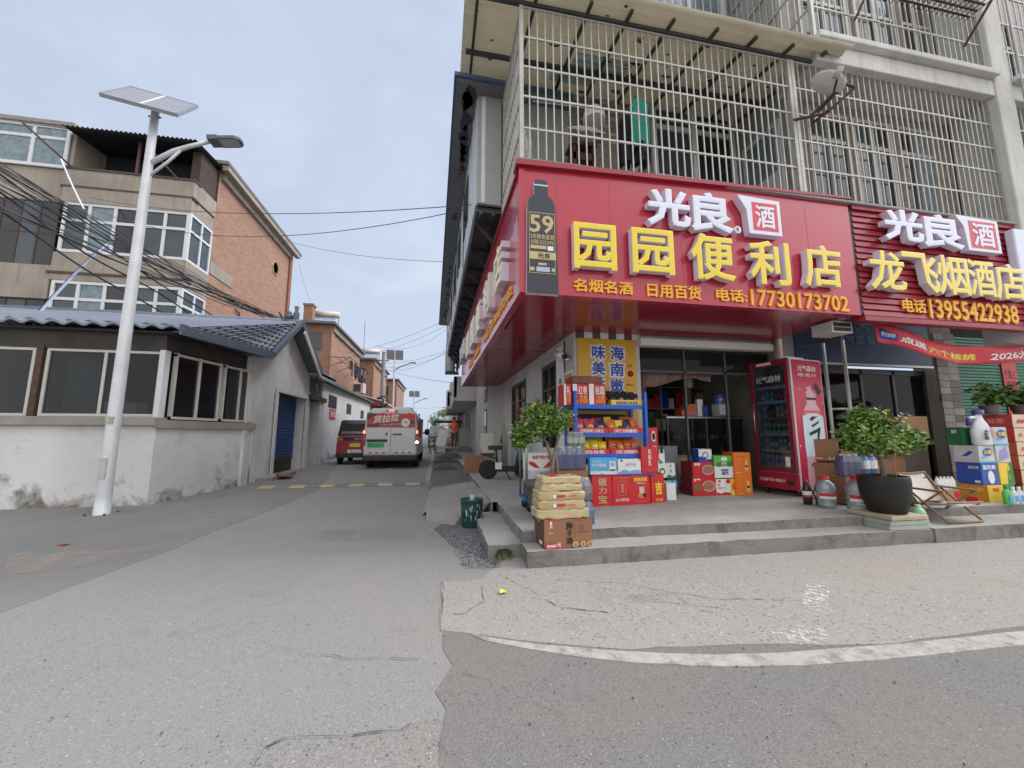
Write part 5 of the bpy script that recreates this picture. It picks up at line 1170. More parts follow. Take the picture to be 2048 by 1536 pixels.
d.box(x0 + .23, FY - .003, z0 + .045, x1 - .06, FY - .0005, z1 - .06, M('seal red', (.60, .05, .06), .4)); d.text('酒', (x0 + .27, FY - .005, z0 + .075), UX, UZ, x1 - x0 - .38, z1 - z0 - .16, m_lface, .002, off=.02); d.build('wine_seal', s2)
chars(s2, '龙飞烟酒店', [(1740, 502, 1811, 580), (1808, 506, 1877, 584), (1876, 512, 1938, 590), (1938, 520, 1990, 592), (1990, 528, 2050, 600)], m_yel, .09, .02)
line(s2, '电话', (1806, 598, 1852, 625), SY - .012, m_amber, .02, 'lettering', .018); line(s2, '13955422938', (1861, 604, 2036, 642), SY - .012, m_amber, .02, 'lettering', .018)
x0, z0, x1, z1 = rng2(2037, 460, 2075, 572, FY); d = MB(); d.box(x0, FY, z0, x1 + .3, SY, z1, m_lface); d.build('white_badge', s2, bevel=.02)
# blue board over the dark doors
d = MB(); d.box(6.02, 5.52, 2.45, 9.0, 5.58, 3.35, M('navy board', (.015, .05, .12), .4, var=.1))
for k, ch in enumerate('天之'): x0, z0, x1, z1 = rng2(1710 + k * 46, 640, 1740 + k * 44, 662, 5.515); d.text(ch, (x0, 5.515, z0), UX, UZ, x1 - x0, z1 - z0, M('dim lettering', (.16, .24, .30), .5), .004)
for k, ch in enumerate('河蓝色'): x0, z0, x1, z1 = rng2(1690 + k * 21, 672, 1707 + k * 21, 687, 5.515); d.text(ch, (x0, 5.515, z0), UX, UZ, x1 - x0, z1 - z0, M('dim lettering', (.16, .24, .30), .5), .004)
d.box(6.02, 5.50, 2.41, 9.0, 5.58, 2.45, m_steel); d.build('signboard', label='navy blue signboard over the dark doors beside the convenience shop', cat='sign')
# drooping red banner
bn = MB(); m_ban = M('banner red', (.56, .03, .045), .5, var=.06, sc=2)
topb = [(1752, 637), (1790, 655), (1850, 676), (1920, 692), (1990, 694), (2048, 690), (2110, 680)]; botb = [(1757, 684), (1790, 688), (1850, 712), (1920, 728), (1990, 728), (2048, 722), (2110, 712)]
def lerp_path(P, u):
    t = u * (len(P) - 1); i = min(int(t), len(P) - 2); f = t - i
    f2 = f; return (P[i][0] + (P[i + 1][0] - P[i][0]) * f2, P[i][1] + (P[i + 1][1] - P[i][1]) * f2)
def ban(u, v, dy=0.0):
    a, b = lerp_path(topb, u), lerp_path(botb, u); p = ay(b[0] + (a[0] - b[0]) * v, b[1] + (a[1] - b[1]) * v, 4.3); p.y += .03 * math.sin(u * 14 + v * 2) + dy; return p
bn.grid(lambda u, v: ban(u, v), 60, 6, m_ban)
def ban_text(body, u0, u1, v0, v1, m, off=.02, slant=.0):
    vs, fs, a, b, c, e = glyphs(body, off)
    P = [ban(u0 + (u1 - u0) * ((p.x - a) / (b - a)) + slant * ((p.y - c) / (e - c)), v0 + (v1 - v0) * ((p.y - c) / (e - c)), -.006 if p.z > 0 else -.003) for p in vs]
    bn.add(P, [f for f, fr in fs], m)
bn.grid(lambda u, v: ban(.04 + .14 * u, .22 + .5 * v * (1 - .3 * u), -.004), 10, 3, m_prt_b)
ban_text('养元核桃', .055, .165, .36, .58, m_prt_w, .01); ban_text('点送', .19, .33, .26, .62, m_prt_w, .03); ban_text('六个核桃', .34, .58, .22, .58, m_prt_y, .03); ban_text('2026大卖', .64, .93, .18, .66, m_prt_w, .02)
for k in range(6): bn.grid(lambda u, v: ban(.38 + .035 * k + .05 * (1 - v), .08 + .14 * v, -.004) + Vector((.012 * u, 0, 0)), 1, 3, m_prt_y)
bn.build('banner', label='red banner sagging below the slatted liquor shop sign', cat='banner').modifiers.new('thick', 'SOLIDIFY').thickness = .003
# yellow poster board
pbd = thing('poster_board', 'yellow poster board with dark blue characters on the shop corner', 'poster', (2.55, 5.58, 1.6))
d = MB(); x0, z0, x1, z1 = rng2(1153, 669, 1272, 790, 5.57); d.box(2.06, 5.57, 1.2, x1, 5.598, 2.695, M('poster yellow', (.62, .36, .02), .4, var=.05)); d.build('board', pbd)
for body, cx, ys in (('味美香', 1197, (688, 720, 752)), ('海南嫩', 1234, (690, 723, 755))):
    for ch, y in zip(body, ys):
        a, b, c, e = rng2(cx - 15, y, cx + 15, y + 30, 5.566); d = MB(); d.text(ch, (a - .012, 5.568, b - .022), UX, UZ, c - a + .024, e - b + .024, m_lface, .003, off=.11); d.text(ch, (a + .01, 5.5645, b), UX, UZ, c - a - .02, e - b - .02, m_prt_b, .002, off=.03); d.build('character', pbd)
a, b, c, e = rng2(1255, 732, 1268, 768, 5.565); d = MB(); d.lathe([(.05, 0), (.05, .002), (.042, .002), (.042, 0)], m_prt_r, (0, 0, 0), 18); d.xf(Matrix.Translation(((a + c) / 2, 5.568, (b + e) / 2 + .02)) @ Matrix.Rotation(RAD(90), 4, 'X')); d.text('×', ((a + c) / 2 - .03, 5.566, (b + e) / 2 - .01), UX, UZ, .06, .06, m_prt_r, .001, off=.02)
d.text('品鉴', (a + .0, 5.566, e - .02), UX, UZ, .09, .05, m_prt_r, .001); d.text('非卖品', (a - .02, 5.566, b - .03), UX, UZ, .11, .035, m_prt_k, .001); d.build('seal', pbd)
# posters on the side wall of the shop corner
def side_sign(name, y0, y1, z0, z1, mb_fn, label):
    d = MB(); d.box(2.03, y0, z0, 2.045, y1, z1, m_prt_w); mb_fn(d); d.xf(SKM).build(name, label=label, cat='poster')
def f1(d): d.box(2.026, 5.68, 1.62, 2.031, 5.98, 2.16, M('poster orange', (.62, .22, .08), .5)); d.text('烟酒', (2.024, 5.95, 1.9), -UY, UZ, .24, .2, m_prt_r, .001, off=.03); d.box(2.026, 5.68, 1.34, 2.031, 5.98, 1.6, M('poster cream', (.62, .46, .26), .5))
side_sign('poster', 5.66, 6.0, 1.3, 2.2, f1, 'orange and cream paper poster on the white corner wall')
def f2(d):
    d.text('厚中意', (2.028, 6.40, 1.55), -UY, UZ, .32, .34, m_sky, .001, off=.04); d.text('中', (2.028, 6.28, 2.02), -UY, UZ, .12, .13, m_prt_b, .001, off=.04); d.text('意', (2.028, 6.3, 1.25), -UY, UZ, .18, .24, m_prt_b, .001, off=.03)
side_sign('wall_panel', 6.04, 6.44, .6, 2.7, f2, 'white wall panel with blue characters round the shop corner')
cm = thing('security_camera', 'white security camera bracketed on the shop corner under the red soffit', 'camera', (1.95, 5.9, 2.4)); MB().bar((2.03, 5.75, 2.38), (1.86, 5.75, 2.38), .03, m_steel).build('arm', cm)
d = MB(); d.tube([(1.84, 6.0, 2.52), (1.88, 5.7, 2.42)], .05, m_white, 10); d.tube([(1.88, 5.7, 2.42), (1.883, 5.67, 2.41)], .045, m_black, 10); d.build('body', cm)
MB().tube([(2.0, 6.02, 2.75), (1.97, 6.0, 2.5), (2.0, 6.03, 2.2), (2.0, 6.03, 1.3)], .012, m_black, 5).build('cable', cm)
# satellite dish
dish = thing('satellite_dish', 'white satellite dish on a rusty bracket before the barred balcony', 'dish', (4.95, 3.95, 5.5))
c = ay(1652, 172, 3.75); d = MB(); d.lathe([(.001, .0), (.10, .006), (.2, .025), (.29, .055), (.33, .075), (.335, .07), (.29, .045), (.2, .015), (.001, -.012)], m_white, (0, 0, 0), 28)
R = Matrix.Translation(c) @ Matrix.Rotation(RAD(28), 4, 'Y') @ Matrix.Rotation(RAD(20), 4, 'X') @ Matrix.Scale(.63, 4); d.xf(R).build('reflector', dish)
d = MB(); b0 = ay(1640, 222, 3.9)
d.bar((b0.x - .25, 4.08, b0.z - .02), (b0.x + .1, 3.9, b0.z - .02), .026, m_rust); d.bar((b0.x + .1, 3.9, b0.z - .02), (b0.x + .35, 3.7, b0.z + .22), .028, m_rust); d.bar((b0.x - .05, 3.98, b0.z), (b0.x + .2, 3.7, b0.z + .26), .028, m_rust); d.bar((b0.x + .2, 3.7, b0.z + .26), (b0.x + .36, 3.7, b0.z + .24), .028, m_rust); d.bar((b0.x + .02, 3.95, b0.z + .02), (b0.x + .14, 3.75, b0.z + .18), .02, m_rust); d.bar((b0.x + .1, 4.1, b0.z), (b0.x + .1, 3.85, b0.z), .026, m_rust)
d.build('bracket', dish)
e0, e1 = ay(1665, 195, 3.72), ay(1677, 145, 3.45); MB().bar(e0, e1, .022, m_dsteel).build('feed_arm', dish); d = MB(); d.tube([e1 + Vector((.0, .05, -.04)), e1 + Vector((0, -.04, .05))], .035, m_cagew, 10); d.build('receiver_horn', dish)
# clothes and furniture in the corner balcony
def garment(name, px, Y, m, label, cat, sleeves=True):
    x0, z0, x1, z1 = rng2(*px, Y); d = MB()
    n = 10
    def prof(v): return .36 + .14 * (1 - v) if v < .82 else .5 - 1.6 * (v - .82)
    d.grid(lambda u, v: Vector(((x0 + x1) / 2 + (u - .5) * 2 * (x1 - x0) * prof(v), Y + .05 * math.sin(u * 9 + v * 2) * (1 - v) + .04, z0 + (z1 - z0) * v)), 12, 12, m); d.grid(lambda u, v: Vector(((x0 + x1) / 2 + (u - .5) * 2 * (x1 - x0) * prof(v), Y - .07 + .05 * math.sin(u * 8 + 1 + v * 3) * (1 - v), z0 + (z1 - z0) * v)), 12, 12, m)
    d.tube([((x0 + x1) / 2, Y, z1), ((x0 + x1) / 2, Y, z1 + .12)], .006, m_steel); return d.build(name, label=label, cat=cat)
garment('shirt', (1258, 205, 1294, 292), 4.62, M('teal cloth', (.03, .30, .23), .8, var=.15), 'teal shirt hanging in the barred corner balcony', 'shirt')
garment('jacket', (1240, 232, 1262, 330), 4.7, M('navy cloth', (.012, .014, .03), .85, var=.2), 'dark navy jacket hanging left of the teal shirt', 'jacket'); garment('trousers', (1265, 275, 1296, 330), 4.75, M('navy cloth', (.012, .014, .03), .85, var=.2), 'dark trousers hanging behind the teal shirt', 'trousers')
c = ay(1188, 228, 4.9); d = MB(); d.lathe([(.17, -.13), (.16, 0), (.09, .09), (.001, .12)], m_white, c, 14); d.build('white_hat', label='white hat hanging in the corner balcony', cat='hat')
x0, z0, x1, z1 = rng2(1143, 280, 1196, 350, 5.2); cb = thing('wooden_cabinet', 'small dark red wooden stand in the corner balcony', 'cabinet', ((x0 + x1) / 2, 5.3, 4.42)); m_rw = M('red brown wood', (.10, .035, .03), .5, var=.25, sc=12)
d = MB(); d.box(x0, 5.2, z1 - .08, x1, 5.5, z1 - .02, m_rw); d.build('top', cb); d = MB(); d.box(x0 + .03, 5.22, z0 + .28, x1 - .03, 5.48, z0 + .4, m_rw); d.build('shelf', cb)
for xx in (x0 + .04, x1 - .08):
    for yy in (5.22, 5.44): MB().box(xx, yy, 4.42, xx + .05, yy + .05, z1 - .08, m_rw).build('leg', cb)
d = MB(); c = ay(1160, 255, 4.9)
for k in range(4): d.tube([c + Vector((k * .07 - .2, 0, -.04)), c + Vector((k * .07, 0, .03)), c + Vector((k * .07 + .2, 0, -.04))], .008, m_prt_w, 5)
d.build('clothes_hangers', label='white wire clothes hangers in the corner balcony', cat='hangers')
MB().tube([(1.2, 4.9, 6.05), (5.2, 4.9, 6.2)], .012, m_steel).build('clothes_line', label='thin clothes rail across the corner balcony', cat='rail')
pc = MB(); a, b, c, e = rng2(1047, 262, 1062, 320, 4.18); pc.grid(lambda u, v: Vector((a + (c - a) * u, 4.16 + .02 * math.sin(u * 9 + v * 5), b + (e - b) * v)), 8, 10, M('torn plastic sheet', (.45, .44, .41), .5, var=.4, sc=14)); pc.build('plastic_sheet', label='torn plastic sheet tucked in the cage corner', cat='plastic sheet')

# ============================================================ goods
def chbox(mb, x0, y0, z0, x1, y1, z1, c, mf, ms=None, mt=None):
    """box with chamfered edges; own material on front (-y), sides and top"""
    ms = ms or mf; mt = mt or ms
    X, Y, Z = (x0, x1), (y0, y1), (z0, z1)
    V = {}
    def vid(i, j, k, a):
        q = [X[i], Y[j], Z[k]]
        for ax_ in range(3):
            if ax_ != a: q[ax_] += c * (1 if (i, j, k)[ax_] == 0 else -1)
        return Vector(q)
    for a in range(3):
        o1, o2 = [t for t in range(3) if t != a]
        for s in (0, 1):
            P = []
            for (p, q) in ((0, 0), (1, 0), (1, 1), (0, 1)):
                ijk = [0, 0, 0]; ijk[a] = s; ijk[o1] = p; ijk[o2] = q; P.append(vid(*ijk, a))
            m = mf if (a == 1 and s == 0) else (mt if a == 2 else ms)
            mb.poly(P if (s == 1) ^ (a == 1) else P[::-1], m)
    for a in range(3):                                   # edge chamfers
        o1, o2 = [t for t in range(3) if t != a]
        for p in (0, 1):
            for q in (0, 1):
                def at(s, face): ijk = [0, 0, 0]; ijk[a] = s; ijk[o1] = p; ijk[o2] = q; return vid(*ijk, face)
                mb.poly([at(0, o1), at(1, o1), at(1, o2), at(0, o2)], ms)
    for i in (0, 1):
        for j in (0, 1):
            for k in (0, 1): mb.poly([vid(i, j, k, 0), vid(i, j, k, 1), vid(i, j, k, 2)], ms)
def prints_on(mb, w, h, prints, y=0.0, x0=0.0, z0=0.0):
    for i, p in enumerate(prints):
        kind, u0, v0, u1, v1, m = p[:6]; yy = y - .0012 * (i + 1)
        a, b, c, e = x0 + w * u0, x0 + w * u1, z0 + h * v0, z0 + h * v1
        if kind == 'r': mb.poly([(a, yy, c), (b, yy, c), (b, yy, e), (a, yy, e)], m)
        elif kind == 'o': mb.poly([((a + b) / 2 + (b - a) / 2 * math.cos(t), yy, (c + e) / 2 + (e - c) / 2 * math.sin(t)) for t in (6.283 * k / 20 for k in range(20))], m)
        elif kind == 'p': mb.poly([(a + (b - a) * s, yy, c + (e - c) * t) for s, t in p[6]], m)
        elif kind == 't': mb.text(p[6], (a, yy + .0006, c), UX, UZ, b - a, e - c, m, .0012, off=p[7] if len(p) > 7 else .015)
def side_prints(mb, d, h, prints):
    """same on the left-hand (-x) face; u runs from the back edge to the front edge"""
    t = MB(); prints_on(t, d, h, prints)
    t.xf(Matrix.Translation((0, d, 0)) @ Matrix.Rotation(RAD(-90), 4, 'Z')); base = len(mb.v)
    mb.v += t.v
    for f, k, s_ in zip(t.f, t.mi, t.sm): mb.f.append([base + i for i in f]); mb.mi.append(mb.slot(t.mats[k])); mb.sm.append(s_)
def carton(name, label, cat, loc, size, mf, ms=None, mt=None, prints=(), sp=(), rotz=0.0, group=None, c=.004):
    w, d, h = size; mb = MB(); chbox(mb, 0, 0, 0, w, d, h, c, mf, ms, mt)
    if mf in (m_kraft, m_kraft2): mb.box(-.0006, d / 2 - .03, h * .8, w + .0006, d / 2 + .03, h + .0006, M('packing tape', (.42, .30, .17), .25, coat=.4)); mb.box(0, -.0008, h * .985, w, .0, h * .99, m_dark)
    prints_on(mb, w, h, prints)
    if sp: side_prints(mb, d, h, sp)
    rr = random.Random(label); k1, k2, k3 = rr.uniform(-.018, .018), rr.uniform(-.012, .012), rr.uniform(-.012, .012)
    for v in mb.v: v.x += k1 * v.z * .5 + k2 * v.x * v.z; v.z += k3 * v.x * (v.z > h * .5) * .6; v.y += .004 * math.sin(v.x * 9 + k1 * 300) * (v.z > h * .3)
    return mb.build(name, label=label, cat=cat, group=group, loc=loc, rotz=RAD(rotz + rr.uniform(-1.2, 1.2)))
def goods(name, label, cat, px, Y, depth, mf, ms=None, mt=None, prints=(), sp=(), zbase=None, rotz=0, group=None, c=.004):
    x0, z0, x1, z1 = rng2(*px, Y)
    if zbase is not None: z0 = zbase
    return carton(name, label, cat, (x0, Y, z0), (x1 - x0, depth, z1 - z0), mf, ms, mt, prints, sp, rotz, group, c)
# ---------------- blue rack with snacks
rk = thing('display_rack', 'blue steel rack of snack boxes at the shop entrance', 'rack', (2.35, 5.3, ZP))
m_rb = M('rack blue', (.012, .11, .55), .4, var=.05)
RY, RD_ = 5.1, .42
d = MB()
for xx in (1.80, 2.86):
    for yy in (RY, RY + RD_): MB().bar((xx + .03, yy, ZP), (xx + .03, yy, 1.80), .055, m_rb, .04).build('post', rk)
for z in (1.60, 1.20, .905, .45): d = MB(); d.box(1.83, RY + .01, z - .045, 2.89, RY + .03, z + .015, m_rb); d.box(1.83, RY + .03, z - .01, 2.89, RY + RD_, z, m_rb); d.box(1.83, RY + RD_ - .02, z - .045, 2.89, RY + RD_, z - .012, m_rb); d.build('shelf', rk)
d = MB(); d.box(1.88, RY + RD_ - .01, .5, 2.80, RY + RD_ - .005, 1.5, m_dark); d.build('back_panel', rk)
ZT = 1.602
for i, (px, tx) in enumerate((((1128, 768, 1143, 807), '礼'), ((1146, 768, 1177, 807), '红枣'), ((1178, 768, 1212, 807), '桂圆'))):
    goods('gift_box', ('narrow red gift box at the left end of the rack top', 'red gift box with a white stripe, middle of three on the rack top', 'red gift box with yellow print, rightmost of three on the rack top')[i], 'box', px, RY + .03, .28, m_prt_r, m_prt_r, None,
          (('r', .0, 0, .28, 1, m_prt_w), ('t', .36, .5, .92, .9, m_prt_w, tx), ('r', .4, .12, .95, .3, m_orange), ('t', .45, .32, .9, .48, m_prt_y, '礼盒')), zbase=ZT, group='red gift boxes on the rack')
goods('flat_box', 'flat brown red box lying across the red gift boxes', 'box', (1146, 752, 1205, 768), RY + .04, .25, M('maroon box', (.20, .06, .05), .6), zbase=ay(1180, 767, RY)[2] + .002)
def pack_tray(px, Y, zb, name, label, mtray, cols, tag_txt, n, hgt, mtxt=m_prt_w):
    """open display tray with a row of snack pouches standing in it"""
    x0, z0, x1, z1 = rng2(*px, Y); w = x1 - x0
    t = thing(name, label, 'snack tray', (x0, Y, zb)); d = MB(); th = .05
    d.box(0, 0, 0, w, .006, .085, mtray); d.box(0, .006, 0, .006, .26, .09, mtray); d.box(w - .006, .006, 0, w, .26, .09, mtray); d.box(.006, .006, 0, w - .006, .26, .006, mtray); d.prism([(0, .25, .0), (0, .26, 0), (0, .26, hgt * 1.1), (0, .1, .09), (0, .1, .08)], (.005, 0, 0), mtray); d.prism([(w - .005, .25, .0), (w - .005, .26, 0), (w - .005, .26, hgt * 1.1), (w - .005, .1, .09), (w - .005, .1, .08)], (.005, 0, 0), mtray)
    prints_on(d, w, .085, (('t', .15, .2, .85, .8, mtxt, tag_txt, .02),)); d.build('tray', t, world=False)
    for r in range(2):
        for i in range(n):
            m1, m2 = cols[(i + r) % len(cols)]; p = MB(); pw = (w - .02) / n; a = .01 + i * pw; yy = .03 + r * .11; hh = hgt * random.uniform(.92, 1.05) + r * .03
            def fn(u, v, s): return Vector((a + pw * (.03 + .94 * u), yy + .05 + s * .042 * math.sin(math.pi * min(1, max(0, v)) ** .8) * (math.sin(math.pi * u) ** .5) + .03 * v, .008 + hh * v))
            p.grid(lambda u, v: fn(u, v, -1), 6, 6, m1); p.grid(lambda u, v: fn(1 - u, v, 1), 6, 6, m1)
            q = fn(.2, .3, -1); q2 = fn(.8, .6, -1); yq = min(q.y, fn(.5, .5, -1).y) - .004
            p.poly([(q.x + (q2.x - q.x) * .5 + (q2.x - q.x) * .5 * math.cos(k_), yq, (q.z + q2.z) / 2 + (q2.z - q.z) * .5 * math.sin(k_)) for k_ in (6.283 * k / 14 for k in range(14))], m2)
            p.text('味王', (q.x + .01, yq - .001, (q.z + q2.z) / 2 - .012), UX, UZ, max(.02, q2.x - q.x - .02), .024, m_prt_w if m2 is m_prt_k else m_prt_k, .001)
            p.build('pouch', t, world=False)
    return t
m_nav = M('navy pouch', (.015, .02, .06), .3); m_mag = M('magenta pouch', (.50, .03, .10), .35); m_oj = M('orange pouch', (.62, .13, .03), .3); m_ylp = M('yellow pouch', (.78, .55, .03), .3)
pack_tray((1222, 772, 1284, 807), RY + .03, ZT, 'snack_tray', 'yellow tray of black snack pouches on the rack top', m_prt_y, ((m_prt_k, m_nav), (m_prt_k, m_gold)), '海南槟榔 味美香甜', 4, .19, m_prt_b)
pack_tray((1150, 828, 1217, 860), RY + .03, 1.202, 'snack_tray', 'red tray of magenta and navy pouches behind the tree crown, upper middle shelf', m_prt_r, ((m_mag, m_prt_w), (m_mag, m_prt_y), (m_nav, m_gold)), '扫码有奖 口味王', 3, .20)
pack_tray((1218, 828, 1284, 865), RY + .02, 1.202, 'snack_tray', 'red tray of orange, yellow and navy pouches on the upper middle shelf', m_prt_r, ((m_oj, m_prt_y), (m_prt_y, m_nav), (m_nav, m_prt_k), (m_oj, m_prt_k)), '口味王 全国销量领先', 4, .205)
pack_tray((1150, 875, 1220, 903), RY + .03, .907, 'snack_tray', 'red tray of yellow snack pouches on the lower middle shelf', m_prt_r, ((m_ylp, m_prt_w), (m_ylp, m_prt_y)), '扫码有奖', 4, .195)
pack_tray((1222, 870, 1285, 908), RY + .02, .907, 'snack_tray', 'red tray of orange snack pouches on the lower middle shelf', m_prt_r, ((m_oj, m_prt_k), (m_oj, m_prt_y), (m_oj, m_prt_k)), '口味王 全国销量领先', 4, .205)
# floor display before the rack
goods('milk_box', 'light blue walnut drink box with a can picture, below the rack', 'box', (1180, 915, 1234, 951), 5.0, .085, m_sky, m_sky, m_sky, (('r', 0, 0, 1, .2, m_prt_w), ('p', 0, .16, 1, .34, m_sky, ((0, .2), (.5, 1), (1, .3), (1, 1), (0, 1))), ('t', .06, .44, .58, .66, m_prt_w, '六个核桃', .02), ('t', .06, .72, .4, .8, m_prt_w, '经常用脑 多喝'), ('r', .70, .14, .93, .78, m_prt_w), ('r', .72, .2, .91, .3, m_prt_b), ('t', .75, .5, .88, .72, m_sky, '核桃')), zbase=.655)
goods('milk_box', 'white and pale blue milk carton standing right of the light blue box', 'box', (1236, 918, 1282, 948), 5.0, .085, m_prt_w, m_prt_w, m_prt_w, (('p', 0, 0, 1, .35, M('wave blue', (.22, .36, .62), .5), ((0, .2), (.25, .9), (.5, .5), (.75, 1), (1, .6), (1, .1), (0, .0))), ('o', .1, .82, .22, .96, m_prt_b), ('t', .32, .5, .78, .74, M('grey print', (.3, .34, .45), .5), '纯牛奶'), ('p', .86, .8, 1, 1, m_orange, ((0, 1), (1, 1), (1, 0)))), zbase=.655)
MB().box(2.06, 5.0, .64, 2.96, 5.1, .653, m_rb).box(2.06, 5.085, ZP, 2.96, 5.1, .64, m_rb).build('front_ledge', rk)
def gift_bag(px, Y, depth, label, prints, rotz=0, zbase=ZP, mat=m_prt_r, group='red paper gift bags before the rack'):
    x0, z0, x1, z1 = rng2(*px, Y); w, h = x1 - x0, z1 - zbase
    t = thing('gift_bag', label, 'gift bag', (x0, Y, zbase), RAD(rotz), group); d = MB()
    B_ = [(0, 0, 0), (w, 0, 0), (w, depth, 0), (0, depth, 0)]; T_ = [(.004, .004, h), (w - .004, .002, h * .985), (w - .006, depth * .85, h), (.004, depth * .85, h * .99)]; M_ = [(-.001, -.004, h * .5), (w + .002, -.003, h * .5), (w - .008, depth / 2, h * .5), (.008, depth / 2, h * .5)]
    V = [Vector(p) for p in B_ + [M_[0], M_[1], (w - .0, depth, h * .5), (.0, depth, h * .5)] + T_]
    d.add(V, [(0, 1, 5, 4), (4, 5, 9, 8), (1, 2, 6, 5), (5, 6, 10, 9), (2, 3, 7, 6), (6, 7, 11, 10), (3, 0, 4, 7), (7, 4, 8, 11), (3, 2, 1, 0)], mat); prints_on(d, w, h, prints, -.004); d.build('bag', t, world=False)
    q = MB(); q.tube([(w * .32, .002, h * .96), (w * .34, -.006, h * 1.02), (w * .5, -.006, h * 1.06), (w * .66, -.006, h * 1.02), (w * .68, .002, h * .96)], .0035, m_prt_r, 5); q.build('handle', t, world=False); return t
gift_bag((1184, 951, 1224, 1011), 4.93, .12, 'red gift bag with gold brush characters, leftmost on the floor', (('t', .30, .66, .74, .92, m_gold, '健', .02), ('t', .32, .40, .72, .62, m_gold, '力', .02), ('t', .28, .10, .74, .36, m_gold, '宝', .02)))
gift_bag((1225, 951, 1262, 1009), 4.94, .12, 'red herbal tea gift bag with a framed label and white words', (('r', .32, .34, .72, .82, m_gold), ('r', .335, .35, .705, .81, m_prt_r), ('t', .45, .44, .60, .74, m_gold, '吉'), ('t', .14, .14, .86, .24, m_prt_w, '怕上火喝王老吉'), ('r', .06, .9, .94, .92, m_orange)))
gift_bag((1262, 950, 1300, 1007), 4.97, .12, 'red gift bag with gold title and a picture of a biscuit tin', (('t', .14, .78, .86, .92, m_prt_y, '香酥核桃', .03), ('t', .28, .70, .76, .75, m_prt_w, '好吃不上火'), ('o', .34, .22, .72, .40, m_gold), ('r', .42, .36, .68, .6, M('tin picture', (.55, .50, .36), .5)), ('o', .36, .24, .62, .38, m_orange), ('r', .60, .26, .76, .38, m_prt_k), ('r', .26, .10, .8, .12, m_orange)))
gift_bag((1302, 947, 1331, 1004), 5.02, .16, 'red gift bag with one large gold character, turned aside', (('t', .30, .28, .8, .72, m_prt_y, '吉', .04), ('t', .3, .06, .82, .16, m_prt_y, '吉祥如意'), ('t', .05, .3, .16, .7, m_orange, '贺'), ('t', .86, .36, .96, .72, m_orange, '岁')), 6)
gift_bag((1283, 893, 1314, 947), 5.03, .08, 'tall red gift bag standing behind the row of red bags', (('t', .42, .28, .62, .48, m_prt_w, '乳'), ('t', .42, .5, .62, .7, m_prt_w, '核桃'[1]), ('t', .42, .72, .62, .9, m_prt_w, '核'), ('p', 0, .06, 1, .18, m_orange, ((0, .9), (.5, .3), (1, .6), (1, .7), (.5, .42), (0, 1)))), zbase=.656)
goods('white_carton', 'plain white carton on the floor right of the red gift bags', 'box', (1333, 966, 1351, 1000), 5.2, .3, m_prt_w, M('white box side', (.62, .63, .68), .5), zbase=ZP, rotz=-8)
goods('red_box', 'red drink box with a white bottle picture right of the rack', 'box', (1298, 855, 1316, 891), 5.3, .12, m_prt_r, None, None, (('o', .3, .55, .75, .9, m_prt_w), ('r', .3, .1, .75, .45, m_prt_w), ('o', .36, .62, .7, .84, m_prt_k)), zbase=.80)
MB().box(2.98, 5.28, ZP, 3.16, 5.42, .80, m_kraft).build('carton', label='brown carton under the red drink box beside the rack', cat='box')
for i, (a, b, cl, lb) in enumerate(((1313, 907, m_prt_w, 'upper white and green milk pack at the rack foot'), (1316, 929, m_prt_w, 'lower white and green milk pack at the rack foot'))):
    goods('milk_pack', lb, 'pack', (a, b, a + 17, b + 22), 5.35, .12, cl, m_prt_w, m_prt_w, (('o', .15, .2, .85, .75, m_prt_g), ('o', .3, .3, .7, .6, m_prt_w)), zbase=(.72, .55)[i])
MB().box(3.0, 5.33, ZP, 3.25, 5.5, .55, m_kraft).build('carton', label='brown carton under the milk packs beside the rack', cat='box')
for k in range(3):
    x = 3.30 + k * .07; MB().lathe([(.03, 0), (.032, .02), (.032, .13), (.026, .145), (.001, .146)], M('green tin', (.02, .13, .07), .3), (x, 5.6, .85), 12).box(x - .008, 5.564, .87, x + .008, 5.569, .96, m_prt_w).build('drink_tin', label='dark green drink tin on the tall white box', cat='tin', group='green tins on the tall white box')
goods('tall_box', 'tall white box with black vertical characters by the counter', 'box', (1332, 926, 1351, 957), 5.55, .15, m_prt_w, None, None, (('t', .4, .6, .62, .9, m_prt_k, '福'), ('t', .4, .34, .62, .58, m_prt_k, '牌'), ('p', 0, 0, 1, .25, m_prt_g, ((0, .6), (.4, 1), (.6, .4), (1, .9), (1, 0), (0, 0)))), zbase=.52)
goods('navy_box', 'navy blue box under the tall white box', 'box', (1334, 957, 1356, 985), 5.55, .25, M('navy box', (.02, .035, .12), .5), None, None, (('r', .1, .5, .45, .9, m_sky), ('r', .55, .5, .9, .9, m_sky), ('r', .1, .1, .45, .4, m_prt_w)), zbase=ZP + .012)
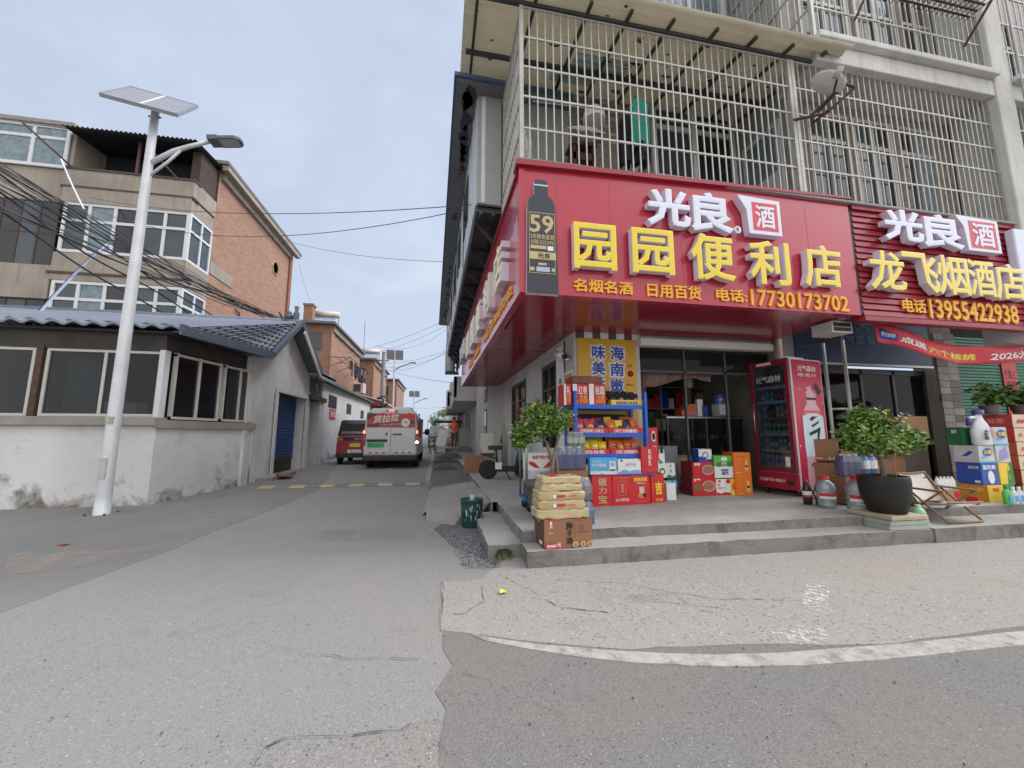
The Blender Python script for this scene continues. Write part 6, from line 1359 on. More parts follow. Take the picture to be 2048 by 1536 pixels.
# glass counter, boxes before it, and things on it
ct = thing('glass_counter', 'glass showcase counter inside the shop entrance', 'counter', (4.6, 6.3, ZP))
cx0, cx1, cy0, cy1 = 3.92, 5.46, 6.2, 6.7
d = MB()
for xx in (cx0, (cx0 + cx1) / 2, cx1 - .03):
    for yy in (cy0, cy1 - .03): d.box(xx, yy, ZP, xx + .03, yy + .03, 1.48, m_dsteel)
for z in (.8, 1.48): d.box(cx0, cy0, z, cx1, cy0 + .03, z + .03, m_steel); d.box(cx0, cy1 - .03, z, cx1, cy1, z + .03, m_steel); d.box(cx0, cy0 + .03, z, cx0 + .03, cy1 - .03, z + .03, m_steel)
d.build('frame', ct)
d = MB(); d.box(cx0 + .03, cy0 + .03, 1.09, cx1, cy1 - .02, 1.10, m_gdark); d.box(cx0 + .03, cy0 + .03, .82, cx1, cy1 - .02, .83, m_clad); d.box(cx0 + .03, cy0 + .02, ZP + .04, cx1 - .03, cy0 + .03, .8, M('yellowed counter front', (.42, .36, .20), .5, var=.3, sc=3)); d.build('shelf', ct)
d = MB(); d.box(cx0, cy0, 1.512, cx1, cy1, 1.52, m_gdark); d.box(cx0 + .03, cy0 + .008, .84, cx1 - .03, cy0 + .014, 1.47, m_gdark); d.build('glass', ct)
for k in range(16):
    x = cx0 + .08 + k * .085; h = random.uniform(.05, .13); z = 1.102 if k % 3 else .832
    m = random.choice((m_prt_w, m_prt_y, m_sky, m_gold, m_prt_r, m_prt_g, m_prt_w))
    d = MB(); chbox(d, x, cy0 + .08, z, x + .06, cy0 + .14, z + h, .002, m); d.build('cigarette_pack', label='small packet displayed in the glass counter', cat='packet', group='packets in the glass counter')
x0, z0, x1, z1 = rng2(1363, 806, 1393, 830, 6.25); d = MB(); d.prism([(x0, 6.25, 1.522), (x1, 6.25, 1.522), (x1, 6.25, 1.522 + z1 - z0), (x0 + (x1 - x0) * .55, 6.25, 1.522 + z1 - z0), (x0, 6.25, 1.522 + (z1 - z0) * .4)], (0, .2, 0), M('counter display orange', (.60, .12, .04), .5)); d.text('槟榔', (x0 + .12, 6.248, 1.55), UX, UZ, (x1 - x0) * .55, .09, M('purple print', (.3, .22, .4), .5), .001, off=.02); d.build('display_box', label='orange slant topped display box on the glass counter', cat='box')
x0, z0, x1, z1 = rng2(1438, 788, 1458, 830, 6.35); d = MB(); d.box(x0, 6.35, 1.522, x1, 6.55, 1.522 + (z1 - z0) * .6, m_prt_w); d.box(x0, 6.345, 1.522, x1, 6.349, 1.56, m_sky); d.lathe([(.09, 0), (.11, .04), (.11, .16), (.05, .2)], m_petb, ((x0 + x1) / 2, 6.45, 1.522 + (z1 - z0) * .6), 14); d.build('water_dispenser', label='small water dispenser with a blue bottle on the counter', cat='water dispenser')
for i, (a, b, cl) in enumerate(((1395, 796, m_prt_w), (1404, 809, m_prt_b))): x0, z0, x1, z1 = rng2(a, b, a + 11, 830, 6.3); d = MB(); chbox(d, x0, 6.3, 1.522, x1, 6.36, 1.522 + z1 - z0, .003, cl); d.build('small_box', label=('white card box standing on the counter', 'blue and white box standing on the counter')[i], cat='box')
x0, z0, x1, z1 = rng2(1449, 752, 1486, 783, 7.4); d = MB(); d.box(x0 - .05, 7.4, z0 - .05, x1 + .05, 7.45, z1 + .1, m_prt_k); d.box(x0, 7.39, z0, x1, 7.398, z1, M('screen grey', (.2, .22, .2), .4)); d.bar(((x0 + x1) / 2, 7.385, z1 - .03), ((x0 + x1) / 2 + .02, 7.385, (z0 + z1) / 2), .03, m_prt_k); d.build('wall_clock', label='square wall clock hanging in the shop', cat='clock')
x0, z0, x1, z1 = rng2(1397, 733, 1448, 754, 7.5); MB().box(x0, 7.5, z0, x1, 7.52, z1, m_clad).build('notice_board', label='pale notice board hanging inside the shop', cat='board')
c = ay(1376, 765, 6.6); d = MB(); d.lathe([(.02, .22), (.03, .1), (.075, .06), (.085, -.03), (.08, -.10), (.001, -.11)], M('unlit lamp bulb', (.48, .45, .52), .4), c, 16); d.tube([c + Vector((0, 0, .2)), (c.x, c.y, 2.74)], .008, m_black); d.build('hanging_lamp', label='unlit white bulb lamp hanging in the shop entrance', cat='lamp')
x0, z0, x1, z1 = rng2(1370, 740, 1377, 800, 6.9); MB().box(x0, 6.9, ZP, x1 + .04, 6.98, 2.7, M('orange brown wood post', (.22, .09, .04), .6, var=.2)).build('wood_post', label='brown wooden post inside the shop', cat='post')
d = MB(); m_cu = M('dusty curtain', (.20, .13, .10), .9, var=.25)
d.grid(lambda u, v: Vector((3.18 + 1.35 * u, 5.82 + .03 * math.sin(u * 30), 2.30 - .24 * v * (1 + .35 * math.sin(u * 5 + 1)))), 60, 6, m_cu); d.grid(lambda u, v: Vector((3.17 + .16 * u, 5.82 + .03 * math.sin(u * 16), 2.3 - 1.0 * v)), 16, 8, m_cu); d.build('door_curtain', label='dusty brown curtain gathered at the shop entrance', cat='curtain')
d = MB()
for r in range(5):
    d.box(2.3, 7.65, .3 + r * .48, 5.85, 8.05, .32 + r * .48, m_clad)
for xx in (2.3, 3.5, 4.7, 5.82): d.box(xx, 7.62, ZP, xx + .03, 8.08, 2.4, m_clad)
d.build('wall_shelf', label='grey goods shelf along the back wall of the shop', cat='shelf')
for r in range(4):
    for k in range(20): d = MB(); x = 2.36 + k * .172; chbox(d, x, 7.68, .323 + r * .48, x + random.uniform(.1, .165), 7.85, .323 + r * .48 + random.uniform(.18, .40), .003, random.choice((m_prt_w, m_prt_r, m_prt_g, m_prt_b, m_gold, m_kraft2, m_sky))); d.build('shelf_goods', label='packaged goods on the back wall shelf of the shop', cat='goods', group='goods on the back wall shelf')
CY = 5.47
CB = 'boxes stacked before the glass counter'
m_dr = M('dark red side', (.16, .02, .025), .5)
por = lambda b: (('t', .08, .78, .34, .94, m_prt_w, '银鹭', .03), ('o', .40, .22, .95, .82, M('bowl rim ' + b, (.5, .42, .34), .5)), ('o', .44, .28, .91, .76, M('porridge ' + b, (.36, .16, .10), .6, var=.5, sc=60)), ('o', .1, .3, .34, .62, m_prt_g if b == 'b' else m_prt_r))
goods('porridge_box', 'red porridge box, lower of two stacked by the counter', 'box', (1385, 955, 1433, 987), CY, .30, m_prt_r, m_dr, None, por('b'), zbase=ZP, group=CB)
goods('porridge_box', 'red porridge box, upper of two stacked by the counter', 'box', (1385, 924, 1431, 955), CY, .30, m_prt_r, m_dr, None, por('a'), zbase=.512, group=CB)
goods('milk_box', 'white and blue milk box on top of the red porridge boxes', 'box', (1397, 898, 1424, 924), CY + .03, .18, m_prt_w, m_prt_b, m_prt_w, (('r', 0, 0, 1, .42, m_prt_b), ('o', .28, .3, .72, .78, m_prt_b), ('o', .34, .34, .66, .7, m_prt_w), ('t', .26, .34, .74, .44, m_prt_w, '认养一头牛')), zbase=.764, group=CB)
goods('milk_box', 'green and white milk box standing beside the red porridge boxes', 'box', (1428, 911, 1469, 957), CY - .01, .16, m_prt_w, m_prt_g, m_prt_g, (('r', 0, .52, 1, 1, M('fresh green', (.13, .42, .06), .5)), ('o', .1, .5, .4, .7, m_prt_g), ('o', .6, .5, .95, .74, m_prt_g), ('o', .34, .76, .68, .95, m_prt_w), ('t', .38, .6, .64, .7, m_prt_w, '舒化'), ('t', .36, .14, .68, .30, m_prt_b, '高钙'), ('r', .36, .32, .66, .36, m_prt_b), ('r', .3, .36, .72, .39, m_prt_b)), zbase=.512, group=CB)
goods('yogurt_box', 'white box with red edge and red lettering below the green milk box', 'box', (1433, 958, 1471, 987), CY - .01, .2, m_prt_w, None, None, (('p', 0, 0, .74, .22, m_prt_r, ((0, .9), (.3, .5), (.6, .9), (1, .6), (1, 0), (0, 0))), ('t', .08, .56, .6, .72, m_prt_r, '酸奶饮品', .02), ('t', .08, .38, .5, .5, m_prt_r, '乳酸菌'), ('o', .1, .8, .26, .94, m_prt_r), ('o', .5, .72, .74, 1, m_prt_r), ('r', .74, 0, 1, 1, m_prt_y), ('t', .8, .3, .94, .8, m_prt_r, '新')), zbase=ZP, group=CB)
oj = (('t', .14, .72, .62, .84, m_prt_k, '外星人', .01), ('o', .60, .12, .86, .4, m_gold), ('r', .66, .2, .80, .6, m_prt_y), ('r', .66, .3, .80, .4, m_prt_k), ('o', .68, .56, .78, .68, m_prt_y), ('r', .06, .05, .4, .08, m_prt_y))
goods('drink_box', 'orange drink box, upper of two beside the fridge', 'box', (1468, 905, 1501, 944), CY - .04, .25, m_orange, None, None, oj, zbase=.575, group=CB)
goods('drink_box', 'orange drink box, lower of two beside the fridge', 'box', (1472, 945, 1505, 988), CY - .05, .25, m_orange, None, None, oj, zbase=ZP, group=CB)
d = MB(); d.box(3.35, 5.9, ZP + .012, 3.90, 6.2, 1.0, M('grey counter side', (.20, .205, .22), .5)); d.build('side_cabinet', label='grey cabinet at the left end of the glass counter', cat='cabinet')

# ---------------- drinks fridge
FL = (5.29, 5.03, ZP)
fg = thing('drinks_fridge', 'tall red glass door drinks fridge with a giant bottle on its side', 'fridge', FL, RAD(10))
fw, fd, fz0, fz1 = .80, .64, .10, 2.14
m_fr = M('fridge red', (.52, .018, .06), .3, var=.04); m_fd = M('fridge dark red', (.22, .012, .025), .35)
d = MB(); d.box(.06, 0, fz0, fw, .03, fz1, m_white); d.box(.06, fd - .03, fz0, fw, fd, fz1, m_white); d.box(fw - .03, .03, fz0, fw, fd - .03, fz1, m_white); d.box(.06, .03, fz1 - .06, fw - .03, fd - .03, fz1, m_white); d.box(.06, .03, fz0, fw - .03, fd - .03, .36, m_white); d.box(.62, .03, .36, .64, fd - .03, fz1 - .06, M('fridge liner', (.40, .42, .45), .4)); d.box(.055, -.003, fz0, .075, .0, fz1 + .02, M('pale grey trim', (.52, .57, .58), .4)); d.box(.0, -.002, fz1, .4, .05, fz1 + .02, m_white)
d.build('body', fg, world=False)
d = MB(); e = .055
d.box(0, 0, .36, .055, e, fz1, m_fd); d.box(0, fd - e, .36, .055, fd, fz1, m_fd); d.box(0, e, fz1 - .10, .055, fd - e, fz1, m_fd); d.box(0, e, .36, .055, fd - e, .42, m_fd)
d.box(-.004, .25, fz1 - .07, .0, .50, fz1 - .03, m_prt_w)
dr = d.build('door', fg, world=False); MB().box(.02, e - .005, .415, .03, fd - e + .005, fz1 - .095, glass('fridge glass', (.72, .8, .86), .06, .10, (.10, .12, .14))).build('glass', dr, world=False)
d = MB(); d.text('元气森林', (.012, fd - .1, 1.78), -UY, Vector((0, 0, 1)), .42, .11, M('etched white', (.42, .46, .52), .4), .003, off=.02); d.box(-.002, .08, .45, .0, .15, .60, m_prt_w); d.build('lettering', dr, world=False); MB().tube([(-.03, fd - .05, .95), (-.03, fd - .05, 1.45)], .012, m_steel).build('handle', dr, world=False)
d = MB(); d.box(0, 0, fz0 + .0, .055, fd, .345, M('fridge kick red', (.34, .015, .04), .4)); d.text('元气森林气泡水 0糖0脂0卡', (-.001, fd - .04, .20), -UY, UZ, .42, .055, m_prt_w, .002); d.box(-.004, .05, .17, .0, .14, .23, m_black); d.build('kick_panel', fg, world=False)
d = MB()
for xx in (.1, .7):
    for yy in (.06, .56): d.tube([(xx, yy - .02, .04), (xx, yy + .02, .04)], .04, m_black, 10); d.box(xx - .02, yy - .015, .04, xx + .02, yy + .015, fz0, m_steel)
d.build('caster', fg, world=False)
SH = (.42, .68, .94, 1.20, 1.46, 1.70)
d = MB()
for z in SH: d.box(.09, .04, z - .012, .6, fd - .04, z, m_steel); d.box(.085, .04, z - .02, .09, fd - .04, z + .03, m_prt_w if z != 1.20 else m_orange)
d.build('shelf', fg, world=False)
# printed side
d = MB(); y = -.004; x0, x1 = .085, fw - .005; pw = x1 - x0; H = fz1 - fz0 - .02
d.box(x0, y, fz0 + .01, x1, -.0005, fz1 - .01, m_prt_w); d.poly([(x0 + .008, y - .001, fz0 + .018), (x1 - .008, y - .001, fz0 + .018), (x1 - .008, y - .001, fz1 - .018), (x0 + .008, y - .001, fz1 - .018)], m_fr)
def S(pts, m, k): d.poly([(x0 + pw * u, y - .0012 * k, fz0 + H * v) for u, v in pts], m)
cxx = .56
m_bp = M('bottle print pink', (.66, .40, .46), .4, var=.08, sc=9); m_bw = M('bottle print white', (.60, .72, .80), .4, var=.08)
d.text('元气森林', (x0 + pw * .20, y - .002, fz0 + H * .912), UX, UZ, pw * .62, H * .048, m_prt_w, .002, off=.02); d.text('0糖 0脂 0卡', (x0 + pw * .20, y - .002, fz0 + H * .868), UX, UZ, pw * .62, H * .032, m_prt_w, .002)
S([(cxx - .155, .685), (cxx + .155, .685), (cxx + .165, .655), (cxx + .27, .61), (cxx + .33, .57), (cxx + .34, .40), (cxx + .32, .22), (cxx + .34, .10), (cxx + .31, .01), (cxx - .31, .01), (cxx - .34, .10), (cxx - .32, .22), (cxx - .34, .40), (cxx - .33, .57), (cxx - .27, .61), (cxx - .165, .655)], m_bp, 2)
S([(cxx - .335, .565), (cxx + .335, .565), (cxx + .28, .605), (cxx - .28, .605)], M('label band red', (.72, .10, .08), .4), 3)
S([(cxx - .345, .555), (cxx - .15, .58), (cxx + .15, .582), (cxx + .345, .555), (cxx + .345, .33), (cxx + .33, .25), (cxx - .33, .25), (cxx - .345, .33)], m_bw, 4)
S([(cxx - .155, .688), (cxx + .155, .688), (cxx + .15, .702), (cxx - .15, .702)], m_prt_k, 3)
S([(cxx - .15, .705), (cxx + .15, .705), (cxx + .17, .745), (cxx + .10, .735), (cxx + .06, .755), (cxx + .02, .775), (cxx - .01, .81), (cxx - .05, .785), (cxx - .14, .79), (cxx - .11, .76), (cxx - .18, .745), (cxx - .15, .73)], m_bp, 3)
for k in range(60):
    u_, v_ = random.uniform(.05, .95), random.uniform(.1, .8); r = random.uniform(.005, .02)
    if abs(u_ - cxx) > .37 or v_ > .72: S([(u_ + r * math.cos(q), v_ + r * .4 * math.sin(q)) for q in (6.283 * i / 8 for i in range(8))], random.choice((m_bp, m_prt_w)), 3)
ca, sa = math.cos(-.95), math.sin(-.95); S([(.80 + (p * ca - q * sa) * .9, .775 + (p * sa + q * ca) * .32) for p, q in ((-.14, -.075), (.14, -.075), (.14, .075), (-.14, .075))], m_prt_k, 4)
for P in ([(.42, .535), (.56, .562), (.60, .555), (.72, .562), (.50, .52)], [(.46, .485), (.74, .525), (.72, .505), (.52, .472)], [(.38, .43), (.78, .475), (.70, .39), (.74, .355), (.86, .39), (.84, .335), (.70, .325), (.62, .362), (.66, .435), (.40, .405)]): S(P, m_prt_k, 6)
S([(.42, .15), (.55, .19), (.62, .22), (.72, .15), (.6, .11)], M('peach print', (.72, .48, .40), .4), 4); S([(.34, .18), (.42, .205), (.46, .17)], m_prt_g, 5)
d.build('side_graphic', fg, world=False)
# bottles in the fridge
def bottle_mb(r, h, m, mcap, mlab, n=10, lab=(.3, .65)):
    d = MB(); d.lathe([(r * .85, 0), (r, h * .04), (r, h * .62), (r * .92, h * .70), (r * .42, h * .86), (r * .38, h * .93)], m, (0, 0, 0), n); d.lathe([(r * .44, h * .92), (r * .44, h), (.001, h)], mcap, (0, 0, 0), n); d.lathe([(r * 1.015, h * lab[0]), (r * 1.015, h * lab[1])], mlab, (0, 0, 0), n); return d
cols = ((m_prt_w, m_sky), (m_petb, m_prt_w), (m_prt_w, m_prt_g), (m_orange, m_prt_w), (m_prt_w, m_gold), (m_cola, m_prt_r))
Rf = Matrix.Translation(FL) @ Matrix.Rotation(RAD(10), 4, 'Z')
bt_names = ('white capped water bottles', 'blue drink bottles', 'pale soda bottles', 'orange drink bottles', 'mixed drink bottles', 'dark and clear bottles')
for si, z in enumerate(SH):
    proto = None
    for k in range(7):
        m1, m2 = cols[(si + (k // 2 if si in (1, 3, 4) else 0)) % len(cols)]
        loc = Rf @ Vector((.17, .095 + k * .075, z + .001))
        if si < 5 or True:
            if proto is None or si in (1, 3, 4): o = bottle_mb(.032, .21 if si < 5 else .19, m1 if m1 is not m_petb else m_petb, random.choice((m_prt_w, m_prt_r, m_prt_b)), m2, 10).build('drink_bottle', loc=loc, label='%s in the red fridge, shelf %s' % (bt_names[si], ('at the bottom', 'second from the bottom', 'third from the bottom', 'under the orange strip', 'second from the top', 'at the top')[si]), cat='bottle', group='bottles in the drinks fridge'); proto = o
            else: o = proto.copy(); COL.objects.link(o); o.location = loc
bpy.context.view_layer.update()

# ---------------- around the fridge
vb = (('t', .08, .80, .14, .93, m_prt_r, '直'), ('t', .34, .72, .5, .9, m_prt_k, '贡'), ('r', .06, .06, .40, .2, m_prt_r), ('t', .09, .09, .37, .17, m_prt_w, '送礼佳品'), ('o', .56, .06, .68, .2, m_gold), ('o', .72, .06, .84, .2, m_gold))
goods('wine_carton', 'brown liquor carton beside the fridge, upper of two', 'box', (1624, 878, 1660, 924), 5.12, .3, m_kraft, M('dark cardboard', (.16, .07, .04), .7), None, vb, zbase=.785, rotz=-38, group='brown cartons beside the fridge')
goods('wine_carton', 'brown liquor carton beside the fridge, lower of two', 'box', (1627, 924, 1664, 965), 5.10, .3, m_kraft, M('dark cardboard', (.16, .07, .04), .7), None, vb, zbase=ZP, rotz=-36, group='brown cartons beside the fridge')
goods('tan_carton', 'tan carton behind the small tree, upper of two', 'box', (1683, 899, 1704, 925), 4.86, .25, m_kraft2, None, None, (('t', .4, .3, .7, .6, m_kraft, '国'),), zbase=.73, rotz=-40, group='tan cartons')
goods('tan_carton', 'tan carton with black emblem behind the water jug, lower of two', 'box', (1684, 925, 1705, 965), 4.84, .25, m_kraft2, None, None, (('r', .42, .62, .62, .84, m_prt_k), ('r', .45, .65, .59, .81, m_kraft2), ('r', .1, .12, .5, .36, m_prt_r)), zbase=ZP, rotz=-40, group='tan cartons')
def jug(loc, label, s=1.0):
    t = thing('water_jug', label, 'water jug', loc, RAD(random.uniform(-20, 20)), 'clear water jugs by the fridge'); d = MB()
    d.lathe([(.085, 0), (.10, .01), (.105, .04), (.098, .06), (.105, .085), (.10, .11), (.106, .14), (.104, .2), (.108, .24), (.10, .30), (.06, .345), (.042, .36)], m_pet, (0, 0, 0), 24); d.xf(Matrix.Scale(s, 4)); d.build('bottle', t, world=False)
    MB().lathe([(.048, .355), (.05, .40), (.001, .402)], m_prt_r, (0, 0, 0), 16).xf(Matrix.Scale(s, 4)).build('cap', t, world=False)
    d = MB(); n = 12
    for k in range(n): a0, a1 = -2.9 + 1.9 * k / n, -2.9 + 1.9 * (k + 1) / n; r = .1085; d.add([(r * math.cos(a0), r * math.sin(a0), .15), (r * math.cos(a1), r * math.sin(a1), .15), (r * math.cos(a1), r * math.sin(a1), .19), (r * math.cos(a0), r * math.sin(a0), .19)], [(0, 1, 2, 3)], m_prt_r).add([(r * math.cos(a0), r * math.sin(a0), .12), (r * math.cos(a1), r * math.sin(a1), .12), (r * math.cos(a1), r * math.sin(a1), .15), (r * math.cos(a0), r * math.sin(a0), .15)], [(0, 1, 2, 3)], m_prt_w)
    d.xf(Matrix.Scale(s, 4)); d.build('label', t, world=False); return t
jug((4.98, 4.34, ZP), 'clear water jug standing left of the other jug by the fridge'); jug((5.10, 4.04, ZP), 'clear water jug nearest the big black plant pot', 1.08)
def cola(loc, label):
    t = thing('cola_bottle', label, 'bottle', loc, 0, 'cola bottles by the fridge')
    d = MB(); d.lathe([(.045, 0), (.053, .02), (.055, .10), (.05, .14), (.055, .2), (.045, .25), (.02, .30)], m_cola, (0, 0, 0), 18); d.build('bottle', t, world=False); MB().lathe([(.022, .295), (.022, .325), (.001, .326)], m_prt_r, (0, 0, 0), 12).build('cap', t, world=False)
    d = MB(); d.lathe([(.0565, .10), (.0565, .18)], m_prt_w, (0, 0, 0), 18); d.lathe([(.0572, .10), (.0572, .13)], m_prt_r, (0, 0, 0), 18); d.build('label', t, world=False)
cola((4.93, 4.56, ZP), 'cola bottle touching the red fridge side'); cola((5.06, 4.50, ZP), 'cola bottle between the other cola bottle and the jugs')
# bottle pack: a shrink-wrapped block of bottles
def bottle_pack(loc, label, nx, ny, r, h, m, mcap, mlab, rotz=0, wrap=True, group=None):
    t = thing('bottle_pack', label, 'bottle pack', loc, RAD(rotz), group); base = bottle_mb(r, h, m, mcap, mlab, 12); me = None
    for i in range(nx):
        for j in range(ny):
            if me is None: b = base.build('bottle', t, world=False); me = b
            else: b = me.copy(); COL.objects.link(b); b.parent = t
            b.location = (r + i * 2.06 * r, r + j * 2.06 * r, 0)
    if wrap:
        d = MB(); W_, D_ = nx * 2.06 * r, ny * 2.06 * r
        d.lathe([(.70, .005), (.735, h * .08), (.735, h * .64), (.60, h * .9), (.52, h * 1.0)], glass('shrink wrap', (.9, .92, .95), .06, .07, (.6, .62, .66), .2), (0, 0, 0), 4, 1, 1, False)
        d.xf(Matrix.Translation((W_ / 2, D_ / 2, 0)) @ Matrix.Diagonal((W_ * .98, D_ * .98, 1, 1)) @ Matrix.Rotation(RAD(45), 4, 'Z')); d.build('shrink_wrap', t, world=False)
    return t
bottle_pack((5.35, 4.38, ZP + .38), 'pack of violet drink bottles behind the big black plant pot', 3, 1, .055, .30, m_petp, m_prt_w, m_prt_b)
MB().box(5.34, 4.36, ZP + .02, 5.95, 4.6, ZP + .378, m_kraft).build('carton', label='brown carton under the violet bottle pack', cat='box')
bottle_pack((5.72, 4.38, ZP + .38), 'pair of pale blue water bottles behind the small tree trunk', 2, 1, .06, .32, m_petb, m_prt_b, m_prt_w, wrap=False)
# stacked goods on the neighbour's terrace
ZQ = .272
SG = 'cartons stacked on the terrace'
zz = [ZQ, .50, .80, 1.04, 1.30]
def col(x0, w, i, mf, prints, label, ms=None, sp=(), y=4.16, dp=.27): carton('carton', label, 'box', (x0, y, zz[i]), (w, dp, zz[i + 1] - zz[i] - .003), mf, ms or mf, ms or mf, prints, sp, group=SG)
m_blu = M('detergent blue', (.03, .09, .38), .45); m_grnb = M('detergent green', (.02, .13, .04), .45); m_sil = M('carton silver white', (.52, .53, .52), .5); m_amb = M('carton amber', (.62, .27, .03), .5)
swoosh = (('p', .1, .15, .95, .9, m_sky, ((0, .1), (.5, 1), (1, .9), (.8, .3))), ('o', .25, .4, .9, .85, m_prt_b), ('t', .3, .5, .85, .75, m_prt_y, '洁霸', .02), ('r', 0, 0, 1, .1, m_sky))
col(7.38, .30, 3, m_grnb, (('r', .1, .1, .9, .12, m_prt_g),), 'dark green carton, top of the left terrace stack', None, (('t', .3, .66, .62, .86, m_prt_w, '蓝月', .03), ('r', .1, .1, .9, .12, m_prt_g)), 4.295, .17)
col(7.38, .30, 2, m_sil, swoosh, 'white carton with blue swoosh below the dark green one', None, (('p', .3, .3, .8, .7, m_prt_b, ((0, .1), (.7, 1), (1, .8), (.5, .2))),))
col(7.38, .30, 1, m_blu, (('t', .1, .7, .9, .92, m_prt_w, '蓝月亮', .03), ('o', .35, .05, .75, .65, m_prt_w)), 'dark blue carton with white figure in the left terrace stack', None, (('t', .5, .72, .9, .86, m_prt_w, '蓝月亮'), ('r', .7, .08, .92, .2, m_prt_w)))
col(7.38, .28, 0, m_prt_y, (('t', .3, .6, .7, .85, m_prt_r, '醋'),), 'yellow and amber carton at the foot of the terrace stack', m_amb, (('t', .4, .6, .9, .85, m_prt_y, '米醋'),), 4.12, .32)
col(7.70, .26, 3, m_sil, swoosh, 'tall white carton with blue swoosh right of the detergent bottle'); col(7.70, .26, 2, m_sil, (('p', .1, .05, .9, .95, M('pale violet print', (.32, .28, .55), .5), ((0, 0), (1, .3), (.8, 1), (.2, .7))),), 'white carton with violet print below the tall swoosh carton'); col(7.71, .26, 1, m_prt_y, (('p', .5, 0, 1, 1, m_prt_g, ((0, 0), (1, 0), (1, 1), (.3, 1))), ('t', .62, .2, .78, .9, m_prt_y, '榨')), 'yellow and green carton in the right terrace stack')
col(7.70, .24, 0, m_prt_g, (), 'dark green carton at the foot of the right terrace stack')
dt = thing('detergent_bottle', 'oversized white detergent bottle display with violet cap on the terrace stack', 'bottle', (7.56, 4.2, 1.042)); m_dw = M('detergent white', (.66, .67, .70), .35)
d = MB(); d.lathe([(.13, 0), (.15, .03), (.15, .2), (.12, .28), (.06, .38), (.05, .44)], m_dw, (7.56, 4.205, 1.042), 20, 1, .55); d.build('body', dt)
d = MB(); d.lathe([(.06, .435), (.062, .50), (.001, .502)], M('violet cap', (.07, .05, .24), .4), (7.56, 4.205, 1.042), 14); d.build('cap', dt)
d = MB(); d.tube([(7.55, 4.2, 1.44), (7.40, 4.2, 1.43), (7.37, 4.2, 1.40)], .022, m_dw, 8); d.tube([(7.37, 4.2, 1.42), (7.35, 4.2, 1.32)], .03, M('violet cap', (.07, .05, .24), .4), 8); d.build('spout', dt)
d = MB(); d.text('威洁', (7.46, 4.115, 1.12), UX, UZ, .08, .14, m_prt_k, .003); d.poly([(7.57, 4.115, 1.30), (7.68, 4.115, 1.22), (7.65, 4.115, 1.10), (7.61, 4.115, 1.2)], M('skin picture', (.55, .30, .18), .5)); d.build('label', dt)
for i in range(6):
    z = ZQ + i * .205; m = (M('maroon goods', (.18, .04, .08), .5), M('brown red goods', (.30, .06, .04), .5), M('coral goods', (.48, .11, .05), .5), M('coral goods', (.48, .11, .05), .5), M('tomato goods', (.52, .05, .05), .5), M('tomato goods', (.52, .05, .05), .5))[i]
    for k, x in enumerate((8.38, 8.94)):
        carton('fruit_carton', ('%s red fruit carton in the %s pile at the terrace end' % (('bottom', 'second', 'third', 'fourth', 'fifth', 'topmost')[i], ('left', 'right')[k])), 'box', (x, 4.30, z), (.54, .40, .20), m, m, m, (('r', .0, .0, .9, .95, M('cream panel', (.62, .52, .36), .5)), ('t', .1, .3, .6, .6, m_prt_r, '果')), (('t', .3, .3, .8, .7, M('pink print', (.62, .3, .28), .5), '鲜果'), ('r', .05, .1, .25, .16, M('pink print', (.62, .3, .28), .5))), group='red fruit cartons')
def cleaner(loc, m, mcap, label, h=.22, r=.045):
    t = thing('cleaner_bottle', label, 'bottle', loc, 0, 'cleaner bottles before the terrace stack'); MB().lathe([(r * .9, 0), (r, .01), (r, h * .6), (r * .5, h * .8), (r * .35, h * .85)], m, (0, 0, 0), 12, 1, .7).box(-r * .6, -r * .72, h * .15, r * .6, -r * .705, h * .5, m_sky).build('bottle', t, world=False); MB().lathe([(r * .4, h * .84), (r * .4, h), (.001, h)], mcap, (0, 0, 0), 10).build('cap', t, world=False)
cleaner((7.46, 3.99, .272), M('clear green cleaner', (.10, .48, .10), .2), m_prt_g, 'bright green cleaner bottle left of the white ones', .24, .055)
for k in range(3): cleaner((7.60 + k * .105, 4.0, .272), m_dw, (m_prt_w, m_prt_w, m_prt_y)[k], 'white cleaner bottle, %s in the row on the terrace' % ('first', 'second', 'third')[k])
MB().lathe([(.07, 0), (.08, .02), (.08, .22), (.04, .3), (.03, .36)], m_petb, (7.72, 3.7, .16), 14).build('blue_jug', label='pale blue bottle at the right end of the terrace', cat='bottle')
# dim goods between the doors and the stack
for i, (x, y, w, h, m, rz, lb) in enumerate(((6.55, 4.9, .62, .55, m_kraft, 0, 'brown carton on the floor behind the folding chair'), (6.62, 4.92, .55, .32, M('dark cardboard', (.16, .07, .04), .7), 0, 'dark brown carton on the brown one behind the chair'), (7.3, 5.0, .5, .85, M('dim carton', (.12, .09, .075), .8), 0, 'tall dim carton by the tiled pillar'), (7.35, 5.0, .45, .36, m_kraft2, -8, 'tilted tan carton on the tall dim carton'), (6.0, 4.95, .5, .5, M('navy tub', (.02, .03, .09), .6), 0, 'navy box behind the small tree'))):
    carton('carton', lb, 'box', (x, y, ZQ + (0, .552, 0, .852, 0)[i]), (w, .4, h), m, m, m, (('o', .5, .3, .8, .7, m_dark),) if i == 3 else (), rotz=rz)
for k in range(5): MB().lathe([(.028, 0), (.03, .02), (.03, .12), (.012, .16), (.012, .175)], m_prt_w, (6.72 + k * .065, 4.25, ZQ + .17), 10).build('milk_bottle', label='small white bottle in the row before the cartons', cat='bottle', group='small white bottles')
carton('carton', 'low tan carton carrying the row of small white bottles', 'box', (6.66, 4.2, ZQ), (.36, .2, .168), m_kraft2, None, None, (('r', .7, .1, .98, .9, m_prt_r),))
MB().box(7.0, 4.02, ZQ, 7.02, 4.14, ZQ + .1, m_prt_r).build('red_pack', label='small red pack at the foot of the amber carton', cat='packet')
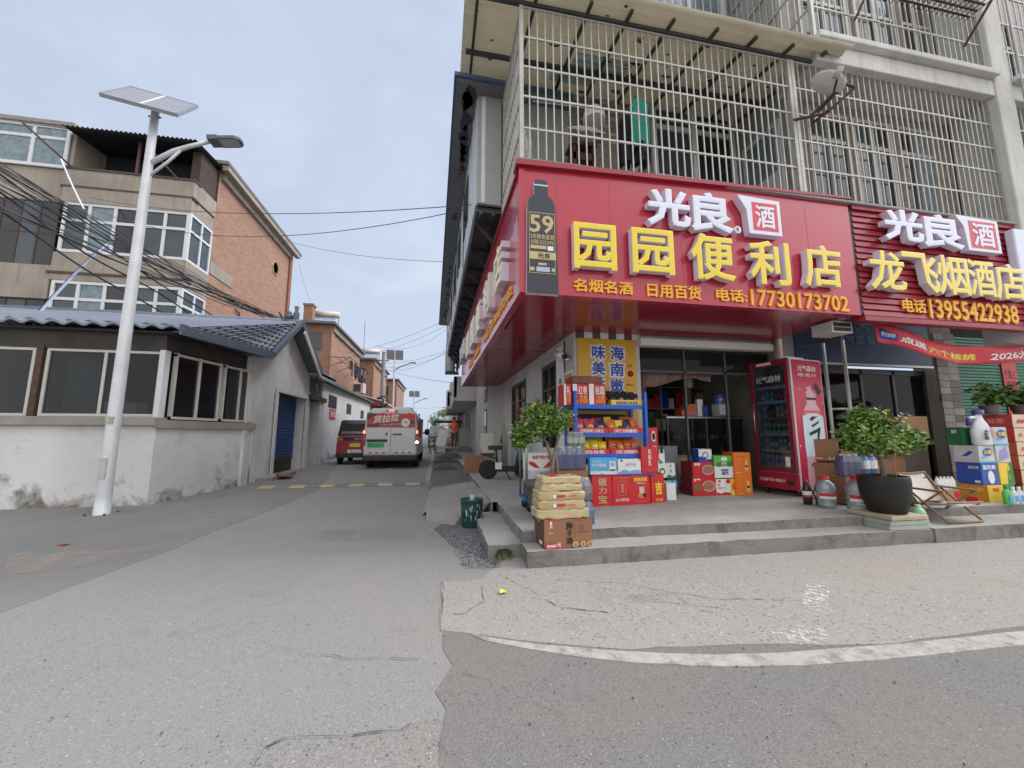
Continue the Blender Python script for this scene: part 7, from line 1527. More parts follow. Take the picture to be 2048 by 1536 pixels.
MB().tube([(6.35, 4.6, ZQ), (6.42, 4.7, .95)], .015, m_cagew).build('broom', label='pale broom handle leaning behind the folding chair', cat='broom')
# steel posts, conduit and air conditioner bracket between the shops
PA, PB = ay(1646, 690, 5.42), ay(1692, 745, 5.3)
for i, (x, y) in enumerate(((PA.x, PA.y), (PB.x, PB.y))): MB().tube([(x, y, ZP), (x, y, 2.8)], .028, m_cagew, 10).build('steel_post', label=('grey steel post behind the fridge', 'grey steel post right of the fridge, nearer the terrace')[i], cat='post')
MB().tube([(PA.x, PA.y, 1.62), (PB.x, PB.y, 1.62)], .018, m_cagew, 8).build('steel_rail', label='short steel rail joining the two grey posts', cat='rail')
MB().tube([(5.58, 5.45, .3), (5.58, 5.45, 2.79)], .07, M('pinkish drain pipe', (.40, .27, .22), .6, var=.15), 12).build('drain_pipe', label='pinkish drain pipe behind the fridge', cat='pipe')
x0, z0, x1, z1 = rng2(1664, 643, 1704, 665, 4.3); vt = thing('vent_box', 'small white louvred vent box under the sign end', 'vent', (x0, 4.3, z0)); d = MB(); d.box(x0, 4.3, z0, x1, 4.6, z1, m_acw); d.build('casing', vt)
d = MB()
for i in range(3): d.box(x0 + .02 + i * (x1 - x0 - .04) / 3 + .005, 4.292, z0 + .02, x0 + .02 + (i + 1) * (x1 - x0 - .04) / 3 - .005, 4.298, (z0 + z1) / 2 - .006, m_prt_k); d.box(x0 + .02 + i * (x1 - x0 - .04) / 3 + .005, 4.292, (z0 + z1) / 2 + .006, x0 + .02 + (i + 1) * (x1 - x0 - .04) / 3 - .005, 4.298, z1 - .02, m_prt_k)
d.build('louvre', vt); MB().bar(ay(1598, 692, 5.2), (x1, 4.45, z0 - .03), .045, m_dsteel).build('bracket', vt)

# ============================================================ plants, trolley, bottles and boxes at the corner
m_leaf = [M('leaf %d' % i, c, .55, var=.25, sc=9) for i, c in enumerate(((.07, .15, .016), (.11, .21, .022), (.045, .10, .014), (.18, .29, .035), (.26, .34, .09)))]
m_bark = M('pale bark', (.20, .16, .12), .8, var=.3, sc=20, bmp=.4)
def crown_mb(lobes, n, size, seed, mats=m_leaf, up=.35):
    rr = random.Random(seed); d = MB()
    for k in range(n):
        c, r = lobes[rr.randrange(len(lobes))]
        while True:
            v = Vector((rr.uniform(-1, 1), rr.uniform(-1, 1), rr.uniform(-1, 1)))
            if .25 < v.length < 1: break
        p = Vector(c) + Vector((v.x * r[0], v.y * r[1], v.z * r[2]))
        d1 = Vector((rr.uniform(-1, 1), rr.uniform(-1, 1), rr.uniform(-.4, .6))).normalized(); n1 = (Vector((rr.uniform(-1, 1), rr.uniform(-1, 1), rr.uniform(-.2, 1.2))) + v * .5).normalized()
        s = d1.cross(n1).normalized(); L = size * rr.uniform(.6, 1.25); Wd = L * .26
        mid = p + d1 * L * .5 + n1 * L * .08
        m = mats[min(len(mats) - 1, int(rr.random() ** 1.3 * len(mats)))]
        d.add([p, mid + s * Wd, p + d1 * L, mid - s * Wd], [(0, 1, 2), (0, 2, 3)], m)
    return d
def twig(d, p, q, n, rr, size, m=m_bark):
    p, q = Vector(p), Vector(q); d.tube([p, p.lerp(q, .5) + Vector((rr.uniform(-.03, .03), rr.uniform(-.03, .03), .03)), q], [.008, .005, .002], m, 5)
    for k in range(n):
        t = .25 + .75 * k / n; b = p.lerp(q, t); s = (q - p).cross(UZ).normalized() * (1 if k % 2 else -1); a = (s + UZ * .4 + (q - p).normalized() * .6).normalized(); w = a.cross(UZ).normalized() * size * .24
        d.add([b, b + a * size * .5 + w, b + a * size, b + a * size * .5 - w], [(0, 1, 2), (0, 2, 3)], rr.choice(m_leaf[1:]))
# left small tree in its pot
def potted(name, label, base, pot_prof, m_pot, soil_z, trunk, lobes, n, size, seed, twigs):
    t = thing(name, label, 'potted tree', base)
    MB().lathe(pot_prof, m_pot, (0, 0, 0), 32).build('pot', t, world=False); MB().lathe([(.001, soil_z), (pot_prof[-1][0] * .95, soil_z)], M('soil', (.075, .07, .055), .95, var=.4, sc=14), (0, 0, 0), 20).build('soil', t, world=False)
    d = MB()
    for pts, rs in trunk: d.tube(pts, rs, m_bark, 8)
    d.build('trunk', t, world=False)
    d = crown_mb(lobes, n, size, seed); rr = random.Random(seed + 1)
    for (p, q, k) in twigs: twig(d, p, q, k, rr, size)
    d.build('crown', t, world=False); return t
m_pot1 = M('brown grey pot', (.085, .075, .07), .6, var=.15, dirt=.3, dcol=(.16, .12, .09)); m_pot2 = M('black glazed pot', (.016, .0135, .012), .72, var=.25, sc=7, bmp=.25, bsc=120)
P1 = az(1097, 1049, ZP); b1 = (P1.x + .06, P1.y + .25, ZP)
h1 = .42
potted('potted_tree', 'small leafy tree with a forked pale trunk before the blue trolley', b1, [(.15, 0), (.17, .02), (.23, .26), (.25, h1 - .06), (.265, h1 - .05), (.265, h1), (.24, h1), (.235, h1 - .05)], m_pot1, h1 - .05,
       (([(.05, 0, h1 - .08), (.06, -.02, .62), (.10, 0, .75), (.16, .03, .92), (.10, .05, 1.1)], [.028, .024, .02, .016, .01]), ([(.06, -.02, .62), (.0, 0, .85), (-.12, .02, 1.02)], [.022, .016, .008]), ([(.12, 0, h1 - .08), (.12, -.01, .6), (.10, 0, .75)], [.02, .018, .016])),
       (((-.02, 0, 1.12), (.30, .26, .17)), ((.12, .03, 1.12), (.22, .22, .16)), ((-.22, 0, .98), (.19, .18, .15)), ((.0, 0, 1.02), (.27, .22, .12)), ((-.08, .05, 1.22), (.20, .2, .10)), ((-.31, .0, .88), (.09, .1, .10))), 2100, .058, 11,
       (((.1, 0, 1.1), (.40, 0, 1.18), 9), ((-.1, 0, 1.2), (-.14, 0, 1.42), 5), ((-.3, 0, .95), (-.42, 0, .80), 6), ((0, 0, 1.25), (.06, 0, 1.38), 5), ((.1, 0, 1.05), (.45, .05, 1.05), 9)))
# right tree in the black pot, on a stack of tiles
x0, z0, x1, z1 = rng2(1735, 958, 1820, 1040, 3.72)
PC = Vector(((x0 + x1) / 2 - .02, 3.74, .302)); pr_ = .235; ph = .72 - .302
t2 = potted('potted_tree', 'bushy green tree in a large black pot on stacked tiles', PC, [(.155, 0), (.175, .015), (.225, .2), (pr_, .34), (.232, ph - .02), (.225, ph), (.205, ph), (.205, ph - .05)], m_pot2, ph - .05,
       (([(0, 0, ph - .08), (.02, 0, ph + .1), (-.01, 0, ph + .22), (.02, 0, ph + .4)], [.032, .026, .022, .012]), ([(-.01, 0, ph + .2), (.2, .05, ph + .42)], [.018, .007]), ([(-.01, 0, ph + .2), (-.2, .05, ph + .42)], [.018, .007])),
       (((-.06, 0, .88), (.42, .32, .22)), ((.22, .05, .85), (.36, .3, .18)), ((-.30, .0, .88), (.22, .2, .18)), ((-.05, .05, 1.04), (.26, .24, .15)), ((.0, 0, .74), (.38, .28, .11)), ((.40, 0, .82), (.24, .2, .12)), ((-.20, 0, 1.10), (.12, .1, .12))), 3200, .066, 23,
       (((-.2, 0, 1.0), (-.20, 0, 1.28), 8), ((-.3, 0, .95), (-.3, 0, 1.2), 7), ((.2, 0, .95), (.46, 0, 1.16), 10), ((.25, 0, .9), (.56, 0, 1.13), 9), ((.0, 0, 1.0), (.06, 0, 1.22), 8), ((.4, 0, .8), (.68, 0, .84), 9), ((.3, 0, .85), (.56, 0, .99), 8), ((-.05, -.2, .72), (-.14, -.24, .42), 10)))
ts = 'pale green tiles stacked under the black pot'
m_tl = M('pale green tile', (.34, .38, .33), .4, var=.12, dirt=.5, dcol=(.20, .18, .14)); m_tl2 = M('tan slab', (.42, .34, .24), .6, var=.15)
for i, (a, b, y0, y1, zb, zt, m, lb) in enumerate(((4.76, 5.36, 3.535, 3.80, .15, .198, m_tl, 'bottom pale green tile under the black pot'), (4.60, 5.34, 3.53, 3.805, .20, .250, m_tl, 'middle pale green tile under the black pot'), (4.58, 5.26, 3.52, 4.0, .256, .300, m_tl2, 'top tan slab directly under the black pot'))):
    d = MB(); chbox(d, PC.x - .27 + i * .012, y0, zb, PC.x + .30 - i * .02, y1, zt, .004, m); d.build('paving_tile', label=lb, cat='tile', group=ts)
gb = thing('green_bottle', 'pale green plastic bottle standing on the step behind the black pot', 'bottle', (PC.x + .40, 3.70, .16)); MB().lathe([(.06, 0), (.068, .02), (.068, .13), (.05, .17), (.028, .19)], M('pale green plastic', (.30, .55, .30), .35), (PC.x + .42, 3.72, .16), 16).build('bottle', gb); MB().lathe([(.03, .185), (.03, .215), (.001, .216)], M('pale green cap', (.34, .58, .28), .4), (PC.x + .42, 3.72, .16), 12).build('cap', gb)
# dark plants on the red cartons
for i, (x, y, s) in enumerate(((8.35, 4.5, 1.0), (9.0, 4.5, 1.1))):
    t = thing('potted_plant', ('dark leafy plant on the red cartons, left of two', 'dark leafy plant on the red cartons, right of two')[i], 'plant', (x, y, ZQ + 1.23)); MB().lathe([(.08, 0), (.12, .14), (.11, .14)], m_pot1, (0, 0, 0), 14).build('pot', t, world=False); crown_mb((((0, 0, .32), (.24 * s, .2, .15)), ((.1, 0, .24), (.2, .2, .12))), 260, .11, 40 + i, [m_leaf[2], m_leaf[0]]).build('crown', t, world=False)
# ---------------- brown box and packs at the corner of the step
x0, z0, x1, z1 = rng2(1088, 1037, 1187, 1100, 3.55)
BX, BY, BZ, BW, BH = x0, 3.55, .150, x1 - x0, z1 - .150
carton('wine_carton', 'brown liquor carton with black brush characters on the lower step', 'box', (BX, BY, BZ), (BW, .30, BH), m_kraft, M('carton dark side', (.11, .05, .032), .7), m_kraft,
       (('r', .09, .66, .20, .96, m_prt_r), ('t', .115, .68, .175, .93, m_prt_w, '贵'), ('r', .1, .50, .19, .53, m_gold), ('t', .45, .60, .58, .88, m_prt_k, '种', .02), ('t', .46, .40, .57, .58, m_prt_k, '子', .02), ('t', .45, .14, .58, .36, m_prt_k, '酒', .02), ('r', .625, .36, .63, .8, m_prt_k), ('r', .7, .72, .82, .74, m_rust), ('r', .7, .62, .82, .64, m_rust), ('r', .70, .52, .94, .54, m_rust),
        ('r', .02, .02, .34, .2, m_prt_r), ('t', .05, .06, .22, .16, m_prt_w, '限时特惠', .02), ('t', .24, .07, .33, .22, m_prt_w, '1元', .02), ('o', .57, .03, .69, .22, m_gold), ('o', .73, .03, .85, .22, m_gold), ('o', .87, .03, .99, .22, m_gold), ('t', .6, .07, .66, .18, m_kraft, '金'), ('t', .76, .07, .82, .18, m_kraft, '奖'), ('t', .90, .07, .96, .18, m_kraft, '酒')), sp=(('r', .55, .1, .8, .22, m_prt_w),), rotz=3)
def weave():
    m, nt, b = newmat('woven straw paper'); co = coord(nt)
    wv = nd(nt, 'ShaderNodeTexChecker', i_Scale=110.0); nt.links.new(co, wv.inputs['Vector']); wv.inputs[1].default_value, wv.inputs[2].default_value = (.38, .27, .115, 1), (.55, .43, .23, 1)
    c = mixc(nt, rng(nt, noi(nt, co, 7), .45, .75, 0, .5), wv.outputs[0], (.60, .50, .31)); nt.links.new(c, b.inputs['Base Color']); b.inputs['Roughness'].default_value = .35; b.inputs['Coat Weight'].default_value = .6; b.inputs['Coat Roughness'].default_value = .15
    bump(nt, b, noi(nt, co, 16, 6, .6, 1.5), .6, .02); return m
m_wv = weave(); m_wrap = glass('crinkled wrap', (.95, .93, .88), .05, .10, (.8, .75, .62), .12); m_plain = M('plain straw side', (.50, .39, .22), .4, var=.1, coat=.5)
def puff(d, x0, y0, z0, x1, y1, z1, m, amp=.012, seed=0, r=.03):
    """soft wrapped packet: rounded block with a crinkled skin"""
    n = 10
    def f(ax_, s):
        def g(u, v):
            q = [0, 0, 0]; o1, o2 = [t for t in range(3) if t != ax_]; q[ax_] = s; q[o1] = 2 * u - 1; q[o2] = 2 * v - 1
            e = [abs(c) ** 14 for c in q]; k = (sum(e)) ** (1 / 14)
            w = [c / k for c in q]; p = Vector(((x0 + x1) / 2 + w[0] * (x1 - x0) / 2, (y0 + y1) / 2 + w[1] * (y1 - y0) / 2, (z0 + z1) / 2 + w[2] * (z1 - z0) / 2))
            return p + mnoise.noise_vector(p * 16 + Vector((seed, 0, 0))) * amp
        return g
    for ax_ in range(3):
        for s in (-1, 1): d.grid(f(ax_, s), n, n, m)
levels = [(1074, 1010, 1180, 1037, 0, m_plain), (1077, 986, 1172, 1012, .02, m_wv), (1077, 962, 1171, 988, -.01, m_wv), (1082, 953, 1165, 971, .02, m_wv), (1083, 938, 1163, 953, .03, m_wv)]
zc = BZ + BH + .001
for i, (a, b, c, e, dx, m) in enumerate(levels):
    x0, z0, x1, z1 = rng2(a, b, c, e, BY + .0); hgt = (.085, .086, .086, .073, .066)[i]
    t = thing('wrapped_pack', ('bottom cream wrapped pack, directly on the brown carton', 'second wrapped pack of woven straw colour above the carton', 'middle wrapped pack of woven straw colour in the pile', 'fourth wrapped pack counted up from the carton', 'topmost wrapped pack with a red strip in the pile')[i], 'pack', (x0, BY, zc), 0, 'straw coloured packs piled on the brown carton')
    d = MB(); puff(d, 0, .0, 0, x1 - x0, .27, hgt, m, .013, i * 7); d.build('packet', t, world=False)
    if i:
        d = MB(); w = x1 - x0
        if i in (1, 2): d.box(w * .38, -.016, hgt * .35, w * .55, -.010, hgt * .62, m_prt_r); d.text('竹浆纸', (w * .58, -.015, hgt * .4), UX, UZ, w * .2, hgt * .2, m_prt_r, .002); d.poly([(w * .3, -.0125, hgt * .3), (w * .36, -.0125, hgt * .3), (w * .36, -.0125, hgt * .66), (w * .3, -.0125, hgt * .66)], m_prt_w)
        else: d.box(w * .25, .05, hgt + .004, w * .5, .2, hgt + .007, m_prt_r)
        d.build('print', t, world=False)
    zc += hgt - .004
# column of water bottles behind the packs
x0, z0, x1, z1 = rng2(1160, 945, 1188, 1050, 3.98)
for i, (dx, dy) in enumerate(((0, 0),)):
    bottle_pack((x0 - .02, 3.95, ZP), 'lower pack of blue labelled water bottles behind the straw packs', 2, 2, .042, .24, m_petb, m_prt_b, m_sky, 8, group='bottle packs behind the straw packs'); bottle_pack((x0 - .03, 3.97, ZP + .245), 'upper pack of clear pink printed bottles behind the straw packs', 2, 2, .042, .24, m_pet, m_prt_w, M('pink label', (.62, .45, .47), .5), 8, group='bottle packs behind the straw packs')
# hand trolley with drinks
tr = thing('hand_trolley', 'blue platform trolley loaded with drink cartons and bottle packs', 'trolley', (1.4, 4.9, ZP)); m_tb = M('trolley blue', (.03, .13, .36), .45, dirt=.3, dcol=(.06, .06, .08))
tx0, ty0 = 1.02, 4.68
d = MB(); d.box(tx0, ty0, .385, tx0 + .62, ty0 + .42, .42, m_tb); d.build('deck', tr, bevel=.01)
d = MB(); d.tube([(tx0 + .02, ty0 + .03, .42), (tx0 + .02, ty0 + .03, 1.15), (tx0 + .02, ty0 + .08, 1.22), (tx0 + .02, ty0 + .36, 1.22), (tx0 + .02, ty0 + .41, 1.15), (tx0 + .02, ty0 + .41, .42)], .014, m_steel, 8); d.build('handle', tr)
for i in range(2):
    for j in range(2):
        xx, yy = tx0 + .08 + i * .46, ty0 + .06 + j * .3; w = MB(); w.tube([(xx, yy - .018, ZP + .055), (xx, yy + .018, ZP + .055)], .055, m_tyre, 16); w.box(xx - .03, yy - .025, ZP + .06, xx + .03, yy + .025, .385, m_tb); w.build('wheel', tr)
TZ = .422
carton('drink_carton', 'dark green carton at the bottom of the trolley load', 'box', (1.06, 4.70, TZ), (.34, .3, .17), M('dark teal carton', (.015, .06, .06), .5), None, None, (('r', 0, .9, 1, 1, m_prt_k),), group='cartons on the trolley')
carton('drink_carton', 'white carton with blue brush characters, middle of the trolley load', 'box', (1.06, 4.70, TZ + .172), (.34, .3, .15), M('pale carton', (.48, .52, .56), .5), None, None, (('t', .3, .15, .75, .9, M('blue brush', (.03, .14, .42), .5), '老', .02), ('r', 0, 0, 1, .08, m_prt_k)), group='cartons on the trolley')
carton('drink_carton', 'white carton with red leaf shapes, top of the trolley load', 'box', (1.06, 4.70, TZ + .324), (.34, .3, .21), m_prt_w, None, None, (('t', .15, .68, .9, .92, m_prt_r, '娃哈哈', .02), ('p', .04, .15, .45, .58, m_prt_r, ((0, 1), (.5, .8), (1, 0), (.5, .1), (0, .6))), ('p', .55, .15, .98, .58, m_prt_r, ((1, 1), (.5, .8), (0, 0), (.5, .1), (1, .6)))), group='cartons on the trolley')
bottle_pack((1.38, 4.55, TZ + .34), 'pack of violet labelled big bottles behind the forked trunk', 3, 1, .06, .29, m_petp, m_prt_w, m_prt_b, wrap=True); MB().box(1.36, 4.5, ZP, 1.76, 4.72, TZ + .338, m_kraft).build('carton', label='brown carton under the violet bottle pack by the trolley', cat='box')
bottle_pack((1.56, 4.62, TZ + .40), 'lower pack of green bottles left of the rack', 3, 1, .036, .20, m_petg, m_prt_w, m_prt_g); bottle_pack((1.555, 4.62, TZ + .605), 'upper pack of green bottles left of the rack', 3, 1, .036, .20, m_petg, m_prt_w, m_prt_w); MB().box(1.55, 4.6, ZP, 1.80, 4.75, TZ + .398, m_kraft2).build('carton', label='tan carton under the green bottle packs', cat='box')
# bucket filled with concrete
c = az(945, 1056, .03); bk = thing('paint_bucket', 'green paint spattered bucket filled with concrete and a stub pipe', 'bucket', (c.x, c.y + .16, .012)); m_bk = M('green bucket', (.012, .06, .062), .5, var=.2, dirt=.25, dcol=(.03, .03, .03))
d = MB(); d.lathe([(.125, 0), (.13, .01), (.138, .2), (.142, .205), (.142, .215), (.14, .22), (.147, .33), (.152, .335), (.152, .35), (.145, .35), (.14, .30)], m_bk, (0, 0, 0), 28); d.build('bucket', bk, world=False)
d = MB()
for k in range(14): a = random.uniform(-2.6, -.5); z = random.uniform(.12, .32); w = random.uniform(.003, .010); h = random.uniform(.02, .10); r = .151; d.add([(r * math.cos(a - w * 4), r * math.sin(a - w * 4), z), (r * math.cos(a + w * 4), r * math.sin(a + w * 4), z), (r * math.cos(a + w * 2), r * math.sin(a + w * 2), z - h)], [(0, 1, 2)], m_prt_w)
d.build('paint_drips', bk, world=False); MB().lathe([(.001, .30), (.139, .30)], m_slab, (0, 0, 0), 20).build('concrete_fill', bk, world=False); MB().tube([(.0, 0, .30), (.01, 0, .40)], .032, M('grey stub pipe', (.42, .42, .41), .6), 12).build('stub_pipe', bk, world=False)
wd = MB(); c = az(1010, 1120, .0)
for k in range(70): a = random.random() * 6.28; r = random.random() * .11; x, y = c.x + r * math.cos(a) * 1.1 - .02, c.y + r * math.sin(a) * .8; L = random.uniform(.03, .09); q = Vector((random.uniform(-.6, .6), random.uniform(-.6, .6), 1)).normalized() * L; wd.add([(x - .003, y, .01), (x + .003, y, .01), (x + q.x, y + q.y, .01 + q.z)], [(0, 1, 2)], random.choice((m_leaf[0], m_leaf[2], M('dry grass', (.28, .22, .12), .9))))
wd.build('weeds', label='tuft of weeds at the corner of the steps', cat='weeds', kind='stuff', world=False)
# folding camp chair
ch = thing('folding_chair', 'low folding camp chair with off white canvas and wooden frame', 'chair', (6.15, 3.9, .162)); m_wd = M('oiled wood tube', (.24, .13, .055), .45, var=.2, sc=14); m_cv = M('off white canvas', (.60, .57, .52), .85, var=.05, bmp=.2, bsc=300)
cxa, cxb, z0 = 5.80, 6.33, .165
def back(u, v): return Vector((cxa + .06 + (cxb - cxa - .12) * u + .03, 4.12 - .17 * (1 - v) - .03 * math.sin(math.pi * u) * -1, .36 + .33 * v - .012 * math.sin(math.pi * u) * v))
d = MB(); d.grid(back, 12, 10, m_cv); o = d.build('backrest', ch); o.modifiers.new('thick', 'SOLIDIFY').thickness = .006
MB().box(cxb - .24, 3.985, .635, cxb - .19, 3.99, .655, M('rust tag', (.35, .12, .08), .7)).build('tag', o)
d = MB(); d.grid(lambda u, v: Vector((cxa + .04 + (cxb - cxa - .08) * u, 3.60 + .36 * v, .40 - .05 * v - .035 * math.sin(math.pi * u))), 12, 8, m_cv); o = d.build('seat', ch); o.modifiers.new('thick', 'SOLIDIFY').thickness = .006
for xx in (cxa, cxb):
    MB().bar((xx, 3.62, .525), (xx, 4.02, .535), .05, m_wd, .022).build('armrest', ch)
    MB().tube([(xx, 3.98, .52), (xx, 3.62, z0 + .012)], .013, m_wd, 8).build('leg', ch); MB().tube([(xx + .012, 3.66, .52), (xx + .012, 4.06, z0 + .012)], .013, m_wd, 8).build('leg', ch)
    MB().tube([(xx - .012 if xx > 6 else xx + .03, 3.90, .33), (xx - .012 if xx > 6 else xx + .03, 4.12, .70)], .012, m_wd, 8).build('back_upright', ch)
for P_ in ([(cxa, 3.62, z0 + .012), (cxb, 3.62, z0 + .012)], [(cxa, 4.05, z0 + .012), (cxb, 4.05, z0 + .012)], [(cxa, 3.60, .40), (cxb, 3.60, .40)], [(cxa + .03, 4.12, .70), ((cxa + cxb) / 2, 4.14, .685), (cxb, 4.12, .70)]): MB().tube(P_, .012, m_wd, 8).build('stretcher', ch)
MB().lathe([(.12, 0), (.15, .03), (.13, .07), (.001, .08)], m_black, (6.05, 4.2, .272), 14, 1.2, .7).build('black_bag', label='black bag lying behind the folding chair', cat='bag')

# ============================================================ along the side street
ev = thing('electric_scooter', 'small black and white electric scooter parked by the shop side wall', 'scooter', (.98, 8.15, .268), RAD(-2)); 
for x in (0, .74):
    w = MB(); w.lathe([(.13, -.04), (.17, -.045), (.195, -.02), (.195, .02), (.17, .045), (.13, .04)], m_tyre, (0, 0, 0), 24); w.xf(Matrix.Translation((x, 0, .195)) @ Matrix.Rotation(RAD(90), 4, 'X')); wo = w.build('wheel', ev, world=False)
    r = MB(); r.lathe([(.12, -.02), (.135, 0), (.12, .02)], m_black, (0, 0, 0), 20)
    for k in range(5): a = 6.283 * k / 5; r.bar((0, 0, 0), (.13 * math.cos(a), .13 * math.sin(a), 0), .022, m_steel)
    r.lathe([(.001, -.03), (.04, -.03), (.04, .03), (.001, .03)], m_steel, (0, 0, 0), 12); r.xf(Matrix.Translation((x, 0, .195)) @ Matrix.Rotation(RAD(90), 4, 'X')); r.build('rim', wo, world=False)
d = MB(); d.box(.20, -.09, .15, .60, .09, .26, m_black); d.tube([(.06, 0, .22), (.22, 0, .22)], .035, m_black); d.tube([(.58, 0, .24), (.66, 0, .62)], .03, m_black); d.tube([(.66, 0, .62), (.70, 0, .5), (.74, 0, .2)], .022, m_steel); d.build('frame', ev, world=False, bevel=.01)
d = MB(); d.box(.14, -.10, .20, .28, -.085, .34, m_white); d.box(.14, .085, .20, .28, .10, .34, m_white); d.build('side_cover', ev, world=False, bevel=.01)
d = MB(); d.grid(lambda u, v: Vector((.195 * 1.15 * math.cos(math.pi * (.05 + .85 * u)), (v - .5) * .11, .195 + .195 * 1.15 * math.sin(math.pi * (.05 + .85 * u)))), 12, 2, m_black); d.build('mudguard', ev, world=False)
d = MB(); d.tube([(.2, 0, .28), (.16, 0, .62)], .02, m_black); puff(d, .0, -.09, .60, .30, .09, .69, m_black, .002); d.build('saddle', ev, world=False); d = MB(); puff(d, -.14, -.08, .48, .12, .08, .53, m_black, .002); d.bar((-.1, 0, .5), (.17, 0, .42), .03, m_black); d.build('rear_seat', ev, world=False)
d = MB(); d.tube([(.66, 0, .60), (.62, 0, .95)], .018, m_black); d.tube([(.60, -.24, .98), (.62, 0, .95), (.60, .24, .98)], .014, m_black); d.lathe([(.001, .06), (.045, .04), (.045, -.04), (.001, -.05)], m_black, (.66, 0, .80), 10); d.box(.64, -.14, .40, .66, .14, .62, M('grey leg shield', (.30, .34, .38), .4)); d.build('handlebar', ev, world=False)
MB().bar((.36, -.08, .16), (.44, -.2, .0), .018, m_black).build('kickstand', ev, world=False)
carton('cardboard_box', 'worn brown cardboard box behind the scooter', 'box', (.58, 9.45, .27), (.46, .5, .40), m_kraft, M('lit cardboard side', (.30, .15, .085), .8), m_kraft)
ac_unit((1.14, 11.1, .66), RAD(-90), 'white air conditioner standing low by the side wall behind the scooter')
MB().box(1.12, 10.7, .28, 1.5, 11.5, .64, m_slab).build('concrete_plinth', label='concrete block under the low air conditioner', cat='block')
MB().tube([(1.72, 11.2, .95), (1.76, 11.0, 1.5), (1.74, 11.0, .4)], .03, m_cagew, 6).build('pipe_wrap', label='wrapped pipe beside the low air conditioner', cat='pipe')
# row of shophouses further up on the right
def skew(y, x0): return x0 + KS * (y - 4)
def row_house(y0, y1, h, seed, label, mw):
    rr = random.Random(seed); xw, xu = skew(y0, 2.0), skew(y0, .78); t = thing('row_house', label, 'building', (xw, y0, gz(y0)), 0, 'row houses along the right side'); zb = gz(y0)
    d = MB(); d.box(xw, y0, 0, xw + 4, y1, h, mw); d.build('wall', t)
    d = MB()
    for z in [3.0 + 2.9 * k for k in range(int((h - 2.6) / 2.9))]: d.box(xu, y0 + .05, zb + z - .55, xw, y1 - .05, zb + z - .4, mw); d.box(xu, y0 + .05, zb + z - .4, xu + .12, y1 - .05, zb + z + .5, mw); d.box(xu, y0 + .05, zb + z - .4, xw, y0 + .17, zb + z + .5, mw)
    d.build('balcony', t)
    d = MB(); y = y0 + .5
    while y < y1 - 1.2: d.box(xw - .04, y, zb + .2, xw + .02, y + 1.6, zb + 2.3, random.choice((m_clad, m_wind, m_dsteel, M('blue grey door plate', (.30, .36, .42), .5)))); y += 2.1
    d.build('shop_door', t)
    for z in [3.5 + 2.9 * k for k in range(int((h - 2.6) / 2.9))]:
        y = y0 + .6
        while y < y1 - 1.5: MB().box(xw - .05, y, zb + z + .2, xw - .02, y + 1.4, zb + z + 1.6, random.choice((m_win, m_curt, m_wind))).build('window', t); y += 2.3
    return t
row_house(16.4, 23, 5.9, 1, 'grey row house with jutting concrete balconies next to the lean-to', concrete('pale row wall', (.46, .45, .43), .5, (.24, .23, .21), .8, .1, True)); row_house(23.2, 32, 5.6, 2, 'second grey row house up the right side of the street', concrete('weathered row wall', (.40, .39, .37), .5, (.2, .19, .17), .8, .1, True)); row_house(32.2, 44, 5.0, 3, 'third row house, far up the right side', m_wallg); row_house(44.2, 62, 4.5, 4, 'farthest row house at the end of the right side', m_wallw)
d = thing('gas_cylinder_heater', 'grey cylindrical tank fixed to the row house balcony', 'tank', (.4, 19, 5)); MB().lathe([(.001, 0), (.2, .03), (.22, .1), (.22, 1.0), (.2, 1.07), (.001, 1.1)], m_clad, (skew(17, .62), 17, 3.9), 14).build('tank', d); MB().box(skew(17, .4), 16.8, 3.84, skew(17, 1), 17.2, 3.9, m_black).build('bracket', d)
for i, (y, z) in enumerate(((20.5, 2.75), (25.5, 2.9))): ac_unit((skew(y, .78), y, z + .6), RAD(-90), ('air conditioner on the first row house balcony', 'air conditioner on the second row house balcony')[i], 'air conditioners on the row houses')
# person in orange, old fridge and clutter
PX, PY, PZ = .70, 22.4, gz(22) + .18
def skin_body(name, pts, edges, m, root=0, parent=None, sub=2):
    me = bpy.data.meshes.new(name); me.from_pydata([p[0] for p in pts], edges, []); me.materials.append(m)
    o = bpy.data.objects.new(name, me); COL.objects.link(o); o.parent = parent
    sk_ = o.modifiers.new('skin', 'SKIN'); sk_.use_smooth_shade = True
    for i, p in enumerate(pts): v = me.skin_vertices[0].data[i]; v.radius = (p[1], p[2] if len(p) > 2 else p[1]); v.use_root = (i == root)
    s = o.modifiers.new('sub', 'SUBSURF'); s.levels = s.render_levels = sub; return o
pe = thing('person', 'person in an orange shirt standing by the old fridge up the street', 'person', (PX, PY, PZ), RAD(160)); m_skn = M('skin', (.36, .20, .13), .55, var=.05); m_os = M('orange cloth', (.72, .10, .04), .8, var=.08); m_tr = M('brown trousers', (.16, .09, .07), .8, var=.1)
B = [((0, 0, .92), .12, .10), ((0, 0, 1.1), .115, .09), ((0, -.02, 1.3), .13, .10), ((0, -.02, 1.42), .075, .07), ((0, -.03, 1.49), .052, .052), ((0, -.05, 1.58), .075, .085), ((0, -.05, 1.66), .07, .085), ((.17, -.02, 1.38), .055), ((.24, -.05, 1.12), .042), ((.16, -.22, 1.02), .033), ((.12, -.28, 1.02), .028), ((-.17, -.02, 1.38), .055), ((-.24, -.03, 1.12), .042), ((-.18, -.2, .98), .033), ((-.15, -.26, .97), .028), ((.09, 0, .82), .085), ((.10, -.02, .48), .06), ((.10, .02, .10), .042), ((.10, -.10, .035), .035), ((-.09, 0, .82), .085), ((-.10, -.01, .48), .06), ((-.11, .03, .10), .042), ((-.11, -.09, .035), .035)]
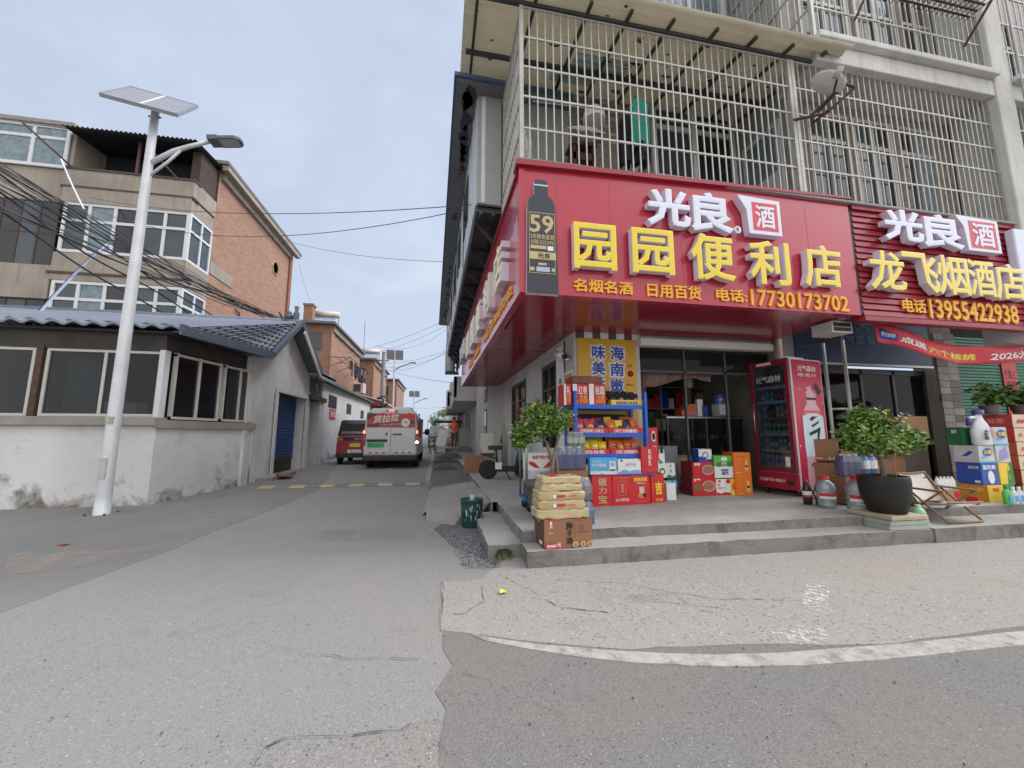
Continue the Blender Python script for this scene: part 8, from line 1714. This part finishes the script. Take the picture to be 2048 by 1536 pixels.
ED = [(0, 1), (1, 2), (2, 3), (3, 4), (4, 5), (5, 6), (2, 7), (7, 8), (8, 9), (9, 10), (2, 11), (11, 12), (12, 13), (13, 14), (0, 15), (15, 16), (16, 17), (17, 18), (0, 19), (19, 20), (20, 21), (21, 22)]
bd = skin_body('body', B, ED, m_skn, 0, pe)
def cloth(name, idx, grow, m, cut=None): pts = [(B[i][0],) + tuple(r + grow for r in B[i][1:]) for i in idx]; mp = {j: k for k, j in enumerate(idx)}; return skin_body(name, pts, [(mp[a], mp[b]) for a, b in ED if a in mp and b in mp], m, 0, pe)
cloth('shirt', [0, 1, 2, 3, 7, 8, 11, 12], .022, m_os); cloth('trousers', [0, 15, 16, 17, 19, 20, 21], .02, m_tr)
d = MB(); d.lathe([(.001, .11), (.06, .095), (.095, .04), (.10, -.02), (.085, -.06)], m_prt_k, (0, -.035, 1.66), 14); d.build('hair', pe, world=False)
d = MB()
for s in (-1, 1): d.lathe([(.001, .014), (.014, 0), (.001, -.014)], m_prt_k, (s * .03, -.135, 1.63), 8); d.lathe([(.001, .03), (.016, 0), (.001, -.03)], m_skn, (s * .08, -.05, 1.62), 8)
d.add([(-.012, -.135, 1.60), (.012, -.135, 1.60), (0, -.135, 1.64), (0, -.16, 1.60)], [(0, 1, 3), (1, 2, 3), (2, 0, 3)], m_skn); d.box(-.022, -.133, 1.565, .022, -.128, 1.573, m_prt_r); d.build('face', pe, world=False)
def hand(s, wx, wy, wz):
    d = MB()
    for k in range(5): a = (k - 2) * .013; L = (.05, .075, .08, .075, .06)[k]; d.tube([(wx + a * (1 if k else 2.0), wy, wz), (wx + a * (1.1 if k else 2.6), wy - L * .6, wz - .01), (wx + a * 1.05, wy - L, wz - .03)], [.009, .008, .006], m_skn, 6)
    d.lathe([(.001, .02), (.03, 0), (.001, -.02)], m_skn, (wx, wy, wz), 8); d.build('hand', pe, world=False)
hand(1, .12, -.28, 1.02); hand(-1, -.15, -.26, .97)
of = thing('old_fridge', 'old grey wrapped fridge standing outdoors beside the person in orange', 'fridge', (1.4, 22.6, PZ)); MB().box(1.02, 22.5, PZ + .03, 1.75, 23.1, PZ + 1.12, M('dull silver fridge', (.34, .34, .33), .45, .2, var=.2, sc=4)).build('body', of, bevel=.03); d = MB(); d.bar((1.1, 22.49, PZ + .5), (1.7, 22.49, PZ + .75), .03, m_cagew); d.bar((1.1, 22.49, PZ + .3), (1.5, 22.49, PZ + .5), .03, m_cagew); d.build('tape', of)
MB().lathe([(.15, 0), (.2, .02), (.24, .5), (.22, .62)], m_black, (2.0, 22.4, PZ), 14).build('black_bin', label='black bin right of the old fridge', cat='bin'); MB().lathe([(.001, -.1), (.13, -.06), (.15, .05), (.08, .15), (.001, .17)], m_white, (2.0, 22.4, PZ + .7), 10).build('white_bag', label='white bag on the black bin', cat='bag')
st = thing('plastic_stool', 'red plastic stool at the feet of the person in orange', 'stool', (.55, 22.0, PZ)); MB().box(.42, 21.9, PZ + .26, .70, 22.2, PZ + .29, m_prt_r).build('seat', st, bevel=.01)
for xx in (.44, .66):
    for yy in (21.92, 22.16): MB().bar((xx, yy, PZ), (xx, yy, PZ + .26), .03, m_prt_r).build('leg', st)
MB().prism([(-.35, 21.2, gz(21) + .3), (.2, 21.2, gz(21) + .3), (.42, 22.1, gz(21) + 1.2), (-.1, 22.1, gz(21) + 1.2)], (0, .03, .02), M('pale board', (.46, .45, .42), .6, var=.1)).build('leaning_board', label='pale board propped up at a slant by the kerb', cat='board')
bs = thing('display_bench', 'low white box stand under the slanting board', 'stand', (0, 21.4, gz(21))); MB().box(-.32, 21.25, gz(21), .22, 21.8, gz(21) + .32, m_acw).build('box', bs, bevel=.01)
def chair_small(loc, rz, label):
    t = thing('wooden_chair', label, 'chair', loc, rz, 'small chairs by the kerb'); 
    MB().box(-.18, -.18, .40, .18, .18, .43, m_rw).build('seat', t, world=False)
    for xx in (-.16, .13):
        for yy in (-.16, .13): MB().box(xx, yy, 0, xx + .03, yy + .03, .40 if yy < 0 else .85, m_rw).build('leg', t, world=False)
    d = MB(); d.box(-.15, .14, .78, .15, .16, .84, m_rw); d.box(-.15, .14, .58, .15, .16, .63, m_rw); d.box(-.15, -.15, .18, -.13, .15, .21, m_rw); d.box(.13, -.15, .18, .15, .15, .21, m_rw); d.build('backrest', t, world=False); return t
c1 = chair_small((-.42, 20.2, gz(20)), .3, 'small dark wooden chair by the white edge line'); dup(c1, (-.2, 22.4, gz(22)), 2.6, 'small dark wooden chair behind the first one')
tcy = thing('cargo_tricycle', 'covered cargo tricycle parked by the kerb beyond the chairs', 'tricycle', (-.1, 27, gz(27))); MB().box(-.9, 26, gz(26) + .5, .3, 28.6, gz(26) + .95, M('blue grey tarpaulin', (.30, .34, .42), .7, var=.2)).build('load_bed', tcy, bevel=.05); d = MB(); d.prism([(-.9, 26, 1.3), (.3, 26, 1.3), (.1, 26, 1.75), (-.7, 26, 1.75)], (0, 2.6, 0), M('pale tarpaulin', (.46, .47, .50), .7, var=.2)); d.build('tarpaulin', tcy)
for x in (-.8, .2): w = MB(); w.lathe([(.12, -.05), (.28, -.05), (.28, .05), (.12, .05)], m_tyre, (0, 0, 0), 16); w.xf(Matrix.Translation((x, 26.4, gz(26) + .28)) @ Matrix.Rotation(RAD(90), 4, 'Y')); w.build('wheel', tcy)
cs = thing('market_canopy', 'dark flat topped market canopy up the street', 'canopy', (.4, 30, gz(30))); MB().box(-.55, 29, gz(30) + 1.75, 1.5, 32, gz(30) + 1.85, M('dark canopy', (.04, .05, .08), .7)).build('cover', cs)
for xx in (-.5, 1.4):
    for yy in (29.1, 31.9): MB().bar((xx, yy, gz(30)), (xx, yy, gz(30) + 1.75), .05, m_dsteel).build('post', cs)
pc_ = thing('parked_car', 'small pale parked car far up the right kerb', 'car', (-.3, 40, gz(40))); loft([vsec(0, .6, .3, .9, .1, .05), vsec(.1, .65, .25, .95, .1, .05), vsec(3.4, .65, .25, .9, .1, .05), vsec(3.6, .55, .3, .8, .1, .05)], M('pale car paint', (.5, .52, .55), .3)).xf(Matrix.Translation((-.2, 38, gz(38)))).build('body', pc_); loft([csec(.5, .58, .9, 1.0), csec(.9, .6, .9, 1.4), csec(2.2, .6, .9, 1.4), csec(2.9, .58, .9, .98)], m_win).xf(Matrix.Translation((-.2, 38, gz(38)))).build('cabin', pc_)
for s in (-1, 1):
    for y in (.6, 2.9): w = MB(); w.lathe([(.1, -.06), (.27, -.06), (.27, .06), (.1, .06)], m_tyre, (0, 0, 0), 14); w.xf(Matrix.Translation((-.2 + s * .6, 38 + y, gz(38) + .27)) @ Matrix.Rotation(RAD(90), 4, 'Y')); w.build('wheel', pc_)
# far end of the street: trees and low buildings
def far_tree(loc, s, seed, label):
    t = thing('roadside_tree', label, 'tree', loc); MB().tube([(0, 0, 0), (.05, 0, s * .5), (0, 0, s * .8)], [.12, .08, .04], m_bark, 7).build('trunk', t, world=False); crown_mb((((0, 0, s * .72), (s * .36, s * .36, s * .26)), ((s * .15, 0, s * .9), (s * .2, s * .2, s * .14)), ((-s * .2, 0, s * .6), (s * .2, s * .2, s * .15))), 700, .3, seed, m_leaf[:4]).build('crown', t, world=False)
far_tree((-.5, 64, gz(64)), 4.2, 71, 'tree at the far end of the right-hand row'); far_tree((-.9, 78, gz(78)), 3.0, 72, 'smaller tree at the far end of the street')
fb = thing('tower_block', 'distant pale tower block at the end of the right-hand row', 'building', (1.5, 120, 1)); MB().box(.2, 120, 0, 9, 130, 9.5, m_wallg).build('wall', fb); d = MB()
for r in range(9): d.box(.1, 119.9, 1.2 + r * .95, 9, 120, 1.55 + r * .95, m_wallw)
d.build('balcony', fb)
d = MB()
for i in range(7): x = -14 + i * 2.2; d.box(x, 140, .9, x + 1.9, 146, 1.7 + .7 * ((i * 37) % 5) / 4, m_wallw)
for i, x in enumerate((-12, -7, -3)): MB().box(x, 130, .8, x + 3.6, 136, 1.75 + .25 * i, (m_wallg, m_wallw, m_clad)[i]).build('far_building', label=('low grey building on the horizon at the end of the street, leftmost', 'low white building on the horizon, middle of three', 'low pale shed on the horizon, nearest the right row')[i], cat='building')
MB().tube([(-2.6, 75, gz(75)), (-2.6, 75, 3.6)], .06, m_dsteel).build('thin_pole', label='thin distant pole on the horizon', cat='pole')
